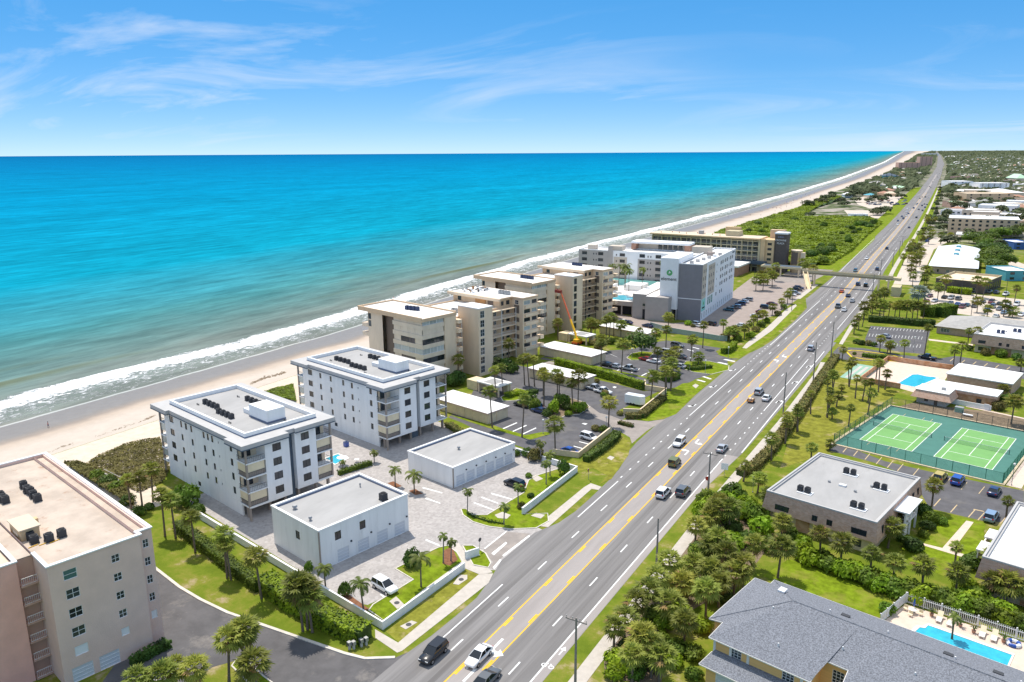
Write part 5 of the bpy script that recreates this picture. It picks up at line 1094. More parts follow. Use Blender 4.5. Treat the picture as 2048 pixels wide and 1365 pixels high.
# ================================================================== RIGHT-HAND SIDE
M('fence_grey', (0.33, 0.40, 0.38), 0.8, 0.2, var=0.08, vscale=0.8)
def brickhouse(s0, t0, X, Y, label, roofm, zw, stair, acl, h=6.6, side=()):
    r = lotthing('brick_building', label, 'building', s0, t0)
    # ground floor set back under the flared brick storey
    lo = {'n': [(2.4, 0.7, 2.6, 1.4, 'dk'), (X-4.4, 0.7, 2.6, 1.4, 'dk')], 'r': [(Y*0.75, 0.1, 1.2, 2.1, 'db'), (Y*0.3, 0.8, 1.8, 1.3, 'dk')]}
    block(r, 0.7, X-0.7, 0.7, Y-0.7, 0, 2.75, 'wall_cream', lo, name='ground_floor_wall')
    for a in (4.8, 8.3): slab(r, 'orange_panel', a+1.0, a+3.6, 0.62, 0.699, 0.1, 2.7, 'orange_wall')
    slab(r, 'floor_band', 0.1, X-0.1, 0.1, Y-0.1, 2.751, 3.0, 'concrete')
    # flared upper walls (bottom wider than top), windows in near and right faces
    fl = 0.55; z0, z1 = 3.0, h
    def flare(face):
        fm = fmap(face, 0, X, 0, Y)
        def g(a, z, d=0):
            q = (z-z0)/(z1-z0); w_ = X if face in 'nf' else Y; of = fl*(1-q); p = fm(a+(2*a/w_-1)*of, z, d-of); return p
        return g
    mb = MB()
    ops = {'n': [(a, 3.55, w, 1.1, 'dk') for a, w in zw], 'r': [(a, 3.7, 0.9, 1.5, 'dk') for a in side]}
    for fc in 'nrfl':
        w_ = X if fc in 'nf' else Y
        wallface(mb, flare(fc), w_, z0, z1, ops.get(fc, []), 0.25)
    mb.build('brick_wall', 'brick', r)
    for fc, l in ops.items():
        for o in l:
            fme, gme = winmesh(o[2], o[3], o[4]); g = flare(fc); w_ = put('window', fme, r, g(o[0], o[1], 0.1), FROT[fc]); put('pane', gme, w_)
    ring(-0.05, X+0.05, -0.05, Y+0.05, h-0.12, h+0.14, 0.35).build('coping', 'eave_grey', r)
    MB().box(0.3, 0.3, h-0.6, X-0.3, Y-0.3, h-0.45).build('roof_deck', roofm, r)
    ring(0.302, X-0.302, 0.302, Y-0.302, h-0.45, h-0.12, 0.3).build('parapet', 'eave_grey', r)
    if stair:
        y = stair; slab(r, 'stair_landing', X, X+2.2, y, y+7.5, 2.8, 3.0, 'white_trim'); slab(r, 'stair_roof', X+0.1, X+2.8, y-0.3, y+7.8, 5.6, 5.85, 'white_trim')
        for q in (y+0.1, y+3.6, y+7.2): slab(r, 'stair_post', X+1.9, X+2.2, q, q+0.3, 0, 5.6, 'white_trim')
        railing(r, fmap('r', 0, X+2.2, y, y+7.5), 0.2, 7.2, 3.0, 0.05, 1.0, 'rail_white', 0.4); slab(r, 'stair_screen', X+1.7, X+1.85, y+1.0, y+3.4, 0.2, 5.5, 'white_trim')
    for x, y in ((X*.35, Y*.5), (X*.62, Y*.45), (X*.7, Y*.62)): MB().tube([(x, y, h-.45), (x, y, h-.05)], 0.28, 10).build('roof_vent', 'metal_grey', r)
    slab(r, 'roof_curb', X*.45, X*.45+1.3, Y*.48, Y*.48+0.8, h-.45, h-.1, 'white_trim')
    for k, (x, y) in enumerate(acl):
        slab(r, 'unit_platform', x-0.4, x+2.4, y-0.9, y+0.7, h-.45, h-.3, 'white_trim')
    return r
b1 = brickhouse(-57.3, 135.4, 20.2, 25.8, 'brick two storey building with grey flat roof beside the tennis courts', 'grey_roof', ((3.6, 2.6), (9.6, 1.0), (12.2, 1.0), (17.2, 2.6)), 9.5, ((4.5, 5.0), (8.0, 19.5), (15.0, 16.0), (14.6, 4.6)), 6.6, (3.0, 20.5, 23.5))
for nm, (x, y) in zip(('front left corner', 'rear left corner', 'rear right corner', 'front right corner'), ((4.5, 5.0), (8.0, 19.5), (15.0, 16.0), (14.6, 4.6))):
    acs([W(-57.3+x, 135.4+y), W(-57.3+x+1.4, 135.4+y)], 6.3, 'ac_dark', f'at {nm} of grey brick roof', 'road', 1.0)
b2 = brickhouse(-20.6, 134.3, 21, 27.0, 'brick two storey building with white flat roof at the right edge', 'white_roof', ((5.4, 2.8), (13, 1.0)), 0, ((12, 8),))
slab(b2, 'stair_canopy', -2.4, -0.02, 8.5, 12.5, 3.4, 3.7, 'white_trim'); slab(b2, 'stair_canopy', -2.4, -0.02, 14.5, 18.5, 3.4, 3.7, 'white_trim'); slab(b2, 'canopy_wall', -2.2, -2.0, 8.6, 18.4, 0, 3.39, 'white_trim')
acs([W(-20.6+8.6+1.5*i, 142.3) for i in range(2)], 6.3, 'ac_navy', 'on the white roof at the right edge', 'the left', 1.1)
b3 = brickhouse(-60.0, 309.3, 22, 24.6, 'brick two storey building with white flat roof beyond the pool yard', 'white_roof', ((3.2, 2.2), (8.6, 0.9), (10.8, 0.9), (16, 2.4)), 0, ((6, 8), (10, 14)))
acs([W(-60+6.0+1.4*i, 317.5) for i in range(2)], 9.3-3.0, 'ac_navy', 'in near pair, white roof beyond pool yard', 'road', 1.1)
acs([W(-60+10.0+1.4*i, 323.5) for i in range(2)], 9.3-3.0, 'ac_navy', 'in far pair, white roof beyond pool yard', 'road', 1.1)
# ---- clubhouse by the pool: three flat roofed blocks
r = lotthing('pool_clubhouse', 'low brick clubhouse with white flat roofs beside the pool yard', 'clubhouse', -58.4, 234.0)
block(r, 3.0, 19.9, 23.0, 38.0, 0, 3.9, 'brick', {}, name='rear_wall'); slab(r, 'rear_roof', 2.7, 20.2, 22.7, 38.3, 3.9, 4.2, 'white_roof')
block(r, 2.4, 18.8, 8.2, 14.6, 0, 2.9, 'orange_wall', {'n': [(5, 0.9, 1.6, 1.2, 'dk'), (12.5, 0.8, 1.3, 1.3, 'dk')]}, name='middle_wall'); slab(r, 'middle_fascia', 2.0, 19.2, 7.6, 15.0, 2.9, 3.6, 'brick'); slab(r, 'middle_roof', 1.9, 19.3, 7.5, 15.1, 3.6, 3.85, 'white_roof')
block(r, 0.8, 8.4, 0.8, 7.0, 0, 2.0, 'concrete', {'n': [(2.5, 0.8, 1.0, 0.9, 'dk'), (5.0, 0.05, 0.9, 1.9, 'db')]}, name='front_wall')
mb = MB(); lo, hi = [(-0.6, -0.6), (9.9, -0.6), (9.9, 7.6), (-0.6, 7.6)], [(0.5, 0.5), (8.8, 0.5), (8.8, 6.9), (0.5, 6.9)]
for i in range(4): j = (i+1) % 4; mb.face([(*lo[i], 1.9), (*lo[j], 1.9), (*hi[j], 3.9), (*hi[i], 3.9)])
mb.build('mansard', 'brick', r); slab(r, 'front_roof', 0.3, 9.0, 0.3, 7.1, 3.88, 4.05, 'white_roof'); slab(r, 'front_soffit', -0.5, 9.8, -0.5, 7.5, 1.86, 1.9, 'concrete')
slab(r, 'roof_unit', 6.2, 7.2, 3.6, 4.6, 4.05, 4.7, 'metal_grey'); slab(r, 'garden_wall', 8.6, 18.5, 5.8, 6.0, 0, 1.4, 'wall_white'); slab(r, 'side_door', 16.8, 18.0, 5.5, 5.75, 0, 1.7, 'door_white')
# ---- pools
def pool(name, label, pts, coping, mt='pool_water', deck=None):
    t = thing(name, label, 'pool', (0, 0, 0))
    c = sum((Vector(p) for p in pts), Vector())/len(pts)
    mb = MB(); mb.face([(p[0], p[1], 0.05) for p in pts] if sum(pts[i][0]*pts[(i+1) % len(pts)][1]-pts[(i+1) % len(pts)][0]*pts[i][1] for i in range(len(pts))) > 0 else [(p[0], p[1], 0.05) for p in pts][::-1]); mb.build('water', mt, t)
    kerb('coping', list(pts)+[pts[0]], coping, 0.55, 0.12, t)
    return t
WL = lambda l, z=0: [W(a, b, z) for a, b in l]
sheet('pool_deck', WL(((-76.5, 245.3), (-78.5, 277), (-59.5, 278.5), (-58.2, 271.5), (-56.5, 256), (-57.5, 249.5), (-57.8, 243), (-65, 245.6))), 0.03, 'deck_tan')
pool('swimming_pool', 'bright blue pool in the orange walled yard', WL(((-67.4, 250), (-67.0, 264.0), (-65.6, 265.6), (-62.6, 264.9), (-60.8, 265.6), (-59.4, 264.8), (-60.6, 257), (-62, 249.7))), 'deck_white')
sheet('pool_deck', WL(((-29.4, 115.5), (-28.3, 123.4), (-8, 124.6), (-8, 115.0))), 0.02, 'deck_tan')
pool('swimming_pool', 'turquoise lap pool behind the grey shingle roof', WL(((-25.2, 116.6), (-25.0, 118.2), (-24.3, 118.6), (-24.0, 119.8), (-12.9, 119.9), (-12.9, 114.5), (-25.2, 114.5))), 'deck_white')
pool('swimming_pool', 'small blue pool between the two white condominiums', WL(((-149, 97.4), (-149, 101.6), (-144.8, 101.6), (-144.0, 97.2))), 'deck_white')
def wallthing(name, label, pts, h, w, mt, cap=None, cat='wall'):
    t = thing(name, label, cat, (0, 0, 0)); P2 = [Vector((p[0], p[1])) for p in pts]
    mb, mc = MB(), MB()
    for m_, ww, a, b in ((mb, w, 0, h), (mc, w+0.12, h, h+0.12)):
        L, Rr = [], []
        for i, p in enumerate(P2):
            d0 = (P2[i]-P2[max(i-1, 0)]); d1 = (P2[min(i+1, len(P2)-1)]-P2[i]); d = (d0.normalized()+d1.normalized()).normalized() if d0.length and d1.length else (d0 if d0.length else d1).normalized()
            q = Vector((-d.y, d.x))*ww/2; L.append(p+q); Rr.append(p-q)
        for i in range(len(P2)-1): m_.prism([L[i], Rr[i], Rr[i+1], L[i+1]], a, b)
    mb.build('panel', mt, t); mc.build('coping', cap or mt, t)
    return t
wallthing('yard_wall', 'orange stucco wall round the pool yard beside the clubhouse', WL(((-58.6, 278.8), (-78.4, 277.3), (-76.6, 245.2), (-65, 245.4))), 1.5, 0.25, 'orange_wall')
wallthing('perimeter_wall', 'long white garden wall in front of the nearest white condominium', WL(((-143, 63.2), (-122.3, 63.4), (-84.9, 63.9))) + WL(((-88.2, 84.4),)), 1.3, 0.28, 'wall_white', 'white_trim')
wallthing('perimeter_wall', 'white garden wall along the road past the paved entrance', [zI(600, 940), zI(955, 665), zI(850, 632), zI(560, 545)], 1.3, 0.28, 'wall_white', 'white_trim')
wallthing('perimeter_wall', 'cream wall with angled corner beside the blue car', [zI(800, 550), zI(965, 572), zI(1180, 400)], 1.3, 0.3, 'wall_cream', 'cream_light')
wallthing('perimeter_wall', 'cream wall along the road beside the white trailer', [zI(1255, 285), zI(1365, 290), zI(1535, 150), zI(1400, 130), zI(1395, 95)], 1.4, 0.3, 'wall_cream', 'cream_light')
wallthing('perimeter_wall', 'cream wall around the planter at the car park entrance', [zI(1200, 395), zI(1140, 385), zI(1050, 420)], 0.5, 0.3, 'wall_cream', 'cream_light') if False else None
wallthing('perimeter_wall', 'long grey-green fence wall between the hotel drive and the far car park', [zE(600, 1000), zE(780, 1050), zE(1000, 1085), zE(1190, 1118), zE(1255, 1120)], 1.9, 0.15, 'fence_grey')
hard('hotel_drive', px(zE, (330, 905), (540, 940), (860, 975), (1100, 985), (1230, 1040), (1190, 1110), (1000, 1080), (780, 1045), (600, 995), (420, 960)), 'lot_pink', .011)
# ---- tennis courts
sheet('tennis_pad', WL(((-63.2, 185.8), (-62.0, 226.4), (-26.2, 226.9), (-26.6, 185.6))), 0.02, 'court_green')
kerb('pad_kerb', WL(((-63.2, 185.8), (-62.0, 226.4), (-26.2, 226.9), (-26.6, 185.6), (-63.2, 185.8))), 'wall_cream', 0.6, 0.25)
walk(WL(((-26.2, 186), (-23.4, 186), (-23.4, 227), (-25.9, 227))), 'court_path', 0.018, 'deck_tan')
def court(s0, s1, label, extra):
    t = thing('tennis_court', label, 'tennis court', W(s0, 193.4), LOT); X, Y = s1-s0, 26.1
    MB().box(0, 0, 0.021, X, Y, 0.03).build('playing_surface', 'court_lime', t)
    def ln(x0, y0, x1, y1, m_='paint_white'): MB().box(x0, y0, 0.031, x1, y1, 0.035).build('line', m_, t)
    w = 0.14; a = X/8
    for x in (0, X-w): ln(x, w, x+w, Y-w)
    for x in (a, X-a-w): ln(x, w, x+w, Y-w)
    for y in (0, Y-w): ln(0, y, X, y+w)
    for y in (Y*.23, Y*.77-w): ln(a+w, y, X-a-w, y+w)
    ln(X/2-w/2, Y*.23+w, X/2+w/2, Y*.77-w)
    if extra:
        for x in (a+1.0, X/2+1.2, X-a-1.4): ln(x, -2.4, x+w*.8, -0.02, 'paint_tan'); ln(x, Y+.02, x+w*.8, Y+2.4, 'paint_tan')
    for x in (-0.9, X+0.8): MB().tube([(x, Y/2, 0), (x, Y/2, 1.15)], 0.07, 8).build('net_post', 'rail_dark', t)
    mb = MB(); nx = 60
    for i in range(nx+1): x = -0.85+(X+1.6)*i/nx; mb.box(x-0.012, Y/2-0.006, 0.08, x+0.012, Y/2+0.006, 1.02)
    for i in range(6): mb.box(-0.85, Y/2-0.008, 0.1+0.17*i, X+0.75, Y/2+0.008, 0.125+0.17*i)
    mb.build('net', 'court_green', t); MB().box(-0.85, Y/2-0.02, 1.02, X+0.75, Y/2+0.02, 1.1).build('net_tape', 'rail_white', t)
court(-59.2, -47.0, 'bright green tennis court nearer the road, with extra tan lines', True); court(-42.4, -30.2, 'bright green tennis court farther from the road', False)
M('fence_mesh', (0.03, 0.16, 0.10), 0.8, 0.2)
def chain_fence(label, pts, h=2.6, mt='fence_mesh', step=3.4):
    t = thing('chain_link_fence', label, 'fence', (0, 0, 0)); pm = MB().tube([(0, 0, 0), (0, 0, h+0.1)], 0.06, 6).mesh('fence_post', mt)
    mb = MB()
    for a, b in zip(pts, pts[1:]):
        a, b = Vector(a), Vector(b); L = (b-a).length; n = max(1, round(L/step)); u = (b-a)/L; q = Vector((-u.y, u.x, 0))*0.008
        for i in range(n+1): p = a.lerp(b, i/n); put('fence_post', pm, t, (p.x, p.y, 0))
        def bar(p, r_, z0, z1): mb.prism([(p.x-q.x, p.y-q.y), (r_.x-q.x, r_.y-q.y), (r_.x+q.x, r_.y+q.y), (p.x+q.x, p.y+q.y)], z0, z1)
        for z in (0.05, h-0.05): bar(a, b, z, z+0.05)
        for i in range(12): bar(a, b, 0.2+h*i/12.5, 0.218+h*i/12.5)
        m_ = int(L/0.22)
        for i in range(m_): p = a.lerp(b, i/m_); bar(p, p+u*0.02, 0.05, h-0.05)
    mb.build('mesh', mt, t)
chain_fence('green chain link fence on the near side of the tennis courts', WL(((-62.9, 186.2), (-26.9, 186.0))))
chain_fence('green chain link fence between the tennis courts and the palm lawn', WL(((-62.9, 186.4), (-61.8, 226.0))))
chain_fence('dark chain link fence behind the tennis courts', WL(((-61.6, 226.2), (-26.5, 226.6))), 2.6, 'rail_dark')
chain_fence('green chain link fence on the right side of the tennis courts', WL(((-26.8, 186.2), (-26.4, 226.4))))
sheet('soil_bed', WL(((-60, 227.3), (-58, 233.5), (-38, 239.5), (-26, 238), (-26, 227.5))), 0.025, 'soil')
slabs = sheet('path_slab', WL(((-46, 239.2), (-46, 240.2), (-30, 238.6), (-30, 237.6))), 0.05, 'deck_tan')
t = lotthing('garden_bench', 'white flat bench on the bare soil behind the tennis courts', 'bench', -43.5, 230.5); slab(t, 'seat', -1.2, 1.2, -0.5, 0.5, 0.42, 0.55, 'white_trim'); slab(t, 'leg', -1, -0.8, -.4, .4, 0, .42, 'metal_grey'); slab(t, 'leg', .8, 1, -.4, .4, 0, .42, 'metal_grey')
t = lotthing('utility_cabinet', 'grey-green utility cabinet on the soil behind the tennis courts', 'cabinet', -46.2, 233.0); slab(t, 'body', -1, 1, -.7, .7, 0.1, 1.4, 'shuffle_green'); slab(t, 'base', -1.1, 1.1, -.8, .8, 0, .1, 'concrete'); slab(t, 'lid', -1.05, 1.05, -.75, .75, 1.4, 1.47, 'metal_grey')
# shuffleboard
sh = sheet('shuffleboard_pad', WL(((-83.2, 246), (-84.6, 266.2), (-77.6, 266.5), (-76.2, 248.5), (-77, 246))), 0.035, 'shuffle_green')
for k in range(3): sheet('shuffleboard_lane', WL(((-82+1.9*k, 247), (-83+1.9*k, 264), (-82.0+1.9*k, 264), (-81.0+1.9*k, 247))), 0.041, 'concrete', sh)
# ---- grey shingle town house, bottom right
def townhouse():
    r = lotthing('town_house', 'yellow town house with grey shingle hip roof, bottom right', 'house', -45.6, 87.4)
    ze, zr_ = 5.6, 8.9; xr0, xr1 = 9.0, 60.0; yr = 10.9; x1 = 60.0
    mb = MB()
    far = 19.9
    # far slope, left hip, near slope with two projecting gables
    mb.face([(xr0, yr, zr_), (2.5, far, ze), (x1, far, ze), (xr1, yr, zr_)][::-1])
    mb.face([(xr0, yr, zr_), (2.1, 0.0, ze), (2.1, 4.0, ze+0.001), (0.0, 4.0, ze), (0.0, 18.5, ze), (2.5, 18.5, ze), (2.5, far, ze)][::-1]) if False else None
    mb.face([(2.5, far, ze), (xr0, yr, zr_), (2.1, 9.0, 6.9), (0.0, 18.5, ze), (2.5, 18.5, ze+0.05)][::-1]) if False else None
    # left hip as two planes meeting a small ridge
    xs_ = 6.9
    mb.face([(xr0, yr, zr_), (0.0, 18.5, ze), (0.0, 4.0, ze)]); mb.face([(xr0, yr, zr_), (2.5, far, ze), (2.5, 18.5, ze), (0, 18.5, ze)])
    mb.face([(xr0, yr, zr_), (0.0, 4.0, ze), (2.1, 4.0, ze+.3)]); mb.face([(xr0, yr, zr_), (2.1, 4.0, ze+.3), (2.1, 0.0, ze)])
    near = [(2.1, 0.0), (16.0, 0.0), (16.2, 4.0), (19.2, 4.0), (19.4, 1.4), (30, 1.4), (30.2, 4.0), (40, 4.0), (40.2, 0), (x1, 0)]
    zn = lambda y: ze+(zr_-ze)*y/yr*0.85
    prev = (xr0, yr, zr_)
    for (a, b) in zip(near, near[1:]):
        pa, pb = (a[0], a[1], zn(a[1])), (b[0], b[1], zn(b[1])); top = (max(xr0, min(xr1, b[0]+2)), yr, zr_)
        mb.face([pa, pb, top, prev] if prev != top else [pa, pb, top]); prev = top
    mb.build('roof', 'shingle', r)
    def edge(pts, name='fascia'):
        m_ = MB()
        for a, b in zip(pts, pts[1:]): m_.tube([Vector(a)-Vector((0, 0, 0.1)), Vector(b)-Vector((0, 0, 0.1))], 0.11, 4)
        m_.build(name, 'shingle_trim', r)
    edge([(x, y, zn(y)) for x, y in near]); edge([(2.1, 0, ze), (2.1, 4, ze+.3), (0, 4, ze), (0, 18.5, ze), (2.5, 18.5, ze), (2.5, far, ze), (x1, far, ze)])
    m_ = MB(); m_.tube([(xr0, yr, zr_), (xr1, yr, zr_)], 0.1, 5).tube([(xr0, yr, zr_), (0, 4, ze)], 0.1, 5).tube([(xr0, yr, zr_), (2.5, far, ze)], 0.1, 5); m_.build('ridge_cap', 'shingle', r)
    wops = [(3.2, 3.3, 1.6, 1.7, 'w4'), (10.4, 3.3, 1.6, 1.7, 'w4')]
    block(r, 2.6, 15.7, 0.6, 12, 0, ze-0.05, 'yellow_wall', {'n': wops}, faces='nrl'); block(r, 15.7, 19.7, 4.5, 12, 0, ze+1.0, 'yellow_wall', {'n': [(2.2, 3.6, 1.5, 1.9, 'w4')]}, faces='n'); block(r, 19.7, 59, 2.0, 12, 0, ze+.2, 'yellow_wall', {'n': [(3, 3.3, 1.6, 1.7, 'w4')]}, faces='nl')
    block(r, 0.6, 2.6, 4.5, 18, 0, ze-0.05, 'yellow_wall', {}, faces='nl'); block(r, 3.0, 59, 12, far-0.6, 0, ze-0.05, 'yellow_wall', {}, faces='nf')
    for x in (2.55, 4.9, 7.4, 14.6): slab(r, 'trim_board', x, x+0.35, 0.5, 0.598, 2.9, ze-0.1, 'shingle_trim')
    slab(r, 'corner_column', 1.7, 2.1, 4.1, 4.5, 0, ze-0.1, 'shingle_trim')
    pm_ = MB(); pm_.face([(2.2, -2.6, 2.9), (16.2, -2.6, 2.9), (16.2, 0.55, 3.75), (2.9, 0.55, 3.75)]); pm_.face([(2.2, -2.6, 2.9), (2.9, 0.55, 3.75), (2.2, 1.0, 2.9)]); pm_.build('porch_roof', 'shingle', r)
    edge([(2.2, 1.0, 2.9), (2.2, -2.6, 2.9), (16.2, -2.6, 2.9)]); block(r, 2.9, 15.5, -1.9, 0.58, 0, 2.85, 'yellow_wall', {'n': [(3.4, 0.02, 4.0, 2.2, 'gd'), (9.2, 0.02, 4.0, 2.2, 'gd')]}, faces='nrl')
    for x, y in ((6.5, 14.2), (13.5, 12.6), (21, 12.8), (29, 12.6), (36, 12.8)):
        z = zr_-(y-yr)*(zr_-ze)/(far-yr); MB().tube([(x, y, z-.2), (x, y, z+.35)], 0.1, 8).build('vent_pipe', 'rail_white', r)
    for x, y in ((10.5, 3.0), (7.2, 8.5), (17.5, 6.5), (26, 7)): MB().tube([(x, y, zn(y)-.2), (x, y, zn(y)+.6)], 0.1, 8).build('vent_pipe', 'rail_white', r)
    for x in (14.8, 27.5, 33.0): y = 13.4; z = zr_-(y-yr)*(zr_-ze)/(far-yr); MB().box(x, y-.3, z-.1, x+1.1, y+.3, z+.22).build('roof_vent', 'ac_dark', r)
    MB().box(5.6, 13.6, 7.75, 6.6, 14.8, 8.02).build('skylight', 'door_white', r)
townhouse()
# picket fence round the lap pool
def picket(label, a, b, solid=False, h=1.7):
    t = thing('picket_fence', label, 'fence', (0, 0, 0)); a, b = Vector(a), Vector(b); L = (b-a).length; u = (b-a)/L; q = Vector((-u.y, u.x, 0)); n = max(1, round(L/2.45))
    pm = MB().box(-.07, -.07, 0, .07, .07, h+.15).box(-.1, -.1, h+.15, .1, .1, h+.2).mesh('post', 'rail_white')
    for i in range(n+1): p = a.lerp(b, i/n); put('post', pm, t, (p.x, p.y, 0), math.atan2(u.y, u.x))
    for z in (0.2, h-.35): 
        c = a.lerp(b, .5); MB().box(-L/2, -.035, z, L/2, .035, z+.11).build('rail', 'rail_white', t, (c.x, c.y, 0), math.atan2(u.y, u.x))
    pk = MB().box(-.045, -.02, .05, .045, .02, h).mesh('picket', 'rail_white'); m_ = int(L/(0.105 if solid else 0.26))
    for i in range(m_): p = a.lerp(b, (i+.5)/m_)+q*.05; put('picket', pk, t, (p.x, p.y, 0), math.atan2(u.y, u.x))
picket('white picket fence along the far side of the lap pool', W(-28.3, 123.9), W(-8.5, 124.6)); picket('white solid board fence at the left end of the lap pool', W(-29.5, 115.0), W(-28.4, 123.8), True)
def lounger(p, label):
    t = thing('sun_lounger', label, 'sun lounger', (p.x, p.y, 0), LOT+R(4), 'tan loungers by the lap pool')
    t.scale = (1.15,)*3; MB().box(-.33, -.95, .28, .33, .3, .38).build('seat', 'deck_white', t); mb = MB(); mb.prism([(-.33, .3), (.33, .3), (.33, .38), (-.33, .38)], .28, .38)
    mb.face([(-.33, .3, .38), (.33, .3, .38), (.33, .95, .95), (-.33, .95, .95)]); mb.face([(-.33, .34, .30), (-.33, .99, .87), (.33, .99, .87), (.33, .34, .30)]); mb.build('backrest', 'beige_shutter', t)
    for x in (-.28, .28):
        for y in (-.85, .25): MB().box(x-.03, y-.03, 0, x+.03, y+.03, .28).build('leg', 'rail_white', t)
for i, (a, b) in enumerate(((-23.1, 122.2), (-21.6, 122.2), (-17.3, 122.2), (-15.8, 122.3))): lounger(W(a, b), f'tan sun lounger by the lap pool fence, {ORD[i]} from the left')
def potplant(p, label, s=1.0):
    t = thing('potted_plant', label, 'potted plant', (p.x, p.y, 0), 0, 'potted plants by the lap pool'); MB().tube([(0, 0, 0), (0, 0, .5*s)], [.2*s, .32*s], 10).build('pot', 'terracotta', t)
    mb = MB(); rr = random.Random(int(p.x*10))
    for k in range(26):
        a = rr.uniform(0, 6.28); l = rr.uniform(.5, 1.0)*s; w = .05*s; d = Vector((math.cos(a), math.sin(a), 0)); n_ = Vector((-d.y, d.x, 0))*w; b_ = Vector((0, 0, .5*s)); m_ = b_+d*l*.4+Vector((0, 0, l*.7)); e = b_+d*l*.9+Vector((0, 0, l*.6))
        mb.face([b_-n_, b_+n_, m_+n_, m_-n_]); mb.face([m_-n_, m_+n_, e])
    mb.build('leaves', 'leaf_dark', t)
for i, (a, b) in enumerate(((-24.3, 122.6), (-20.3, 122.4), (-18.4, 122.0), (-14.6, 122.3))): potplant(W(a, b), f'dark potted plant by the lap pool fence, {ORD[i]} from the left')
def parasol(p, label, mt, closed=False, h=2.3, r_=1.3, group=None):
    t = thing('parasol', label, 'parasol', (p.x, p.y, p.z), 0, group); MB().tube([(0, 0, 0), (0, 0, h)], .03, 6).build('pole', 'rail_white', t); MB().tube([(0, 0, 0), (0, 0, .12)], .3, 10).build('base', 'metal_grey', t)
    mb = MB()
    if closed: mb.tube([(0, 0, h-1.2), (0, 0, h-.7), (0, 0, h+.05)], [.12, .17, .03], 8)
    else:
        for k in range(8):
            a, b = k*math.pi/4, (k+1)*math.pi/4; mb.face([(r_*math.cos(a), r_*math.sin(a), h-.35), (r_*math.cos(b), r_*math.sin(b), h-.35), (0, 0, h+.1)])
    mb.build('canopy', mt, t)
parasol(W(-26.7, 121.9), 'closed blue parasol at the table by the lap pool', 'car_blue', True)
def table_set(p, label, mt='deck_white'):
    t = thing('patio_table', label, 'table', (p.x, p.y, 0), LOT); MB().tube([(0, 0, .7), (0, 0, .75)], .6, 14).build('table_top', mt, t); MB().tube([(0, 0, 0), (0, 0, .7)], .06, 8).build('leg', 'rail_white', t)
table_set(W(-26.7, 121.4), 'round patio table under the closed blue parasol')
for i, (a, b) in enumerate(((-27.8, 121.6), (-25.6, 121.6), (-26.7, 120.3))):
    t = lotthing('patio_chair', ('tan patio chair left of the parasol table', 'tan patio chair right of the parasol table', 'tan patio chair in front of the parasol table')[i], 'chair', a, b); slab(t, 'seat', -.28, .28, -.28, .28, .38, .45, 'beige_shutter'); slab(t, 'backrest', -.28, .28, .24, .3, .45, .9, 'beige_shutter')
    for x in (-.25, .25):
        for y in (-.25, .25): slab(t, 'leg', x-.02, x+.02, y-.02, y+.02, 0, .38, 'rail_white')
t = lotthing('pool_float', 'blue and white inflatable ring lying by the lap pool fence', 'pool float', -13.4, 122.6)
mb = MB()
for k in range(18):
    a, b = 2*math.pi*k/18, 2*math.pi*(k+1)/18
    for j in range(8):
        c, d = 2*math.pi*j/8, 2*math.pi*(j+1)/8; f_ = lambda u, v: ((.75+.28*math.cos(v))*math.cos(u), (.75+.28*math.cos(v))*math.sin(u), .28+.28*math.sin(v)); mb.cur = 1 if k % 6 < 3 else 0; mb.face([f_(a, c), f_(b, c), f_(b, d), f_(a, d)])
mb.build('ring', ['metal_white', 'car_blue'], t, smooth=True)
# loungers, parasols by the small condo pool
table_set(W(-141.5, 101.5), 'round white patio table by the small condominium pool', 'white_trim')
parasol(W(-142.5, 98.2), 'open white parasol beside the small condominium pool', 'white_trim')
# ---- grey single storey house and flat brown building beyond
def gable(name, label, p, X, Y, rz, h, hr, wm, rm, ops={}, over=.6, hip=True, cat='house', group=None):
    r = thing(name, label, cat, (p[0], p[1], 0), rz, group); block(r, 0, X, 0, Y, 0, h, wm, ops); mb = MB(); o = over; i = min(X, Y)/2 if hip else 0
    A, B, C, D = (-o, -o, h), (X+o, -o, h), (X+o, Y+o, h), (-o, Y+o, h)
    if X >= Y: e, f = (i if hip else -o, Y/2, hr), (X-i if hip else X+o, Y/2, hr); fs = [(A, B, f, e), (C, D, e, f), (D, A, e), (B, C, f)]
    else: e, f = (X/2, i if hip else -o, hr), (X/2, Y-i if hip else Y+o, hr); fs = [(D, A, e, f), (B, C, f, e), (A, B, e), (C, D, f)]
    for q in fs: mb.face(q)
    mb.face([D, C, B, A]); mb.build('roof', rm, r)
    return r
M('roof_grey', (0.38, 0.37, 0.35), 0.9, 0.1, var=0.1, vscale=0.8)
gable('grey_roof_house', 'long low house with grey roof beside the crowded car park', (W(-77.5, 333.0).x, W(-77.5, 333.0).y), 44, 24, LOT+R(1), 3.0, 6.6, 'brick_far', 'roof_grey', {'n': [(3, .8, 3.2, 1.5, 'w4'), (12, .8, 2.4, 1.5, 'w4'), (20, .8, 2.4, 1.5, 'w4')]}, 0.8)
def flatb(name, label, p, X, Y, rz, h, wm, rm, ops={}, cap=None, cat='building', group=None, par=.5):
    r = thing(name, label, cat, (p[0], p[1], 0), rz, group); block(r, 0, X, 0, Y, 0, h, wm, ops); slab(r, 'roof_deck', .3, X-.3, .3, Y-.3, h-par-.15, h-par, rm); ring(-.15, X+.15, -.15, Y+.15, h-.15, h+.1, .4+.0).build('coping', cap or wm, r); ring(.002, X-.002, .002, Y-.002, h-par, h-.15, .3).build('parapet', cap or wm, r)
    return r
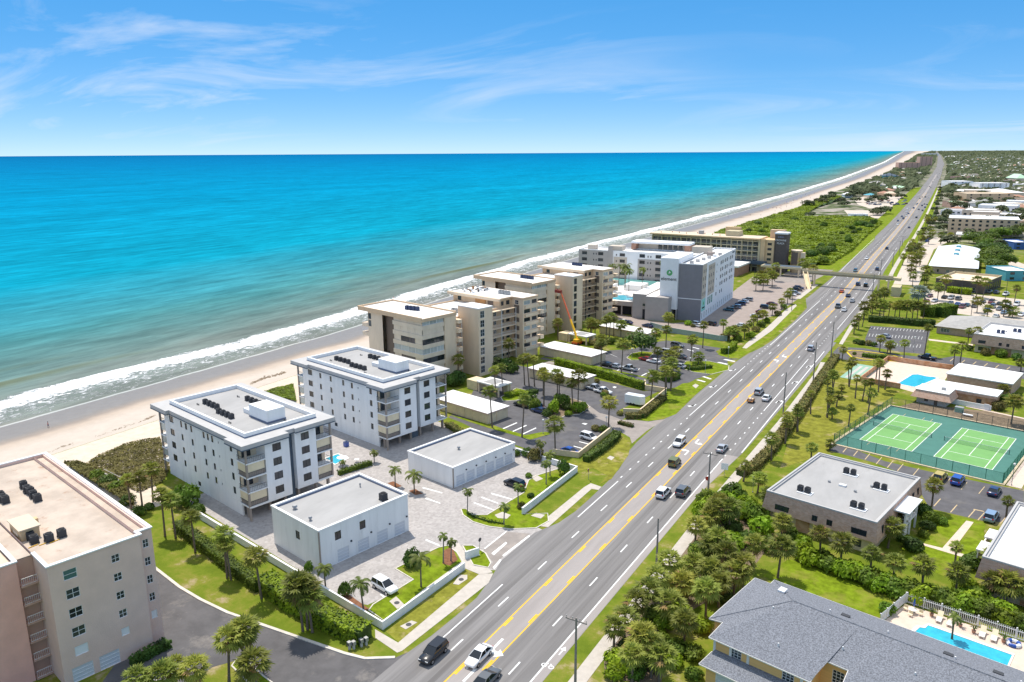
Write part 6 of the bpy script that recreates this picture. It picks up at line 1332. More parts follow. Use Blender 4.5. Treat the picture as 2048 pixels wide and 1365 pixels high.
flatb('bank_building', 'dark brown building with wide tan flat roof', (-15.8, 453.5), 22.4, 31, R(-14), 6.0, 'brown_panel', 'cream_light', {'r': [(4+4*k, .4, 2.6, 3.6, 'dk') for k in range(7)], 'n': [(17, .3, 3, 2.5, 'wh')]}, 'khaki', par=1.0)
wr_ = gable('white_roof_building', 'brick building with large white metal hip roof beside the trees', (-21.5, 513.5), 23, 108, R(0), 4.4, 7.6, 'brick_far', 'metal_white', {'n': [(4, 1, 1, 1.6, 'dk'), (9, 1, 1.6, 1.6, 'w4'), (17, 1, 1, 1.6, 'dk')]}, 1.2)
for k in range(3): MB().box(10.3, 36+22*k, 6.4, 13.0, 40+22*k, 8.2).build('roof_vent', 'aqua', wr_); 
ops = {'n': [(3.5+5.0*k, 4.2+3.4*f, 2.0, 1.8, 'dk') for k in range(10) for f in range(3)], 'r': [(5+6*k, 4.2+3.4*f, 1.8, 1.8, 'dk') for k in range(5) for f in range(3)]}
flatb('cream_hotel', 'cream four storey hotel with white roof on the right', (-22.5, 762), 51, 36, R(1), 14.0, 'cream_wall', 'white_roof', ops, 'white_trim', 'hotel')
for i, (a, b, c, d, l) in enumerate(((-20, 742, 24, 18, 'white canopy roof in front of the cream hotel'),)):
    t = thing('entrance_canopy', l, 'canopy', (-15, 722, 0)); slab(t, 'roof', 0, 24, 0, 22, 3.6, 4.2, 'white_roof'); [slab(t, 'column', x, x+.5, y, y+.5, 0, 3.6, 'cream_wall') for x in (.5, 12, 23) for y in (.5, 21)]
for k in range(4): pass
# ================================================================== VEGETATION
def leafblob(rng, n, rx, ry, rz, size, cz, shell=0.55, lump=0.25, seed=0, aspect=1.0):
    """leaf clumps through an uneven ellipsoid"""
    mb = MB(); lobes = [(Vector((rng.uniform(-1, 1), rng.uniform(-1, 1), rng.uniform(-.3, 1))).normalized(), rng.uniform(.6, 1.25)) for _ in range(9)]
    for _ in range(n):
        d = Vector((rng.gauss(0, 1), rng.gauss(0, 1), rng.gauss(0, 1))).normalized()
        if d.z < -0.55: d.z = -d.z*0.4
        k = 1.0
        for q, w in lobes:
            c = d.dot(q)
            if c > .55: k += lump*(w-1)*2*(c-.55)/.45
        r_ = k*(shell+(1-shell)*rng.random()**.5)
        p = Vector((d.x*rx*r_, d.y*ry*r_, cz+d.z*rz*r_))
        nrm = (d+Vector((rng.gauss(0, .5), rng.gauss(0, .5), rng.gauss(.35, .4)))).normalized()
        a = nrm.orthogonal().normalized(); t = rng.uniform(0, 6.28); a = (a*math.cos(t)+nrm.cross(a)*math.sin(t)); b = nrm.cross(a); s = size*rng.uniform(.6, 1.35)
        mb.face([p-a*s, p-b*s*.55*aspect, p+a*s, p+b*s*.55*aspect])
    return mb
def fan_crown(rng, n=34, L=1.5):
    """sabal palm head: stalked folded fans"""
    mb = MB()
    for i in range(n):
        az = i*2.399+rng.uniform(-.25, .25); t = (i+.5)/n; el = R(78-128*t+rng.uniform(-10, 10)); pl = L*(0.45+.25*math.sin(t*3.1))*rng.uniform(.85, 1.15); fl = L*rng.uniform(.58, .78)
        d = Vector((math.cos(az)*math.cos(el), math.sin(az)*math.cos(el), math.sin(el))); s = Vector((-math.sin(az), math.cos(az), 0)); up = s.cross(d).normalized()
        o = d*0.1; e = o+d*pl; e.z -= 0.06*pl
        mb.cur = 1 if (t > .84 and rng.random() < .75) or rng.random() < .02 else 0
        mb.face([o-s*.03, o+s*.03, e+s*.02, e-s*.02])
        m = 9; prev = None
        for k in range(m+1):
            a = R(-105+210*k/m); rr = fl*(0.72+.28*math.cos(a*.8))*rng.uniform(.85, 1.1)
            dr = R(28)+abs(a)*.12
            v = e+(d*math.cos(a)+s*math.sin(a))*rr*math.cos(dr)*1.0; v.z -= rr*.34; v -= up*rr*(.10 if k % 2 else -.05)
            if prev is not None and k % 1 == 0:
                w = (prev+v)/2; hm_ = e.lerp(w, .5); sd_ = (v-prev)*.30
                mb.face([e, hm_+sd_, e+(w-e)*1.16, hm_-sd_])
            prev = v
    return mb
def feather_crown(rng, n=15, L=2.6, droop=1.0, lw=0.055, nl=15):
    mb = MB()
    for i in range(n):
        az = i*2.399+rng.uniform(-.2, .2); t = (i+.5)/n; el = R(75-85*t+rng.uniform(-8, 8)); d = Vector((math.cos(az), math.sin(az), 0)); s = Vector((-d.y, d.x, 0)); l = L*rng.uniform(.8, 1.1)
        pts = []
        p = Vector((0, 0, 0)); a = el
        for k in range(nl+1):
            pts.append(p.copy()); a -= R(9.5)*droop*(.4+k/nl); p = p+(d*math.cos(a)+Vector((0, 0, math.sin(a))))*(l/nl)
        for k in range(nl):
            mb.face([pts[k]-s*.03, pts[k]+s*.03, pts[k+1]+s*.02, pts[k+1]-s*.02])
            if k < 1: continue
            q = k/nl; ll = l*.30*math.sin(math.pi*min(1, q*.85+.12))
            for sg in (-1, 1):
                b = pts[k]; dd = (pts[k+1]-pts[k]).normalized(); e = b+(s*sg*.86+dd*.5)*ll*rng.uniform(.85, 1.1); e.z -= ll*.38
                mb.face([b, b+dd*lw*2.2, e])
                b2 = b.lerp(pts[k+1], .5); e2 = e+(pts[k+1]-pts[k])*.5; mb.face([b2, b2+dd*lw*2.2, e2])
    return mb
def trunk_mesh(rng, bend=.05, r0=.19, r1=.15):
    pts = [(bend*math.sin(k/6*1.6)*1.0, bend*.5*math.sin(k/6*2.5), k/6) for k in range(7)]
    return MB().tube(pts, [r0*1.25]+[r0+(r1-r0)*k/5 for k in range(6)], 8)
rg = random.Random(11)
def proto(crowns, cm, trunks, tm): return dict(c=[m_.mesh('crown', cm) for m_ in crowns], t=[m_.mesh('trunk', tm, True) for m_ in trunks])
def tm_(bend): return trunk_mesh(rg, bend)
SABAL = proto([fan_crown(rg, 44, 1.5) for _ in range(4)], ['palm_leaf', 'palm_dry'], [trunk_mesh(rg, b) for b in (.03, -.05, .08, -.1)], 'trunk')
COCO = proto([feather_crown(rg) for _ in range(3)], 'coco_leaf', [trunk_mesh(rg, b, .14, .1) for b in (.05, -.06, .03)], 'trunk')
ROYAL = proto([feather_crown(rg, 13, 1.9, 1.25) for _ in range(2)], 'coco_leaf', [trunk_mesh(rg, b, .12, .1) for b in (.02, -.02)], 'wood_pole')
SILVER = proto([fan_crown(rg, 40, 2.4)], ['silver_leaf', 'silver_leaf'], [trunk_mesh(rg, .01, .25, .22)], 'trunk')
def palm(kind, p, h, label, name='palm_tree', group=None, cs=1.0, lean=0.0, cat='palm tree'):
    i = rg.randrange(len(kind['c'])); j = rg.randrange(len(kind['t'])); cs *= rg.uniform(.82, 1.2); h *= rg.uniform(.92, 1.1)
    t = thing(name, label, cat, (p[0], p[1], p[2] if len(p) > 2 and p[2] > 1 else 0), rg.uniform(0, 6.28), group)
    tk = put('trunk', kind['t'][j], t, scale=(1, 1, h)); co = kind['t'][j].vertices
    top = sum((v.co for v in list(co)[-8:]), Vector())/8
    cr = put('crown', kind['c'][i], t, (top.x, top.y, h-.05), rg.uniform(0, 6.28), (cs, cs, cs*rg.uniform(.9, 1.1)))
    if lean: t.rotation_euler = (rg.uniform(-lean, lean), rg.uniform(-lean, lean), t.rotation_euler[2])
    return t
def palms(kind, zf, lst, what, end, group, name='palm_tree', cs=1.0, lean=.06):
    """lst of (u, v, height): base pixel and trunk height; labelled by order"""
    n = len(lst)
    for i, q in enumerate(lst):
        p = zf(q[0], q[1]) if zf else q
        palm(kind, p, q[2], f'{what}, {ORD[i]} from {end}' if n > 1 else what, name, group, cs*(q[3] if len(q) > 3 else 1), lean)
# ---- bushes
def bushproto(mt, n, size, seed, shell=.5, rz=.62, lump=.35):
    r_ = random.Random(seed); return [leafblob(r_, n, .5, .5, rz*.5, size, rz*.42, shell, lump).mesh('foliage', mt) for _ in range(3)]
BUSH = {k: bushproto(m_, 620, .075, s) for k, m_, s in (('mid', 'leaf_mid', 1), ('bright', 'leaf_bright', 2), ('dark', 'leaf_dark', 3), ('olive', 'leaf_olive', 4))}
TREEC = {k: bushproto(m_, 1100, .06, s, .35, .8, .5) for k, m_, s in (('mid', 'leaf_mid', 5), ('dark', 'leaf_dark', 6), ('bright', 'leaf_bright', 8))}
FARC = bushproto('leaf_far', 240, .11, 9, .45, .8, .5)
stemm = MB().tube([(0, 0, 0), (0, 0, .5)], [.05, .03], 6).tube([(0, 0, .2), (.15, .05, .5)], [.03, .015], 5).tube([(0, 0, .22), (-.12, -.1, .5)], [.03, .015], 5).mesh('stem', 'trunk', True)
def bush(kind, p, d, label, h=None, name='shrub', group=None, cat='shrub'):
    t = thing(name, label, cat, (p[0], p[1], 0), rg.uniform(0, 6.28), group); h = h or d*.7
    put('foliage', rg.choice(BUSH[kind]), t, scale=(d, d*rg.uniform(.85, 1.15), h/.62)); put('stem', stemm, t, scale=(d*.6, d*.6, h*.7)); return t
def bushes(kind, zf, lst, what, end, group, name='shrub'):
    for i, q in enumerate(lst):
        p = zf(q[0], q[1]) if zf else q
        bush(kind if isinstance(kind, str) else kind[i % len(kind)], p, q[2], f'{what}, {ORD[i]} from {end}' if len(lst) > 1 else what, q[3] if len(q) > 3 else None, name, group)
def tree(kind, p, d, h, label, name='broadleaf_tree', group=None, cat='tree'):
    t = thing(name, label, cat, (p[0], p[1], 0), rg.uniform(0, 6.28), group); ch = h*.72
    put('crown', rg.choice(TREEC[kind]), t, (0, 0, h-ch), 0, (d, d*rg.uniform(.85, 1.1), ch/.72)); put('trunk', stemm, t, scale=(3.5, 3.5, h*1.15)); return t
def hedge(label, pts, w, h, mt, size=.22, dens=34, name='hedge', group=None, flat=True):
    t = thing(name, label, 'hedge', (0, 0, 0), 0, group); mb = MB(); core = MB(); P2 = [Vector((p[0], p[1], 0)) for p in pts]
    for a, b in zip(P2, P2[1:]):
        L = (b-a).length; u = (b-a)/L; q = Vector((-u.y, u.x, 0)); c = .3
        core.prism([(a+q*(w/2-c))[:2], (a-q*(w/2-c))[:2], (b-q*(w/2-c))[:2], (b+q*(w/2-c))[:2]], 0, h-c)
        for _ in range(int(L*(w+2*h)*dens*.5)):
            s = rg.random()*L; f = rg.random()*(w+2*h); wob_ = .18*mnoise.noise(Vector((a.x+u.x*s, a.y+u.y*s, f))*.7)
            if f < w: p = a+u*s+q*(f-w/2)+Vector((0, 0, h+wob_-rg.random()*.2)); n_ = Vector((0, 0, 1))
            elif f < w+h: p = a+u*s+q*(w/2+wob_-rg.random()*.2)+Vector((0, 0, f-w)); n_ = q
            else: p = a+u*s-q*(w/2+wob_-rg.random()*.2)+Vector((0, 0, f-w-h)); n_ = -q
            n_ = (n_+Vector((rg.gauss(0, .5), rg.gauss(0, .5), rg.gauss(.2, .4)))).normalized(); x = n_.orthogonal().normalized(); th = rg.uniform(0, 6.28); x = x*math.cos(th)+n_.cross(x)*math.sin(th); y = n_.cross(x); z = size*rg.uniform(.6, 1.3)
            mb.face([p-x*z, p-y*z*.6, p+x*z, p+y*z*.6])
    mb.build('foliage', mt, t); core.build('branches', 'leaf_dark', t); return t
# ---------------------------------------------------------------- placing: sea side
hedge('bright green hedge along the white garden wall, by the driveway lawn', [zA(1000, 500), zA(1120, 590), zA(1290, 720), zA(1464, 850)], 2.2, 1.9, 'leaf_mid')
hedge('large bright sea grape hedge in front of the white wall corner', [zC(75, 860), zC(200, 960), zC(330, 1030), zC(440, 1085), zC(600, 1155)], 3.4, 2.5, 'leaf_bright', .3, 26)
hedge('dark clipped hedge at the foot of the pink-tan building', [zA(745, 1275), zA(850, 1215), zA(950, 1160)], 1.8, 1.3, 'leaf_dark')
palms(SABAL, zA, [(740, 390, 6.5), (805, 400, 7), (862, 350, 7), (930, 545, 8.5), (990, 555, 8), (1100, 635, 6.5), (1280, 780, 8.5), (1300, 790, 7)], 'sabal palm in the row beside the white garden wall', 'the sea', 'sabal palms on the driveway lawn')
palms(SABAL, zC, [(60, 930, 7.5), (275, 1100, 7.5, 1.2), (300, 1095, 6.5, 1.2), (325, 1110, 6, 1.1)], 'sabal palm in the sea grape hedge above the driveway', 'the left', 'sabal palms by the sea grape hedge', cs=1.1)
palms(SABAL, zA, [(1290, 1370, 6.5), (1375, 1300, 6.5), (1405, 1300, 6.5), (1110, 1480, 5.5), (950, 1510, 5.0), (800, 1530, 5.0), (1450, 1420, 4.5), (1000, 1430, 4.5)], 'sabal palm on the kerbed island at the bottom left', 'the driveway mouth', 'sabal palms at the driveway island', cs=1.2)
isle('lawn_island', px(zA, (1305, 1275), (1330, 1240), (1400, 1260), (1480, 1330), (1600, 1420), (1500, 1480), (1400, 1370)), 'lawn')
isle('lawn_island', px(zA, (700, 1420), (820, 1350), (960, 1365), (1180, 1400), (1260, 1470), (900, 1620), (650, 1560)), 'lawn')
bushes(['dark', 'mid'], zA, [(720, 365, 3.2), (790, 420, 3), (840, 390, 2.6), (1060, 370, 5.5, 5), (1110, 420, 4, 3), (660, 290, 4), (610, 260, 4), (560, 230, 4.2)], 'leafy shrub beside the nearest white condominium', 'the first palm', 'shrubs by the condominium wall')
palms(COCO, zC, [(755, 345, 4.2), (855, 378, 4.2), (395, 890, 4.4), (590, 985, 4.6), (890, 870, 5.0)], 'young coconut palm in the paved court', 'the condominium', 'young coconut palms in the paved court', cs=.85)
palms(ROYAL, zC, [(1130, 485, 4.6), (1320, 545, 4.2), (1395, 440, 4.0), (1005, 745, 5.0), (1045, 735, 4.0)], 'slim young palm beside the paved entrance', 'the garage', 'slim young palms at the entrance', cs=.85)
palms(ROYAL, zI, [(755, 745, 5.2, 1.2), (780, 690, 5.0, 1.2), (720, 600, 4.6)], 'slim young palm behind the second white garden wall', 'the road', 'slim palms behind the garden wall', cs=.9)
bushes(['dark', 'mid'], zC, [(492, 920, 2.2, 3.2), (305, 800, 1.6, 2.6), (840, 760, 3.0, 3.4)], 'upright shrub by the white wall near the parked white SUV', 'the right', 'upright shrubs in the paved court')
bushes(['dark', 'mid', 'olive'], zI, [(870, 680, 3.0, 4.0), (640, 700, 1.8), (590, 900, 2.0), (655, 830, 1.6), (600, 790, 1.4), (680, 590, 4.2, 3.6), (630, 560, 3.0), (560, 560, 2.4)], 'shrub along the second white garden wall', 'the road', 'shrubs by the garden wall')
hedge('low clipped border hedge on the curved island at the entrance', [zI(240, 935), zI(300, 965), zI(380, 990), zI(480, 1005)], .8, .6, 'leaf_dark', .14)
hedge('low dark hedge beside the small condominium pool', [zB(1270, 930), zB(1350, 905), zB(1480, 865)], 1.4, 1.2, 'leaf_mid')
for i, q in enumerate(((1300, 905), (1500, 850))): palm(ROYAL, zB(*q), 2.4, ('small palm beside the low hedge near the condominium pool', 'small palm at the road end of the pool hedge')[i], 'palm_tree', 'small palms by the condo pool', .8)
hedge('planted border between the second white condominium and the low garage drive', [zI(115, 365), zI(170, 400), zI(230, 440)], 2.2, 1.2, 'leaf_olive')
# condominium car parks
palms(SABAL, zI, [(405, 375, 9.6), (598, 440, 10.2), (740, 235, 8.5), (840, 235, 8.0), (930, 270, 9), (960, 270, 9.5, 1.25), (815, 540, 7.6, 1.1), (1160, 370, 7.4, 1.15)], 'tall sabal palm in the near car park', 'the sea', 'sabal palms in the near car park', cs=1.1)
palms(SABAL, zI, [(1435, 190, 7.6, 1.15), (1530, 185, 8.2), (1565, 120, 8.0), (430, 180, 8.0), (475, 160, 8.0), (615, 100, 8.5), (645, 110, 9), (680, 110, 8.5)], 'sabal palm beside the low garages', 'the right', 'sabal palms by the low garages', cs=1.1)
palms(SABAL, zD, [(740, 900, 7, 1.3), (1080, 790, 8, 1.3), (1420, 620, 7, 1.2), (1650, 610, 6, 1.2)], 'sabal palm close against the tan galleries', 'the near end', 'sabal palms by the galleries', cs=1.1)
bushes('dark', zD, [(1000, 820, 6, 5), (1060, 830, 6, 6), (740, 920, 6, 5), (700, 930, 5, 4), (1110, 840, 4, 4)], 'dark broad shrub below the tan galleries', 'the far end', 'shrubs by the galleries')
bushes(['bright', 'mid', 'dark'], zI, [(800, 280, 5.0, 4.2), (860, 240, 5.0, 4.5), (900, 260, 3.6), (970, 275, 4.4, 3.4), (1000, 260, 3.6), (760, 300, 3.0), (900, 300, 2.4), (680, 260, 4.2, 3.6), (640, 230, 4.2, 3.6)], 'dense shrub in the car park planting island', 'the garage', 'shrubs in the planting island')
hedge('bright hedge by the entrance canopy in the car park', [zI(500, 180), zI(560, 160), zI(640, 170)], 2.8, 1.2, 'leaf_bright')
hedge('dark clipped hedge beside the entrance canopy', [zI(640, 165), zI(690, 150)], 2.2, 1.3, 'leaf_dark')
hedge('long tall clipped hedge between the two condominium car parks', [zK(140, 590), zK(500, 690), zK(720, 750), zK(940, 820)], 1.8, 2.6, 'leaf_bright', .2, 40)
hedge('curved clipped hedge enclosing the bin area', [zK(1020, 680), zK(1080, 720), zK(1150, 750), zK(1220, 740), zK(1270, 715)], 1.0, 1.8, 'leaf_mid', .2, 40)
hedge('rounded clipped hedge at the far car park entrance', [zE(1205, 1225), zE(1245, 1230), zE(1290, 1205), zE(1320, 1165)], 2.0, 2.2, 'leaf_bright', .22, 40)
hedge('low layered hedge in the entrance island', [zK(1340, 640), zK(1420, 640), zK(1560, 620)], 1.6, 1.2, 'leaf_mid', .2)
hedge('sprawling shrubs outside the cream trailer wall', [zI(1270, 315), zI(1370, 315), zI(1470, 230), zI(1520, 190)], 2.2, 1.4, 'leaf_olive', .25)
hedge('shrubs along the cream wall beside the blue car', [zI(1010, 600), zI(1100, 540), zI(1190, 470), zI(1220, 430)], 2.0, 1.6, 'leaf_dark', .25)
hedge('clipped hedge strip in the condominium entrance', [zI(1225, 350), zI(1320, 375)], 1.4, .9, 'leaf_olive', .2)
bushes(['olive', 'mid'], zI, [(1075, 395, 2.4), (1125, 405, 2.8), (1235, 295, 2.0), (1130, 175, 2.2), (1085, 85, 2.2)], 'small rounded shrub near the car park entrance', 'the road', 'small shrubs at the car park entrance')
tree('dark', zK(925, 500), 9.5, 8.0, 'dense round dark tree over the parked red car', 'broadleaf_tree')
palms(SABAL, zK, [(30, 870, 6.5, 1.2), (160, 870, 6), (600, 360, 7.5), (630, 345, 8), (670, 335, 8), (735, 370, 6.5), (555, 610, 8.2), (740, 665, 9, 1.1), (1065, 640, 7), (1040, 490, 8), (1145, 450, 8), (1170, 290, 6), (1370, 560, 8), (1480, 440, 8.5), (1150, 900-100, 7.5), (1190, 830, 6.5)], 'sabal palm in the far condominium car park', 'the near left', 'sabal palms in the far car park', cs=1.2)
palms(SABAL, zK, [(1170, 650, 5, 1.3), (1240, 560, 4.0, 1.2), (910, 440, 6), (1440, 590, 3, 1.3), (460, 330, 5.5, 1.3), (500, 340, 5, 1.3), (560, 470, 4, 1.3), (160, 330, 4.5, 1.2)], 'short bushy palm in the far condominium car park', 'the road', 'short palms in the far car park', cs=1.1)
bushes(['mid', 'olive', 'dark'], zK, [(640, 400, 4, 3), (530, 450, 3.4), (790, 430, 3.2), (720, 430, 2.6), (480, 410, 3.0), (1340, 620, 2.4), (1400, 620, 2.2), (600, 870, 2.6)], 'low shrub around the far car park islands', 'the garages', 'shrubs in the far car park')
# hotel planting
palms(COCO, None, [(-131, 322, 9.4), (-134.5, 326, 10.4), (-137, 332, 9.2), (-142, 336, 9.0), (-147, 340, 9.0), (-128, 330, 9.6), (-126, 350, 9.5), (-121.5, 352, 9.2)], 'coconut palm on the hotel pool deck', 'the road', 'coconut palms on the pool deck', cs=1.1)
palms(SABAL, zE, [(755, 1020, 5), (1220, 1060, 4.5), (1275, 1120, 4, 1.2), (1310, 1110, 4, 1.2), (1400, 1100, 4, 1.2), (1440, 1060, 4.4), (1480, 1010, 4.4), (1510, 980, 4), (1560, 960, 4, 1.2), (1640, 900, 4), (1720, 850, 4, 1.2), (1770, 800, 4.5, 1.2), (1790, 760, 4.5)], 'sabal palm in the verge beside the hotel car park', 'the near end', 'sabal palms in the hotel verge', cs=1.1)
bushes(['olive', 'mid', 'bright'], zE, [(1230, 1110, 4), (1340, 1120, 4), (1450, 1090, 4), (1500, 1040, 3.6), (1540, 1000, 3.6), (1600, 960, 3.4), (1690, 900, 3.4), (1740, 840, 3.4), (920, 985, 3.2), (960, 1000, 2.4)], 'yellow-green shrub in the verge beside the hotel car park', 'the near end', 'shrubs in the hotel verge')
palms(SABAL, zE, [(1600, 640, 7, 1.4), (1640, 660, 7, 1.5), (1560, 690, 6, 1.4), (1500, 690, 6, 1.2), (1660, 610, 8, 1.3), (1540, 640, 6, 1.3), (1760, 480, 9, 1.3), (1720, 500, 9, 1.3), (1920, 600, 9, 1.2), (1980, 630, 8, 1.3), (1890, 560, 8, 1.4)], 'sabal palm around the hotel entrance canopy', 'the near end', 'sabal palms at the hotel canopy', cs=1.2)
# dune planting beside the condominiums
def scrub(name, label, poly, n, hfun, size, mt, seed, base=None):
    """low ground cover that nobody could count: leaf clumps over a polygon"""
    r_ = random.Random(seed); mb = MB(); xs0 = [p[0] for p in poly]; ys0 = [p[1] for p in poly]
    def inside(x, y):
        c = False; j = len(poly)-1
        for i in range(len(poly)):
            if ((poly[i][1] > y) != (poly[j][1] > y)) and x < (poly[j][0]-poly[i][0])*(y-poly[i][1])/(poly[j][1]-poly[i][1])+poly[i][0]: c = not c
            j = i
        return c
    k = 0
    while k < n:
        x, y = r_.uniform(min(xs0), max(xs0)), r_.uniform(min(ys0), max(ys0))
        if not inside(x, y): continue
        k += 1; h = hfun(x, y); z = max(.02, h*(1-.35*r_.random()**2)); n_ = Vector((r_.gauss(0, .5), r_.gauss(0, .5), 1)).normalized(); a = n_.orthogonal().normalized(); th = r_.uniform(0, 6.28); a = a*math.cos(th)+n_.cross(a)*math.sin(th); b = n_.cross(a); s = size*r_.uniform(.6, 1.4); p = Vector((x, y, z))
        mb.face([p-a*s, p-b*s*.65, p+a*s, p+b*s*.65])
    o = mb.build(name, mt); tag(o, label, None, None, 'stuff'); return o
N2 = lambda x, y, s: mnoise.noise(Vector((x*s, y*s, 3.1)))
dp = [zA(*q) for q in ((440, 165), (560, 90), (720, 20), (900, -10), (960, 160), (920, 240), (780, 300), (640, 230))]
scrub('dune_grass', 'olive dune grass between the pink-tan building and the beach', [(p.x, p.y) for p in dp], 9000, lambda x, y: .35+.25*N2(x, y, .3), .26, 'leaf_olive', 3)
dp = [zA(*q) for q in ((360, 150), (440, 145), (720, 290), (760, 400), (700, 370))]
scrub('sea_grape_thicket', 'brownish sea grape thicket beside the gravel roof', [(p.x, p.y) for p in dp], 5000, lambda x, y: 1.4+.6*N2(x, y, .25), .3, 'leaf_olive', 4)
dp = [zB(*q) for q in ((800, 405), (980, 355), (1000, 470), (880, 440))]
scrub('sea_grape_thicket', 'green sea grape strip seaward of the second white condominium', [(p.x, p.y) for p in dp]+[(W(-176, 109).x, W(-176, 109).y)], 4000, lambda x, y: .9+.5*N2(x, y, .25), .3, 'leaf_mid', 5)
M('dune_sand', (0.62, 0.53, 0.43), 0.95, 0.05, var=0.08, vscale=0.5, bump=0.4, bscale=3)
_de = [Vector((xd(y)-.4, y, 0)) for y in range(40, 300, 12)]
sheet('dune_sand', _de+[W(*q) for q in ((-205, 262), (-203, 150), (-174, 132), (-172, 66), (-153, 62), (-153, 36))], .012, 'dune_sand')
scrub('dune_grass', 'sparse dune grass seaward of the tan condominiums', [(W(*q).x, W(*q).y) for q in ((-228, 300), (-206, 290), (-204, 160), (-176, 140), (-178, 128), (-212, 165), (-226, 230))], 5000, lambda x, y: .35+.25*N2(x, y, .3), .3, 'leaf_olive', 8)
# big green dune scrub beyond the hotels
gp = [(-100, 512), (-78, 520), (-76, 600), (-80, 720), (-82, 850), (-100, 900), (-165, 890), (-178, 1050), (-186, 1300)]+[(xd(y)+3, y) for y in range(1300, 540, -60)]+[(-182, 520), (-140, 505)]
def gh(x, y): return 2.2+1.9*N2(x, y, .035)+1.1*N2(x, y, .11)
scrub('dune_scrub', 'bright green sea grape scrub covering the dunes beyond the hotels', gp, 72000, gh, 1.0, 'leaf_scrub', 6)
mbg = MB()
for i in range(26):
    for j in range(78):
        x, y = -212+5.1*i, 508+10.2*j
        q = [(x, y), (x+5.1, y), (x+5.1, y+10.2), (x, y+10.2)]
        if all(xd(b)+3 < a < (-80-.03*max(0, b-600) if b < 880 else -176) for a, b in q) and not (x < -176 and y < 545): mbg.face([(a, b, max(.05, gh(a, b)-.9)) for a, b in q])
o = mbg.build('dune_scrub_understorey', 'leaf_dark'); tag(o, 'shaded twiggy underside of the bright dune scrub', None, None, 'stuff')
edge_ = []
for i in range(46):
    y = 505+rg.random()*350; x = -80-(y-505)*.02-rg.random()*16 if i % 3 else -120-rg.random()*70
    edge_.append((x, y))
for i, (x, y) in enumerate(sorted(edge_, key=lambda q: q[1])):
    tree('dark' if i % 2 else 'mid', (x, y), rg.uniform(5, 9), rg.uniform(4, 7), 'dark rounded tree standing above the bright dune scrub', 'scrub_tree', 'trees in the dune scrub')
# ---------------------------------------------------------------- placing: right side
# palm lawn beside the tennis courts
palms(SABAL, zQ, [(135, 1210, 6.4), (400, 865, 5.4), (715, 915, 7.0), (735, 760, 7.4), (815, 520, 6.0), (905, 720, 3.4), (1000, 430, 1.6), (820, 960, 2.4), (1140, 1110, 5.6), (1150, 335, 6.5), (1270, 560, 6.4), (1410, 605, 6.0), (1520, 640, 6.5)], 'sabal palm on the dry lawn beside the tennis courts', 'the near corner', 'sabal palms on the palm lawn', cs=.78, lean=.1)
palms(SABAL, zG, [(735, 1050, 7, 1), (800, 790, 7), (825, 860, 8), (880, 840, 5, .8), (580, 815, 7.5), (440, 890, 6.5), (395, 1075, 6, 1), (45, 1290, 7, .9), (150, 1190, 5), (60, 1210, 5), (520, 590, 4), (635, 330, 5), (660, 340, 5.5), (690, 310, 5.5), (620, 370, 4.5)], 'sabal palm along the roadside hedge', 'the pool yard', 'sabal palms along the roadside hedge', cs=.95, lean=.08)
hedge('long brown-green roadside hedge between the path and the palm lawn', [zG(0, 1260), zG(150, 1060), zG(300, 820), zG(420, 640), zG(470, 570)], 2.6, 1.5, 'leaf_olive', .28, 26)
hedge('brown-green roadside hedge by the utility poles near the thicket', [zH(215, 250), zH(290, 215), zH(390, 110), zH(480, -20)], 2.4, 1.5, 'leaf_olive', .28, 26)
palms(SABAL, zH, [(385, 165, 6, .9), (460, 75, 5, .9), (600, 165, 3.2, .9), (235, 280, 4, .9), (310, 345, 3.8), (375, 440, 3.8), (1250, 435, 5.4, .95), (1655, 475, 3.6, .8), (905, 590, 4, 1), (1060, 560, 3.6, 1.1), (1015, 640, 4.2, 1.2), (1375, 765, 5, .8), (1555, 820, 5.2, 1), (700, 110, 2, .9)], 'sabal palm around the grey-roofed brick building', 'the tennis courts', 'sabal palms by the brick building', cs=1.0)
bushes(['dark', 'mid'], zH, [(1215, 460, 3.6, 3), (1240, 500, 3.2, 2.4), (1230, 540, 3), (1200, 580, 2.2), (1150, 650, 4.0, 2.6), (1310, 510, 2.4), (1460, 740, 3.6, 2.6), (1480, 700, 2.4), (1090, 600, 2.4)], 'dark clipped shrub beside the brick building stair', 'the car park', 'clipped shrubs by the brick building')
# thicket between the town house and the brick building
tl = [(90, 720, 5.5), (160, 560, 5.5), (60, 560, 5.5), (430, 620, 5), (420, 800, 6, 1), (230, 870, 5), (290, 760, 5), (120, 830, 5.5), (60, 900, 5), (30, 1020, 5), (100, 960, 5), (180, 900, 4.5), (650, 700, 4.8, 1), (760, 740, 4.6, 1), (920, 800, 4.8, 1), (1040, 840, 4.6), (1200, 880, 5.2, 1.1), (1380, 900, 4.8), (1650, 960, 4.2), (1560, 930, 4), (1780, 990, 4.5)]
palms(SABAL, zH, tl, 'bushy sabal palm in the green thicket beside the town house', 'the road', 'sabal palms in the thicket', cs=1.2, lean=.08)
bl = [(110, 420, 5, 4.2), (190, 400, 6, 5), (240, 470, 6, 5), (300, 500, 5.5, 4.6), (180, 640, 5, 3.4), (260, 620, 4.5), (540, 660, 4.6, 3.6), (490, 610, 4.4, 3.4), (600, 730, 4.6, 3.2), (700, 760, 4.6, 3.2), (840, 800, 4.6, 3.4), (930, 840, 4.6), (1010, 860, 4.2), (1120, 900, 4.6, 3.4), (1250, 920, 4.6, 3.2), (1340, 960, 5, 3.4), (1450, 960, 5, 3.4), (1520, 990, 5, 3.2), (1620, 1010, 4.8, 3.2), (1700, 1060, 4.6, 3), (1430, 870, 4), (1010, 990, 3), (60, 640, 5, 4), (0, 720, 5, 4)]
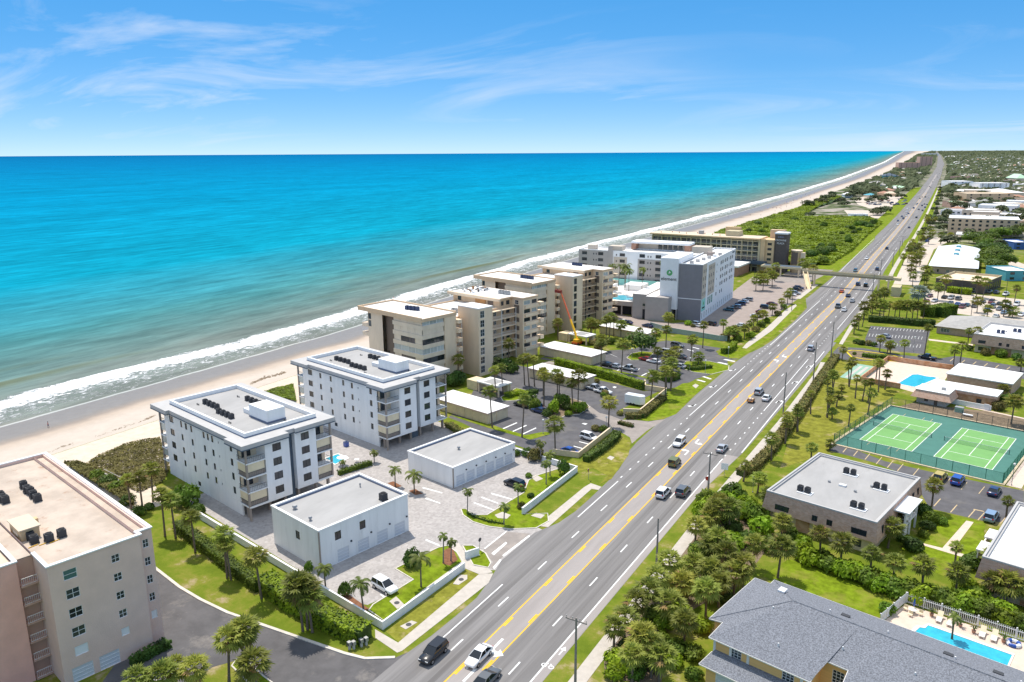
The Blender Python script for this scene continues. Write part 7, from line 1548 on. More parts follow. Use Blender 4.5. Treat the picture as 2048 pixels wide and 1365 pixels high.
bushes(['bright', 'mid', 'bright', 'mid'], zH, bl, 'lush green shrub in the thicket beside the town house', 'the road', 'shrubs in the thicket')
wl = [(830, 640, 4.8), (700, 760, 4.5), (640, 860, 4.4), (560, 950, 4.2), (820, 960, 4.2), (930, 1090, 4.6), (400, 1140, 4.2), (480, 1060, 4), (600, 1260, 5), (680, 1330, 5), (740, 1365, 5), (540, 1360, 4.5), (1150, 760, 4), (1000, 640, 4), (1230, 600, 4.4), (1010, 340, 4), (1130, 270, 4), (1180, 180, 4.5), (1120, 480, 4), (900, 760, 3.8)]
palms(SABAL, zO, wl, 'bushy sabal palm in the roadside thicket', 'the brick building', 'sabal palms in the roadside thicket', cs=1.22, lean=.08)
b2_ = [(960, 660, 4.6, 3), (900, 880, 4.4, 3), (640, 1060, 4.2, 2.6), (420, 1260, 4.6, 3), (1000, 1180, 3.6, 2), (1050, 130, 4.6, 3.4), (1100, 60, 5, 4), (1250, 60, 5, 4), (1150, 380, 4.4, 3), (1250, 440, 4.6, 3), (1000, 520, 4.2, 3), (760, 960, 4), (880, 1150, 3.2), (1060, 980, 3.2), (1000, 1330, 2.6), (400, 1340, 3)]
bushes(['mid', 'bright', 'mid', 'bright'], zO, b2_, 'rounded shrub in the roadside thicket', 'the tall pole', 'shrubs in the roadside thicket')
ex = [(60, 450, 5, 4), (140, 500, 5, 4.2), (330, 560, 5, 4), (380, 660, 4.4, 3.2), (560, 700, 4.2, 3.2), (660, 730, 4, 3), (780, 790, 4.4, 3.2), (880, 830, 4.2, 3.2), (970, 870, 4.2, 3), (1070, 900, 4.2, 3.2), (1180, 930, 4.2, 3.2), (1300, 940, 4.6, 3.4), (1400, 990, 4.6, 3.4), (1560, 1020, 4.6, 3.2), (1660, 1050, 4.6, 3), (1760, 1090, 4.6, 3), (1390, 930, 4), (1490, 940, 4.4, 3.4)]
bushes(['bright', 'mid'], zH, ex, 'glossy sea grape shrub in the belt below the brick building', 'the road', 'sea grape shrubs in the belt')
ex2 = [(900, 560, 3.8, 2.6), (760, 700, 3.8, 2.6), (700, 900, 3.8, 2.6), (620, 1000, 3.6, 2.4), (520, 1140, 3.8, 2.4), (760, 1100, 3.4, 2.2), (860, 1240, 3.4, 2.2), (700, 1240, 3.8, 2.4), (1080, 700, 3.8, 2.6), (1180, 680, 3.8, 2.6), (1040, 420, 4, 3), (1090, 200, 4, 3), (1200, 330, 4.2, 3), (1300, 250, 4.4, 3.2), (880, 660, 3.6, 2.4), (1140, 560, 3.8, 2.6), (1230, 760, 3.2, 2.2), (560, 1320, 3.4, 2.2)]
bushes(['bright', 'dark', 'mid'], zO, ex2, 'leafy understorey shrub between the roadside palms', 'the third utility pole', 'understorey shrubs by the road')
sheet('thicket_floor', px(zO, (330, 1330), (330, 1180), (480, 960), (600, 740), (700, 560), (960, 240), (1050, 60), (1346, 60), (1600, 300), (1346, 640), (1100, 760), (760, 960), (760, 1400)), .016, 'soil')
palm(COCO, W(-20.4, 118.2), 3.4, 'feathery palm rising beside the lap pool', 'palm_tree', None, .62)
# pool yard and mid lots
hedge('dark clipped hedge in the yellow-kerbed oval', [zG(690, 560), zG(800, 575), zG(900, 575)], 2.2, 1.3, 'leaf_mid', .25)
palms(SABAL, zG, [(835, 520, 5), (900, 540, 3.4), (925, 535, 3.4), (1040, 590, 6.5, 1.1), (1210, 555, 9.6, 1.1), (1575, 470, 6, 1), (1455, 640, 5.6, 1.1), (1510, 620, 6, 1.1), (1640, 490, 6.8, 1), (1730, 330, 4, 1.2), (1860, 900, 3, 1.2), (1940, 1130, 7, 1.6), (2020, 690, 3.5, 1)], 'sabal palm around the side drive and clubhouse', 'the road', 'sabal palms round the side drive', cs=1.0)
bushes(['dark', 'olive', 'mid'], zG, [(1590, 510, 3.2, 2.6), (1720, 550, 4), (1850, 565, 4.6, 3.2), (1980, 590, 4), (1830, 1010, 4, 3), (1890, 960, 4, 3.4), (1980, 940, 4, 3), (1000, 590, 1.8), (620, 545, 1.8), (680, 460, 3.4), (740, 465, 3), (790, 475, 2.6), (640, 450, 3)], 'rounded shrub around the side drive', 'the clubhouse', 'shrubs round the side drive')
hedge('dark hedge behind the marked car park', [zG(740, 265), zG(900, 275), zG(1100, 295), zG(1300, 310)], 4.2, 2.4, 'leaf_dark', .4, 18)
hedge('tall bright palm hedge beside the crowded car park', [zG(1180, 215), zG(1300, 225), zG(1430, 200)], 6.0, 4.5, 'leaf_mid', .5, 16)
palms(SABAL, zG, [(770, 230, 6, 1.3), (830, 230, 6, 1.3), (870, 240, 6, 1.3), (910, 230, 6), (960, 245, 6, 1.3), (1000, 240, 6, 1.3), (1060, 245, 6, 1.3), (1110, 240, 6, 1.3), (1150, 245, 6, 1.3), (1200, 240, 6, 1.3), (870, 130, 7, 1.4), (800, 170, 7, 1.3), (760, 190, 6, 1.3), (700, 240, 6, 1.2), (840, 150, 6, 1.3)], 'sabal palm in the row behind the marked car park', 'the road', 'sabal palms behind the marked car park', cs=1.1)
palm(SILVER, zM(95, 1080), 7.5, 'large silver-grey fan palm beside the crowded car park', 'silver_palm', None, 1.5)
palms(SABAL, zM, [(175, 1060, 7, 1.2), (340, 1000, 6, 1.3), (420, 940, 8, 1.3), (825, 960, 9, 1.2), (900, 980, 9, 1.3), (830, 1150, 5, 1.4), (1160, 1200, 6, 1.4), (1290, 1050, 8, 1.1), (945, 1310, 7, 1.2), (1270, 1210, 3, 1.6), (30, 820, 6, 1.2), (200, 800, 7, 1.6), (170, 850, 6, 1.6), (880, 1360, 4, 1.2), (380, 300, 7, 1.3), (490, 290, 7, 1.4), (70, 640, 7, 1.2)], 'sabal palm around the crowded car park', 'the near left', 'sabal palms round the crowded car park', cs=1.2)
hedge('low hedge in front of the dark brown building', [zM(480, 900), zM(620, 920), zM(760, 930)], 4, 3, 'leaf_bright', .45, 18)
for i, q in enumerate(((900, 430, 14, 9), (980, 520, 15, 10), (1060, 560, 15, 10), (1120, 480, 15, 10), (1000, 400, 14, 9), (900, 350, 15, 9), (840, 300, 14, 9), (1000, 280, 16, 9), (1100, 250, 16, 10), (1240, 240, 16, 10), (1340, 220, 16, 10), (1180, 600, 13, 9), (1090, 640, 12, 8), (930, 600, 12, 8), (730, 290, 11, 8))):
    tree('mid' if i % 3 else 'dark', zM(q[0], q[1]), q[2], q[3], f'broad green tree beside the white metal roof, {ORD[i]} from its near corner', 'broadleaf_tree', 'trees beside the white metal roof')
# ================================================================== VEHICLES
def loft(secs, close=True):
    mb = MB(); n = 8; rings = []
    for (y, zl, zh, w) in secs:
        h = zh-zl; rings.append([(-w*.88, y, zl), (-w, y, zl+.3*h), (-w*.98, y, zh-.22*h), (-w*.84, y, zh), (w*.84, y, zh), (w*.98, y, zh-.22*h), (w, y, zl+.3*h), (w*.88, y, zl)])
    mb.v = [p for r_ in rings for p in r_]
    for i in range(len(rings)-1):
        for k in range(n): a, b = i*n+k, i*n+(k+1) % n; mb.f.append((a, a+n, b+n, b)); mb.m.append(0)
    mb.f.append(tuple(range(n))); mb.f.append(tuple((len(rings)-1)*n+k for k in range(n))[::-1]); mb.m += [0, 0]
    return mb
CARS = {
 'sedan': dict(s=[(-2.42, .5, .74, .72), (-2.3, .3, .93, .86), (-1.55, .24, 1.0, .92), (0, .24, .97, .92), (1.15, .24, .94, .92), (1.85, .27, .84, .88), (2.28, .3, .72, .8), (2.42, .42, .62, .66)], cab=((-1.95, 1.15, .85), (-1.15, .12, .62), .95, 1.43), ax=(1.45, -1.4), r=.33, hl=(2.25, .62), tl=(-2.36, .78)),
 'suv': dict(s=[(-2.4, .5, .85, .78), (-2.32, .34, 1.06, .9), (-1.5, .3, 1.1, .95), (0, .3, 1.08, .95), (1.2, .3, 1.05, .95), (1.9, .32, .99, .92), (2.3, .36, .86, .84), (2.42, .46, .74, .7)], cab=((-2.28, 1.2, .88), (-1.98, .25, .70), 1.05, 1.76), ax=(1.5, -1.4), r=.38, hl=(2.3, .76), tl=(-2.36, .98)),
 'pickup': dict(s=[(-2.75, .5, .9, .86), (-2.7, .4, 1.02, .94), (-1.5, .36, 1.04, .97), (0, .36, 1.06, .97), (1.4, .36, 1.06, .97), (2.1, .38, 1.02, .95), (2.6, .42, .9, .88), (2.75, .5, .78, .76)], cab=((-.85, 1.45, .9), (-.65, .55, .72), 1.04, 1.84), ax=(1.8, -1.65), r=.4, hl=(2.62, .8), tl=(-2.7, .92)),
 'jeep': dict(s=[(-2.0, .45, .95, .8), (-1.95, .4, 1.08, .88), (-1, .36, 1.1, .9), (.6, .36, 1.1, .9), (1.2, .4, 1.08, .8), (1.9, .45, 1.0, .72), (2.0, .5, .9, .66)], cab=((-1.9, .8, .84), (-1.85, .45, .78), 1.08, 1.82), ax=(1.35, -1.25), r=.42, hl=(1.93, .8), tl=(-1.98, .85)),
}
_cm = {}
def car_meshes(ty, colr):
    if (ty, colr) in _cm: return _cm[(ty, colr)]
    c = CARS[ty]; (b0, b1, bw), (t0, t1, tw), zb, zt = c['cab']; body = loft(c['s']); cm = 'car_'+colr
    g = MB(); B = [(-bw, b0, zb), (bw, b0, zb), (bw, b1, zb), (-bw, b1, zb)]; T = [(-tw, t0, zt-.04), (tw, t0, zt-.04), (tw, t1, zt-.04), (-tw, t1, zt-.04)]
    for i in range(4): j = (i+1) % 4; g.face([B[i], B[j], T[j], T[i]])
    rf = MB(); e = .04; rf.prism([(-tw-e, t0-e), (tw+e, t0-e), (tw+e, t1+e), (-tw-e, t1+e)], zt-.045, zt)
    for i in range(4): rf.tube([B[i], T[i]], .05, 5)
    m_ = (b0+b1)/2-.15
    for sx in (-1, 1): rf.tube([(sx*bw, m_, zb), (sx*(tw+.02), (t0+t1)/2-.05, zt-.03)], .045, 4)
    if ty == 'pickup':
        bed = MB().box(-.78, -2.55, 1.03, .78, -1.0, 1.05).mesh('truck_bed', 'car_glass')
    else: bed = None
    w = MB().tube([(-.12, 0, 0), (.12, 0, 0)], c['r'], 14).mesh('wheel', 'tyre', False); rim = MB().tube([(-.13, 0, 0), (.13, 0, 0)], c['r']*.58, 10).mesh('rim', 'rim')
    hl = MB().box(-.2, -.06, -.07, .2, .1, .07).mesh('headlight', 'lamp_clear'); tl = MB().box(-.14, -.06, -.1, .14, .06, .1).mesh('taillight', 'lamp_red')
    far = MB(); far.v, far.f, far.m = list(body.v), list(body.f), list(body.m)
    for src, mi in ((g, 1), (rf, 0)):
        o = len(far.v); far.v += src.v; far.f += [tuple(i+o for i in f) for f in src.f]; far.m += [mi]*len(src.f)
    for sx in (-.8, .8):
        for y in c['ax']: far.cur = 2; far.tube([(sx-.12, y, c['r']), (sx+.12, y, c['r'])], c['r'], 8)
    _cm[(ty, colr)] = (body.mesh('body', cm, True), g.mesh('windows', 'car_glass'), rf.mesh('roof', cm), w, rim, hl, tl, bed, far.mesh('car', [cm, 'car_glass', 'tyre']))
    return _cm[(ty, colr)]
NM = {'sedan': 'sedan_car', 'suv': 'suv_car', 'pickup': 'pickup_truck', 'jeep': 'off_road_car'}
CATS = {'sedan': 'car', 'suv': 'car', 'pickup': 'pickup', 'jeep': 'car'}
CS = 1.07
def car(ty, colr, p, rz, label, group=None, far=False):
    body, g, rf, w, rim, hl, tl, bed, fm = car_meshes(ty, colr); c = CARS[ty]
    if far:
        o = put(NM[ty], fm, None, (p[0], p[1], .015), rz, (CS,)*3); tag(o, label, CATS[ty], group); return o
    t = thing(NM[ty], label, CATS[ty], (p[0], p[1], .015), rz, group); t.scale = (CS,)*3
    put('body', body, t); put('windows', g, t); put('roof', rf, t)
    if bed: put('truck_bed', bed, t)
    for sx in (-1, 1):
        hw = c['s'][3][3]-.1
        for y in c['ax']: k = put('wheel', w, t, (sx*hw, y, c['r'])); put('rim', rim, k)
        put('headlight', hl, t, (sx*(hw-.28), c['hl'][0], c['hl'][1])); put('taillight', tl, t, (sx*(hw-.16), c['tl'][0], c['tl'][1]))
    return t
AWAY, TO = 0.0, math.pi
def C(ty, colr, zf, u, v, rz, label, group=None, far=False): p = zf(u, v, .75); return car(ty, colr, p, rz, label, group, far)
def lane(x, zf, u, v): p = zf(u, v, .75); return Vector((rc(p.y)+x, p.y, 0))
GR = 'cars driving along the road'
car('suv', 'black', lane(-6.3, zC, 1040, 1240), TO, 'black SUV driving towards the camera beside the white sedan', GR)
car('sedan', 'white', lane(-.35, zC, 1215, 1232), TO, 'white sedan waiting in the turn lane beside the black SUV', GR)
car('sedan', 'grey', lane(3.3, zC, 1365, 1392), AWAY, 'dark car cut off by the bottom edge of the picture', GR)
car('suv', 'white', lane(3.3, zI, 1518, 795), AWAY, 'white SUV driving away beside the dark grey SUV', GR)
car('suv', 'grey', lane(6.6, zI, 1663, 788), AWAY, 'dark grey SUV with brake lights on in the outer lane', GR)
car('jeep', 'olive', lane(-.1, zI, 1590, 600), AWAY, 'olive green off-road car in the turn lane', GR)
car('suv', 'white', lane(-3.4, zI, 1612, 468), TO, 'white SUV coming towards the camera above the olive car', GR)
car('sedan', 'silver', lane(6.7, zI, 1912, 507), AWAY, 'silver sedan alone in the outer right lane', GR)
car('suv', 'silver', lane(3.3, zL, 595, 1085), AWAY, 'silver SUV towing the small brown trailer', GR)
car('sedan', 'white', lane(6.6, zL, 745, 1180), AWAY, 'white sedan beside the silver SUV with trailer', GR)
car('suv', 'silver', lane(6.7, zL, 1385, 430), AWAY, 'silver SUV passing the tall poles, driving away', GR)
# small utility trailer
q = lane(3.3, zL, 480, 1215); t = thing('utility_trailer', 'small brown utility trailer loaded with gear behind the silver SUV', 'trailer', (q.x, q.y, .02)); slab(t, 'bed', -.8, .8, -1.4, 1.2, .45, .6, 'rust'); slab(t, 'side', -.85, -.8, -1.4, 1.2, .6, 1.0, 'rust'); slab(t, 'side', .8, .85, -1.4, 1.2, .6, 1.0, 'rust'); slab(t, 'load', -.5, .1, -.9, .3, .6, 1.3, 'deck_tan'); slab(t, 'load', .15, .6, -.4, .8, .6, 1.1, 'cream_wall'); slab(t, 'tow_bar', -.06, .06, 1.2, 2.2, .45, .55, 'metal_grey')
for s in (-.9, .9): MB().tube([(s-.1, 0, .33), (s+.1, 0, .33)], .33, 12).build('wheel', 'tyre', t)
farc = [('sedan', 'orange', zN, 980, 1108, AWAY, 'orange car just past the footbridge shadow'), ('sedan', 'navy', zN, 1068, 1165, AWAY, 'navy car below the orange one before the footbridge'), ('sedan', 'silver', zN, 1125, 1238, AWAY, 'silver sedan in the outer lane before the footbridge'), ('pickup', 'grey', zN, 928, 1315, AWAY, 'dark grey pickup in the inner lane before the footbridge'), ('sedan', 'white', zN, 1015, 1360, AWAY, 'white sedan following the dark pickup before the footbridge'), ('suv', 'navy', zN, 1203, 1012, AWAY, 'navy SUV just under the footbridge'), ('suv', 'black', zN, 1310, 1030, AWAY, 'black SUV in the outer lane under the footbridge'), ('suv', 'navy', zN, 1465, 808, AWAY, 'navy SUV beyond the footbridge by the tall pole'), ('suv', 'teal', zN, 1165, 828, TO, 'teal SUV half hidden behind the footbridge railing'), ('sedan', 'white', zN, 1322, 660, TO, 'white sedan coming down the left lane beyond the footbridge'), ('suv', 'navy', zN, 1597, 525, AWAY, 'navy SUV in the turn lane near the crosswalk'), ('sedan', 'navy', zN, 1900, 240, AWAY, 'navy car far along the right lanes'), ('suv', 'black', zN, 2000, 105, AWAY, 'black SUV far along the right lanes'), ('sedan', 'white', zN, 1748, 198, TO, 'white car at the tail of the distant queue'), ('sedan', 'navy', zN, 1748, 148, TO, 'navy car second in the distant queue')]
for ty, cl, zf, u, v, rz, lb in farc: C(ty, cl, zf, u, v, rz, lb, GR, True)
for i, (u, v, cl) in enumerate(((838, 740, 'navy'), (822, 718, 'navy'), (868, 710, 'white'), (888, 690, 'navy'), (870, 672, 'white'), (905, 655, 'white'), (940, 635, 'navy'), (880, 640, 'white'), (968, 600, 'silver'), (978, 590, 'navy'), (1025, 610, 'navy'), (1050, 595, 'navy'), (1055, 628, 'blue'), (992, 648, 'navy'), (1030, 660, 'grey'), (1075, 600, 'navy'), (1002, 540, 'grey'), (1025, 525, 'grey'), (1058, 525, 'black'), (1092, 532, 'white'), (1100, 420, 'black'), (1112, 432, 'grey'), (1130, 375, 'maroon'), (1145, 350, 'grey'), (1182, 325, 'grey'), (1212, 340, 'grey'), (1200, 290, 'silver'), (1212, 272, 'grey'), (1225, 255, 'white'), (1250, 240, 'grey'), (1235, 310, 'silver'), (1200, 225, 'grey'), (1222, 180, 'grey'), (1190, 160, 'white'), (1245, 200, 'grey'), (1210, 140, 'grey'), (1262, 265, 'silver'), (1172, 300, 'white'))):
    p = zS(u, v, .7); C('sedan' if i % 2 else 'suv', cl, zS, u, v, TO if p.x < rc(p.y) else AWAY, f'distant {cl} car in the stream of far traffic, {ORD[i]} along the road', 'distant traffic on the road', True)
# parked cars, condominiums
PR = LOT+R(90); PL_ = LOT-R(90)
GP = 'cars parked in the condominium car parks'
C('suv', 'white', zC, 700, 862, PL_, 'white SUV parked on the pavers by the garden wall')
C('suv', 'black', zC, 1375, 330, PR, 'black SUV parked on the pavers behind the lawn island')
C('suv', 'white', zI, 1037, 437, PL_, 'white SUV parked by the cream wall above the blue car', GP)
C('sedan', 'blue', zI, 915, 528, PL_, 'bright blue car parked at the cream wall corner', GP)
C('suv', 'black', zI, 595, 222, PR, 'black car parked under the planting island palms', GP); C('suv', 'teal', zI, 680, 238, PR, 'dark teal car parked between two dark cars', GP); C('sedan', 'navy', zI, 712, 262, PR, 'navy car parked nearest the planting island shrubs', GP)
C('pickup', 'silver', zI, 1070, 118, PL_, 'silver pickup parked beside the white one by the low garage', GP); C('pickup', 'white', zI, 1125, 138, PL_, 'white pickup parked beside the low garage', GP)
C('sedan', 'black', zK, 608, 585, PR, 'black sedan parked at the end of the low garage', GP); C('sedan', 'silver', zK, 678, 598, PR, 'silver sedan parked beside the black sedan', GP); C('pickup', 'silver', zK, 812, 622, PR, 'silver pickup parked beside the tall palm', GP)
C('sedan', 'red', zK, 960, 535, PR, 'red car parked under the round dark tree', GP); C('sedan', 'white', zK, 1035, 555, PR, 'white sedan parked beside the red car', GP)
C('suv', 'silver', zK, 1125, 468, PR, 'silver SUV first in the row of three far car park cars', GP); C('sedan', 'white', zK, 1200, 492, PR, 'white sedan in the middle of the far car park row', GP); C('sedan', 'grey', zK, 1272, 512, PR, 'grey sedan last in the far car park row', GP); C('suv', 'grey', zK, 1252, 412, PL_, 'grey SUV alone at the back of the far car park', GP); C('sedan', 'silver', zK, 1262, 598, PR, 'silver sedan beside the entrance island palms', GP)
# white box trailer
q = zI(1330, 225); t = thing('cargo_trailer', 'white enclosed cargo trailer parked behind the cream wall', 'trailer', (q.x, q.y, .02), LOT+R(-82)); MB().box(-1.2, -2.6, .5, 1.2, 2.3, 2.9).build('body', 'car_white', t); MB().prism([(-1.2, 2.3), (1.2, 2.3), (0, 3.2)], .5, 2.9).build('nose', 'car_white', t); slab(t, 'rear_door', -1.1, 1.1, -2.64, -2.6, .6, 2.8, 'door_white'); slab(t, 'tow_bar', -.06, .06, 3.0, 4.2, .45, .55, 'metal_grey'); slab(t, 'corner_trim', -1.22, -1.1, -2.66, -2.62, .5, 2.9, 'sign_black')
for s in (-1.1, 1.1):
    for y in (-.6, .25): MB().tube([(s-.12, y, .35), (s+.12, y, .35)], .35, 12).build('wheel', 'tyre', t)
# hotel car park
GH = 'cars parked at the hotels'
for i, (u, v, cl, ty) in enumerate(((1270, 850, 'teal', 'suv'), (1300, 830, 'grey', 'sedan'), (1330, 828, 'sky', 'suv'), (1370, 800, 'navy', 'suv'), (1395, 780, 'white', 'sedan'), (1430, 765, 'silver', 'suv'))): C(ty, cl, zE, u, v, R(90), f'{cl if cl != "sky" else "pale blue"} car against the hotel wall, {ORD[i]} from the near corner', GH)
for i, (u, v, cl, ty) in enumerate(((1385, 985, 'white', 'sedan'), (1500, 905, 'white', 'sedan'), (1550, 868, 'maroon', 'sedan'), (1585, 830, 'black', 'suv'), (1640, 800, 'maroon', 'sedan'), (1800, 720, 'white', 'sedan'), (1840, 710, 'silver', 'suv'), (1855, 680, 'black', 'suv'), (1870, 665, 'navy', 'suv'))): C(ty, cl, zE, u, v, R(-90), f'{cl} car on the road side of the hotel car park, {ORD[i]} along', GH)
for i, (u, v, cl, ty) in enumerate(((365, 948, 'white', 'sedan'), (405, 958, 'navy', 'sedan'), (575, 985, 'navy', 'sedan'), (975, 970, 'sky', 'suv'), (1010, 985, 'white', 'sedan'), (1115, 970, 'black', 'suv'))): C(ty, cl, zE, u, v, R(70), f'{cl if cl != "sky" else "pale blue"} car in the lane beside the hotel, {ORD[i]} from the sea', GH)
# right side
C('suv', 'gold', zT, 1165, 915, PR+R(-90), 'yellow-gold covered car parked by the tennis fence'); C('suv', 'blue', zT, 1350, 950, LOT, 'blue car parked between the gold car and the black car'); C('sedan', 'navy', zT, 1735, 1060, LOT, 'dark navy sedan parked by the tennis fence corner')
C('suv', 'sky', zH, 1575, 465, LOT, 'silver-blue SUV parked by the white-roofed brick building')
C('pickup', 'black', zG, 1235, 565, LOT+R(80), 'black pickup driving along the side drive'); C('sedan', 'silver', zG, 875, 385, LOT+R(80), 'silver sedan alone in the marked car park')
GM = 'cars in the crowded car park'
for i, (u, v, cl, ty) in enumerate(((245, 940, 'maroon', 'sedan'), (205, 1000, 'orange', 'sedan'), (305, 1000, 'silver', 'sedan'), (430, 955, 'black', 'sedan'), (510, 965, 'silver', 'suv'), (605, 975, 'grey', 'suv'), (500, 1030, 'grey', 'sedan'), (595, 1042, 'blue', 'sedan'), (650, 1075, 'maroon', 'suv'), (710, 1052, 'teal', 'sedan'), (800, 995, 'white', 'suv'), (905, 1010, 'navy', 'sedan'), (1010, 1015, 'maroon', 'suv'), (1115, 1035, 'black', 'sedan'), (1025, 1075, 'grey', 'suv'), (955, 1115, 'blue', 'sedan'), (1110, 1100, 'grey', 'sedan'), (1220, 1035, 'white', 'suv'), (1325, 1045, 'white', 'suv'), (1170, 1145, 'sky', 'sedan'), (1230, 1105, 'black', 'suv'), (1070, 1190, 'white', 'sedan'), (1380, 1170, 'white', 'sedan'), (1075, 900, 'navy', 'suv'), (1190, 920, 'white', 'pickup'), (800, 1065, 'grey', 'sedan'), (985, 890, 'grey', 'sedan'), (215, 262, 'blue', 'suv'), (240, 230, 'navy', 'suv'))):
    C(ty, cl, zM, u, v, R(-14)+(0 if i % 2 else math.pi), f'{cl if cl != "sky" else "pale blue"} car in the crowded car park, {ORD[i]} from the road', GM, True)
rk = random.Random(5)
pts_ = [(rk.uniform(480, 860), rk.uniform(510, 610)) for _ in range(64)]
for i, (u, v) in enumerate(pts_):
    cl = rk.choice(['white', 'white', 'silver', 'grey', 'black', 'navy', 'red']); p = zS(u, v); car('sedan' if i % 2 else 'suv', cl, (p.x, p.y), R(90)*rk.choice((0, 1)), f'small {cl} car in the distant beach car park', f'{cl} cars in the beach car park', True)
# ================================================================== POLES, SIGNS, LAMPS
def vpx(p):
    q = Vector(p)-Vector((0, 0, CH)); return CY-F*q.dot(CU)/q.dot(CF)
def hfor(p, vtop):
    lo, hi = 0, 60
    for _ in range(40):
        m_ = (lo+hi)/2
        if vpx((p.x, p.y, m_)) > vtop: lo = m_
        else: hi = m_
    return lo
def utility(u, v, vt, label, arms=1, mt='wood_pole'):
    p = G(u, v); h = hfor(p, vt); t = thing('utility_pole', label, 'utility pole', (p.x, p.y, 0), 0, 'utility poles along the road'); MB().tube([(0, 0, 0), (0, 0, h)], [.21, .13], 8).build('pole', mt, t)
    for k in range(arms):
        z = h-.5-1.4*k; MB().box(-1.5, -.07, z, 1.5, .07, z+.14).build('crossarm', mt, t)
        for x in (-1.4, -.5, .5, 1.4): MB().tube([(x, 0, z+.14), (x, 0, z+.5)], [.03, .06], 6).build('insulator', 'metal_grey', t)
    return p, h
UP = [(1150, 1405, 1236), (1313, 1128, 1037), (1416, 990, 905), (1566, 830, 745), (1626, 765, 685), (1661, 722, 644), (1743, 605, 549), (1758, 575, 519), (1785, 533, 500), (1798, 511, 482), (1804, 493, 473)]
for i, (u, v, vt) in enumerate(UP): utility(u, v, vt, f'wooden utility pole at the right of the road, {ORD[i]} from the camera', 1 if i in (0, 2) else (1 if i > 5 else 0))
def lamp(zf, u, v, h, label, name='lamp_post', mt='metal_grey'):
    p = zf(u, v); t = thing(name, label, 'lamp post', (p.x, p.y, 0), 0, 'car park lamp posts'); MB().tube([(0, 0, 0), (0, 0, h)], .06, 8).build('pole', mt, t); MB().tube([(0, 0, h), (0, 0, h+.15), (0, 0, h+.4), (0, 0, h+.55)], [.12, .26, .26, .08], 10).build('globe', 'lamp_clear', t); MB().tube([(0, 0, 0), (0, 0, .25)], .14, 8).build('base', mt, t)
for zf, u, v, h, lb in ((zI, 735, 415, 3.4, 'white globe lamp at the tip of the car park lawn strip'), (zI, 1145, 392, 3.2, 'white globe lamp beside the entrance palm'), (zK, 1712, 525, 3.4, 'white globe lamp by the rounded hedge'), (zK, 1362, 645, 4, 'white globe lamp left of the entrance island'), (zK, 1503, 668, 4, 'white globe lamp right of the entrance island'), (zK, 835, 545, 3.6, 'white globe lamp on the lawn by the red car'), (zG, 1118, 520, 5.0, 'white globe lamp at the edge of the marked car park'), (zT, 1915, 1010, 4.6, 'white globe lamp at the tennis fence corner'), (zH, 285, 340, 3.4, 'pale globe lamp beside the roadside thicket')): lamp(zf, u, v, h, lb)
for zf, u, v, h, lb in ((zG, 1590, 318, 13, 'tall dark light pole in front of the grey-roofed house'), (zE, 1805, 860, 11, 'tall light pole at the hotel car park verge'), (zM, 1175, 1030, 11, 'tall light pole in the crowded car park'), (zE, 1485, 640, 10, 'light pole in front of the tan hotel lobby'), (zM, 630, 960, 9, 'light pole by the low hedge of the brown building')):
    p = zf(u, v); t = thing('light_pole', lb, 'light pole', (p.x, p.y, 0)); MB().tube([(0, 0, 0), (0, 0, h)], [.14, .08], 8).build('pole', 'rail_dark', t); MB().box(-.9, -.15, h, .9, .15, h+.12).build('lamp_head', 'rail_dark', t)
def sign(zf, u, v, h, label, shape, mt, rz=0, w=.75, cat='sign'):
    p = zf(u, v); t = thing('road_sign', label, cat, (p.x, p.y, 0), rz); MB().tube([(0, 0, 0), (0, 0, h)], .045, 6).build('post', 'metal_grey', t); mb = MB()
    if shape == 'oct': mb.tube([(0, -.05, h-.35), (0, -.08, h-.35)], w*.54, 8)
    else: mb.box(-w/2, -.08, h-w, w/2, -.05, h)
    mb.build('plate', mt, t); return t
sign(zC, 1195, 682, 2.6, 'dark back of a stop sign at the paved entrance', 'oct', 'rail_dark', R(80)); sign(zI, 1030, 715, 2.6, 'red stop sign on the verge before the car park entrance', 'oct', 'lamp_red', R(-90)); sign(zI, 1800, 770, 2.6, 'red stop sign beside the third utility pole', 'oct', 'lamp_red', R(10), .9); sign(zI, 1912, 690, 3.0, 'white and blue board sign beside the sidewalk', 'sq', 'metal_white', R(10), 1.5)
for k, (zf, u, v, lb) in enumerate(((zG, 465, 410, 'small white sign on the roadside strip'), (zG, 790, 475, 'small white sign by the marked car park'), (zK, 1435, 500, 'small white sign in the far car park'))): sign(zf, u, v, 1.8, lb, 'sq', 'paint_white', 0, .5)
t = thing('monument_sign', 'white slab entrance sign on the small lawn by the paved entrance', 'sign', tuple(zC(1155, 715)), LOT+R(75)); slab(t, 'panel', -1.4, 1.4, -.15, .15, .1, 1.5, 'white_trim'); slab(t, 'base', -1.5, 1.5, -.25, .25, 0, .1, 'concrete')
for i, q in enumerate(((518, 1195), (540, 1192), (580, 1180), (605, 1172))):
    p = zC(*q); t = thing('mailbox_pillar', f'grey mailbox pillar beside the driveway mouth, {ORD[i]} from the left', 'mailbox', (p.x, p.y, 0), LOT, 'mailbox pillars'); slab(t, 'post', -.15, .15, -.15, .15, 0, .7, 'concrete'); slab(t, 'box', -.28, .28, -.25, .25, .7, 1.3, 'metal_grey'); slab(t, 'door', -.24, .24, -.27, -.25, .75, 1.2, 'ac_dark')
for i, (zf, u, v, lb) in enumerate(((zC, 525, 915, 'brown mulch bed box beside the upright shrub'),)): pass
for q in (((470, 920), (500, 900), (620, 985), (600, 1000)), ((1000, 750), (1010, 680), (1050, 660), (1080, 730), (1040, 760))): sheet('mulch_bed', px(zC, *q), .066, 'mulch')
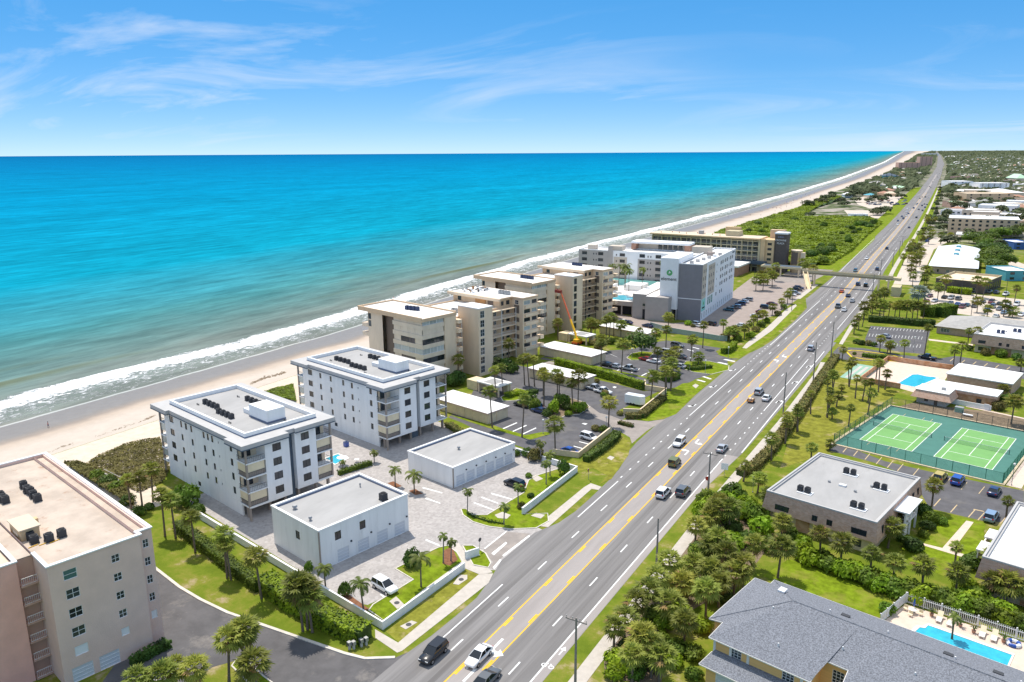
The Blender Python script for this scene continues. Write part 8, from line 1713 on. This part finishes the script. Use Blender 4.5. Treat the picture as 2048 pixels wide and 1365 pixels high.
for q in (((715, 330), (745, 320), (790, 345), (760, 355)), ((825, 370), (860, 360), (900, 385), (860, 392))): sheet('mulch_bed', px(zC, *q), .03, 'mulch')
t = thing('recycling_bin', 'blue bin standing on the garden wall side of the tall garage', 'bin', tuple(zC(78, 718)), LOT); slab(t, 'body', -.35, .35, -.4, .4, 0, 1.0, 'car_blue'); slab(t, 'lid', -.38, .38, -.43, .43, 1.0, 1.08, 'car_navy')
t = thing('recycling_bin', 'blue bin at the foot of the second white condominium', 'bin', tuple(zB(1320, 745)), LOT); slab(t, 'body', -.5, .5, -.5, .5, 0, 1.1, 'car_blue'); slab(t, 'lid', -.53, .53, -.53, .53, 1.1, 1.18, 'car_navy')
t = thing('wooden_walkway', 'weathered wooden beach walkway through the dune grass', 'walkway', (0, 0, 0)); a, b = zA(550, 200), zA(650, 250)
MB().prism([(a.x, a.y), (b.x, b.y), (b.x+1.2, b.y+.9), (a.x+1.2, a.y+.9)], .5, .6).build('deck', 'concrete', t); MB().tube([(a.x, a.y, 1.4), (b.x, b.y, 1.4)], .06, 5).tube([(a.x+1.2, a.y+.9, 1.4), (b.x+1.2, b.y+.9, 1.4)], .06, 5).build('handrail', 'concrete', t)
for k in range(6): p = a.lerp(b, k/5); MB().box(p.x-.06, p.y-.06, 0, p.x+.06, p.y+.06, 1.4).build('post', 'concrete', t)
# seaweed line on the sand
for i, seg in enumerate((((255, 940), (330, 905), (400, 885)), ((520, 850), (600, 825), (660, 800), (760, 770), (830, 735)), ((1350, 560), (1430, 530), (1540, 500)))):
    zf = ZM(0, 560, 2.695); mb = MB(); r_ = random.Random(i)
    for (a, b) in zip(seg, seg[1:]):
        for k in range(70):
            t_ = r_.random(); u, v = a[0]+(b[0]-a[0])*t_+r_.gauss(0, 3), a[1]+(b[1]-a[1])*t_+r_.gauss(0, 3.2); d0 = zf(u, v, -1.0); du = lerp(DUNE, d0.y); qd = min(1, max(0, (d0.x-xs(d0.y))*42/du**2)); z = SEAZ+.02+2.78*qd**1.25
            p = zf(u, v, z+.12); s = r_.uniform(.2, .6); an = r_.uniform(0, 6.28); mb.face([(p.x+s*math.cos(an+q_)*(.6 if q_ in (1.57, 4.71) else 1), p.y+s*math.sin(an+q_), z+.13+.06*r_.random()) for q_ in (0, 1.57, 3.14, 4.71)])
    o = mb.build('seaweed_line', 'soil'); tag(o, ('dark seaweed washed up near the pink-tan building', 'long dark seaweed line on the sand beside the nearest white condominium', 'dark seaweed line between the two white condominiums')[i], None, None, 'stuff')
# ================================================================== PEOPLE on the beach
def person_mesh(stride):
    me = bpy.data.meshes.new('person'); V = [(0, 0, .95), (0, 0, 1.2), (0, 0, 1.42), (0, 0, 1.55), (0, .02, 1.7), (.2, 0, 1.4), (.26, .08*stride, 1.12), (.25, .2*stride, .88), (-.2, 0, 1.4), (-.26, -.08*stride, 1.12), (-.25, .02-.2*stride, .88), (.1, 0, .9), (.11, .15*stride, .5), (.11, .12*stride, .07), (.11, .12*stride+.14, .04), (-.1, 0, .9), (-.11, -.12*stride, .5), (-.11, -.25*stride, .08), (-.11, -.25*stride+.14, .05)]
    E = [(0, 1), (1, 2), (2, 3), (3, 4), (2, 5), (5, 6), (6, 7), (2, 8), (8, 9), (9, 10), (0, 11), (11, 12), (12, 13), (13, 14), (0, 15), (15, 16), (16, 17), (17, 18)]
    me.from_pydata(V, E, []); o = bpy.data.objects.new('p', me); col.objects.link(o); md = o.modifiers.new('s', 'SKIN'); sk = me.skin_vertices[0].data
    for i, r_ in enumerate((.15, .14, .16, .065, .11, .07, .05, .04, .07, .05, .04, .1, .07, .05, .04, .1, .07, .05, .04)): sk[i].radius = (r_, r_)
    sk[0].use_root = True; sb = o.modifiers.new('d', 'SUBSURF'); sb.levels = 1
    dg = bpy.context.evaluated_depsgraph_get(); m2 = bpy.data.meshes.new_from_object(o.evaluated_get(dg)); bpy.data.objects.remove(o)
    m2.materials.clear(); [m2.materials.append(MATS[k]) for k in ('skin', 'cloth_a', 'cloth_b')]
    for p in m2.polygons: p.material_index = 1 if .92 < p.center.z < 1.45 and abs(p.center.x) < .2 else (2 if .55 < p.center.z <= .92 and abs(p.center.x) < .2 else 0)
    return m2
M('skin', (.42, .24, .16), .6); M('cloth_a', (.55, .12, .14), .8, rnd=.6); M('cloth_b', (.05, .07, .15), .8, rnd=.5); M('hair', (.03, .02, .015), .8)
PM = [person_mesh(1), person_mesh(.2)]; hm = MB().tube([(0, -.01, 1.66), (0, -.01, 1.74), (0, -.01, 1.80)], [.115, .12, .05], 10).mesh('hair', 'hair', True)
def sandz(p): du = lerp(DUNE, p.y); q = min(1, max(0, (p.x-xs(p.y))*42/du**2)); return SEAZ+.02+2.78*q**1.25 if p.x > xs(p.y) else SEAZ-.3
def person(u, v, label, i):
    p = G(u, v, SEAZ+.3); z = sandz(p); p = G(u, v, z); t = thing('person', label, 'person', (p.x, p.y, z), rk.uniform(0, 6.28), 'people on the beach'); b = put('body', PM[i % 2], t); put('hair', hm, t)
for i, (u, v, lb) in enumerate(((97, 856, 'person in a red top walking alone on the wet sand, far left'), (787, 600, 'person wading in the surf behind the tan condominiums'), (1347, 462, 'person standing at the waterline beyond the hotels'), (1456, 435, 'person on the sand seaward of the tan hotel roof'), (1466, 428, 'person walking on the sand right of the one by the tan hotel'), (1500, 432, 'person near the green dune edge'))): person(u, v, lb, i)
for i in range(26):
    u = 1520+rk.random()*110; v = 432-(u-1520)*.36+rk.uniform(-9, 3); person(u, v, 'tiny person among the distant crowd on the far beach', i)
for i in range(9):
    u = 1530+rk.random()*80; v = 428-(u-1520)*.36+rk.uniform(-4, 2); p = G(u, v, -1.5); z = sandz(p); p = G(u, v, z); parasol(p, 'tiny coloured parasol on the distant beach', rk.choice(['car_blue', 'car_red', 'car_white', 'car_sky' if 'car_sky' in MATS else 'car_teal']), False, 2.3, 1.4, 'parasols on the distant beach')
# ================================================================== FAR TOWN
def farb(zf, x0, x1, yb, yt, depth, wall, roof, label, kind='flat', wins=0, cat='building', group=None, name='town_building'):
    a, b = zf(x0, yb), zf(x1, yb); X = (b-a).length; rz = math.atan2(b.y-a.y, b.x-a.x); q = zf((x0+x1)/2, yt); pm = (a+b)/2
    vt = vpx((q.x, q.y, 0)); h = max(2.6, hfor(pm, vt)); fl = max(1, round(h/3.2)) if wins else 0; ops = {}
    if wins: nw = max(2, int(X/wins)); ops = {'n': [(X*(k+.5)/nw, h*(f+.25)/fl, min(X/nw*.55, 2.4), h/fl*.5, 'dk') for k in range(nw) for f in range(fl)]}
    if kind == 'flat': return flatb(name, label, (a.x, a.y), X, depth, rz, h, wall, roof, ops, None, cat, group)
    hw = h*.6; return gable(name, label, (a.x, a.y), X, depth, rz, hw, h, wall, roof, ops if wins else {}, .6, True, cat, group)
farb(zS, 1465, 1935, 572, 490, 40, 'cream_wall', 'sand_roof', 'long tan flat-roofed shop block beyond the cream hotel', wins=12)
farb(zS, 1745, 2060, 530, 450, 60, 'cream_white', 'white_roof', 'broad white hip-roofed building behind the tan shop block', 'hip')
farb(zS, 1595, 1890, 478, 385, 40, 'hotel_white', 'white_roof', 'white apartment block with blue trim far right', wins=8)
farb(zS, 1320, 1530, 442, 368, 50, 'hotel_white', 'white_roof', 'pale grey-blue flat building above the green field', wins=10)
farb(zS, 1970, 2080, 400, 295, 50, 'cream_white', 'metal_mint', 'mint green hip roof at the right edge far away', 'hip')
farb(zS, 1310, 1485, 632, 572, 24, 'stair_pink', 'metal_mint', 'small pink building with mint roof behind the cream hotel', wins=5)
farb(zS, 1790, 2060, 650, 590, 30, 'cream_white', 'white_roof', 'white flat roof beside the cream hotel', wins=9)
farb(zS, 690, 895, 462, 412, 26, 'cream_wall', 'metal_mint', 'mint green hip-roofed pavilion near the beach car park', 'hip')
farb(zS, 640, 790, 352, 285, 40, 'aqua', 'slate_blue', 'blue-roofed houses in the trees above the pavilion', 'hip', 9)
farb(zS, 785, 1000, 255, 180, 60, 'stair_pink', 'stair_pink', 'long mauve condominium block on the distant beach', wins=14)
farb(zS, 995, 1120, 240, 120, 70, 'stair_pink', 'cream_wall', 'tall mauve condominium tower on the distant beach', wins=12)
farb(zS, 245, 330, 535, 478, 14, 'hotel_white', 'white_roof', 'small white house in the green dunes', 'hip')
farb(zS, 470, 575, 535, 488, 16, 'cream_white', 'aqua', 'teal-roofed park pavilion by the beach car park', 'hip')
farb(zS, 310, 480, 740, 698, 10, 'hotel_white', 'white_roof', 'long low white park building in the scrub', wins=6)
farb(zS, 500, 670, 420, 365, 26, 'hotel_grey', 'roof_grey', 'grey-roofed houses among the beachside trees', 'hip', 9)
farb(zS, 810, 870, 320, 290, 30, 'hotel_white', 'white_roof', 'white house above the mint pavilion', 'hip'); farb(zS, 930, 1030, 350, 318, 40, 'cream_wall', 'terracotta', 'tan house with brown roof above the mint pavilion', 'hip')
farb(zS, 1010, 1100, 112, 88, 200, 'hotel_white', 'white_roof', 'bright white building near the far bend of the road'); farb(zS, 1320, 1470, 222, 198, 120, 'cream_white', 'metal_mint', 'pale mint roof right of the far road'); farb(zS, 1380, 1560, 362, 335, 40, 'terracotta', 'terracotta', 'row of brown-roofed houses right of the road', 'hip'); farb(zS, 1640, 1740, 282, 255, 60, 'cream_wall', 'sand_roof', 'orange-tan roof far right', 'hip'); farb(zS, 1580, 1810, 146, 128, 200, 'hotel_white', 'white_roof', 'long white roof in the far trees'); farb(zS, 1250, 1310, 132, 112, 200, 'hotel_white', 'white_roof', 'small white dome-like roof by the far road', 'hip'); farb(zS, 1840, 1910, 248, 222, 60, 'hotel_white', 'white_roof', 'white hip roof far right', 'hip')
farb(zM, 1180, 1500, 760, 635, 20, 'aqua', 'white_roof', 'aqua-walled bungalow with white roof at the right edge', wins=5); farb(zM, 1285, 1500, 370, 280, 20, 'blue_trim', 'metal_white', 'white-roofed bungalow with blue walls among the trees', wins=6)
sheet('far_field', px(zS, (1320, 490), (1330, 455), (1545, 458), (1570, 490)), .3, 'lawn')
HC = [('cream_white', 'white_roof', 'white'), ('cream_wall', 'terracotta', 'brown'), ('hotel_white', 'roof_grey', 'grey'), ('cream_wall', 'sand_roof', 'tan')]
rh = random.Random(21)
def town_spot(ymin, ymax, left_ok=True, m_=0):
    y = ymin*(ymax/ymin)**rh.random(); k = 1+y/4000
    if left_ok and rh.random() < .18 and y > 1300: return rh.uniform(xd(y)+14+m_*k, rc(y)-22-m_*k), y, True
    return rh.uniform(rc(y)+24+m_*k, .05*y+50+m_*k), y, False
for i in range(230):
    x, y, lf = town_spot(1000, 6500, True, 14); w_, r2, cn = rh.choice(HC); s = 1+y/4500; ry = rh.choice((0, R(90)))+R(rh.uniform(-6, 6)); w1, w2 = rh.uniform(10, 20)*s, rh.uniform(9, 14)*s
    off = Matrix.Rotation(ry, 2) @ Vector((w1/2, w2/2))
    gable('town_house', f'distant house with {cn} roof among the dark town trees', (x-off.x, y-off.y), w1, w2, ry, 3.4*s, 5.8*s, w_, r2, {}, .6, True, 'house', f'distant {cn} roofed houses')
def fartree(x, y, d, h, label, group):
    t = thing('town_tree', label, 'tree', (x, y, 0), rh.uniform(0, 6.28), group); put('crown', rh.choice(FARC), t, (0, 0, h*.22), 0, (d, d, h*.95)); put('trunk', stemm, t, scale=(4, 4, h*.8)); return t
for i in range(70):
    x, y, lf = town_spot(860, 2800, False, 18); w_ = rh.choice(['cream_white', 'hotel_white', 'cream_wall', 'hotel_beige', 'stair_pink']); rm = rh.choice(['white_roof', 'white_roof', 'sand_roof', 'eave_grey']); s = 1+y/5000; ry = R(rh.uniform(-8, 6)); w1, w2 = rh.uniform(16, 34)*s, rh.uniform(12, 30)*s
    off = Matrix.Rotation(ry, 2) @ Vector((w1/2, w2/2)); hh = rh.choice((4, 4.5, 5, 7.5))*s; nw = int(w1/5)
    flatb('town_building', f'distant {"pale" if rm == "white_roof" else ("tan" if rm == "sand_roof" else "grey")} flat-roofed building in the town', (x-off.x, y-off.y), w1, w2, ry, hh, w_, rm, {'n': [(w1*(k+.5)/nw, hh*.3, w1/nw*.5, hh*.35, 'dk') for k in range(nw)]} if y < 1500 else {}, None, 'building', 'distant flat roofs '+rm)
    sheet('town_car_park', [(x-off.x+a*w1*1.3-3, y-off.y-b*16*s-2) for a, b in ((0, 0), (1, 0), (1, 1), (0, 1))], .02+i*.004, rh.choice(['lot_sand', 'asphalt_worn', 'concrete']))
for i in range(150):
    x, y, lf = town_spot(640, 2800, False, 4)
    fartree(x, y, rh.uniform(8, 16)*(1+y/4000), rh.uniform(6, 11)*(1+y/6000), 'dark green tree in the town right of the road', 'town trees right of the road')
for i in range(95):
    y = 900*(2600/900)**rh.random(); x = rh.uniform(xd(y)+8, rc(y)-19)
    if 905 < y < 1060 and -190 < x < -100: continue
    fartree(x, y, rh.uniform(9, 17)*(1+y/4000), rh.uniform(5, 9)*(1+y/6000), 'dark green tree between the far road and the beach', 'beachside trees left of the road')
for i in range(46):
    y = 560*(2000/560)**rh.random(); x = rc(y)+rh.uniform(20, 27)
    if 735 < y < 860 and x > -38: continue
    fartree(x, y, rh.uniform(4, 8), rh.uniform(4, 7), 'small dark tree in the verge right of the far road', 'verge trees right of the road')
for i in range(34):
    y = 470+rh.random()*420; x = rc(y)+rh.uniform(19, 30)
    if 735 < y < 800: continue
    palm(SABAL, (x, y), rh.uniform(5, 9), f'sabal palm lining the far right verge, {ORD[i]} in the row', 'palm_tree', 'palms lining the far road', 1.5)
# the wooded plain beyond, one mass
mb = MB()
for i in range(17000):
    y = 1500*(30000/1500)**rh.random(); k = 1+y/2500
    if rh.random() < .2: x = rh.uniform(xd(y)+15, rc(y)-22*k**.3)
    else: x = rh.uniform(rc(y)+22*k**.3, .055*y+60)
    if xd(y)+5 > x: continue
    s = rh.uniform(3, 6)*k**.9; z = rh.uniform(1, 6)*k**.45; n_ = Vector((rh.gauss(0, .5), rh.gauss(-.5, .4), .8)).normalized(); a = n_.orthogonal().normalized(); b = n_.cross(a); p = Vector((x, y, z)); mb.face([p-a*s, p-b*s*.6, p+a*s, p+b*s*.6])
o = mb.build('far_woodland', 'leaf_far'); tag(o, 'far dark woodland of the town reaching to the horizon', None, None, 'stuff')
mb = MB()
for i in range(2600):
    y = 2600*(26000/2600)**rh.random(); k = y/3000; x = rh.uniform(rc(y)+30*k, .05*y+60); s = rh.uniform(6, 16)*k**.8; z = 7*k**.45; mb.box(x, y, 0, x+s*1.6, y+s, z)
o = mb.build('far_roofs', 'white_roof'); tag(o, 'pale roofs of the far town dotted along the horizon', None, None, 'stuff')
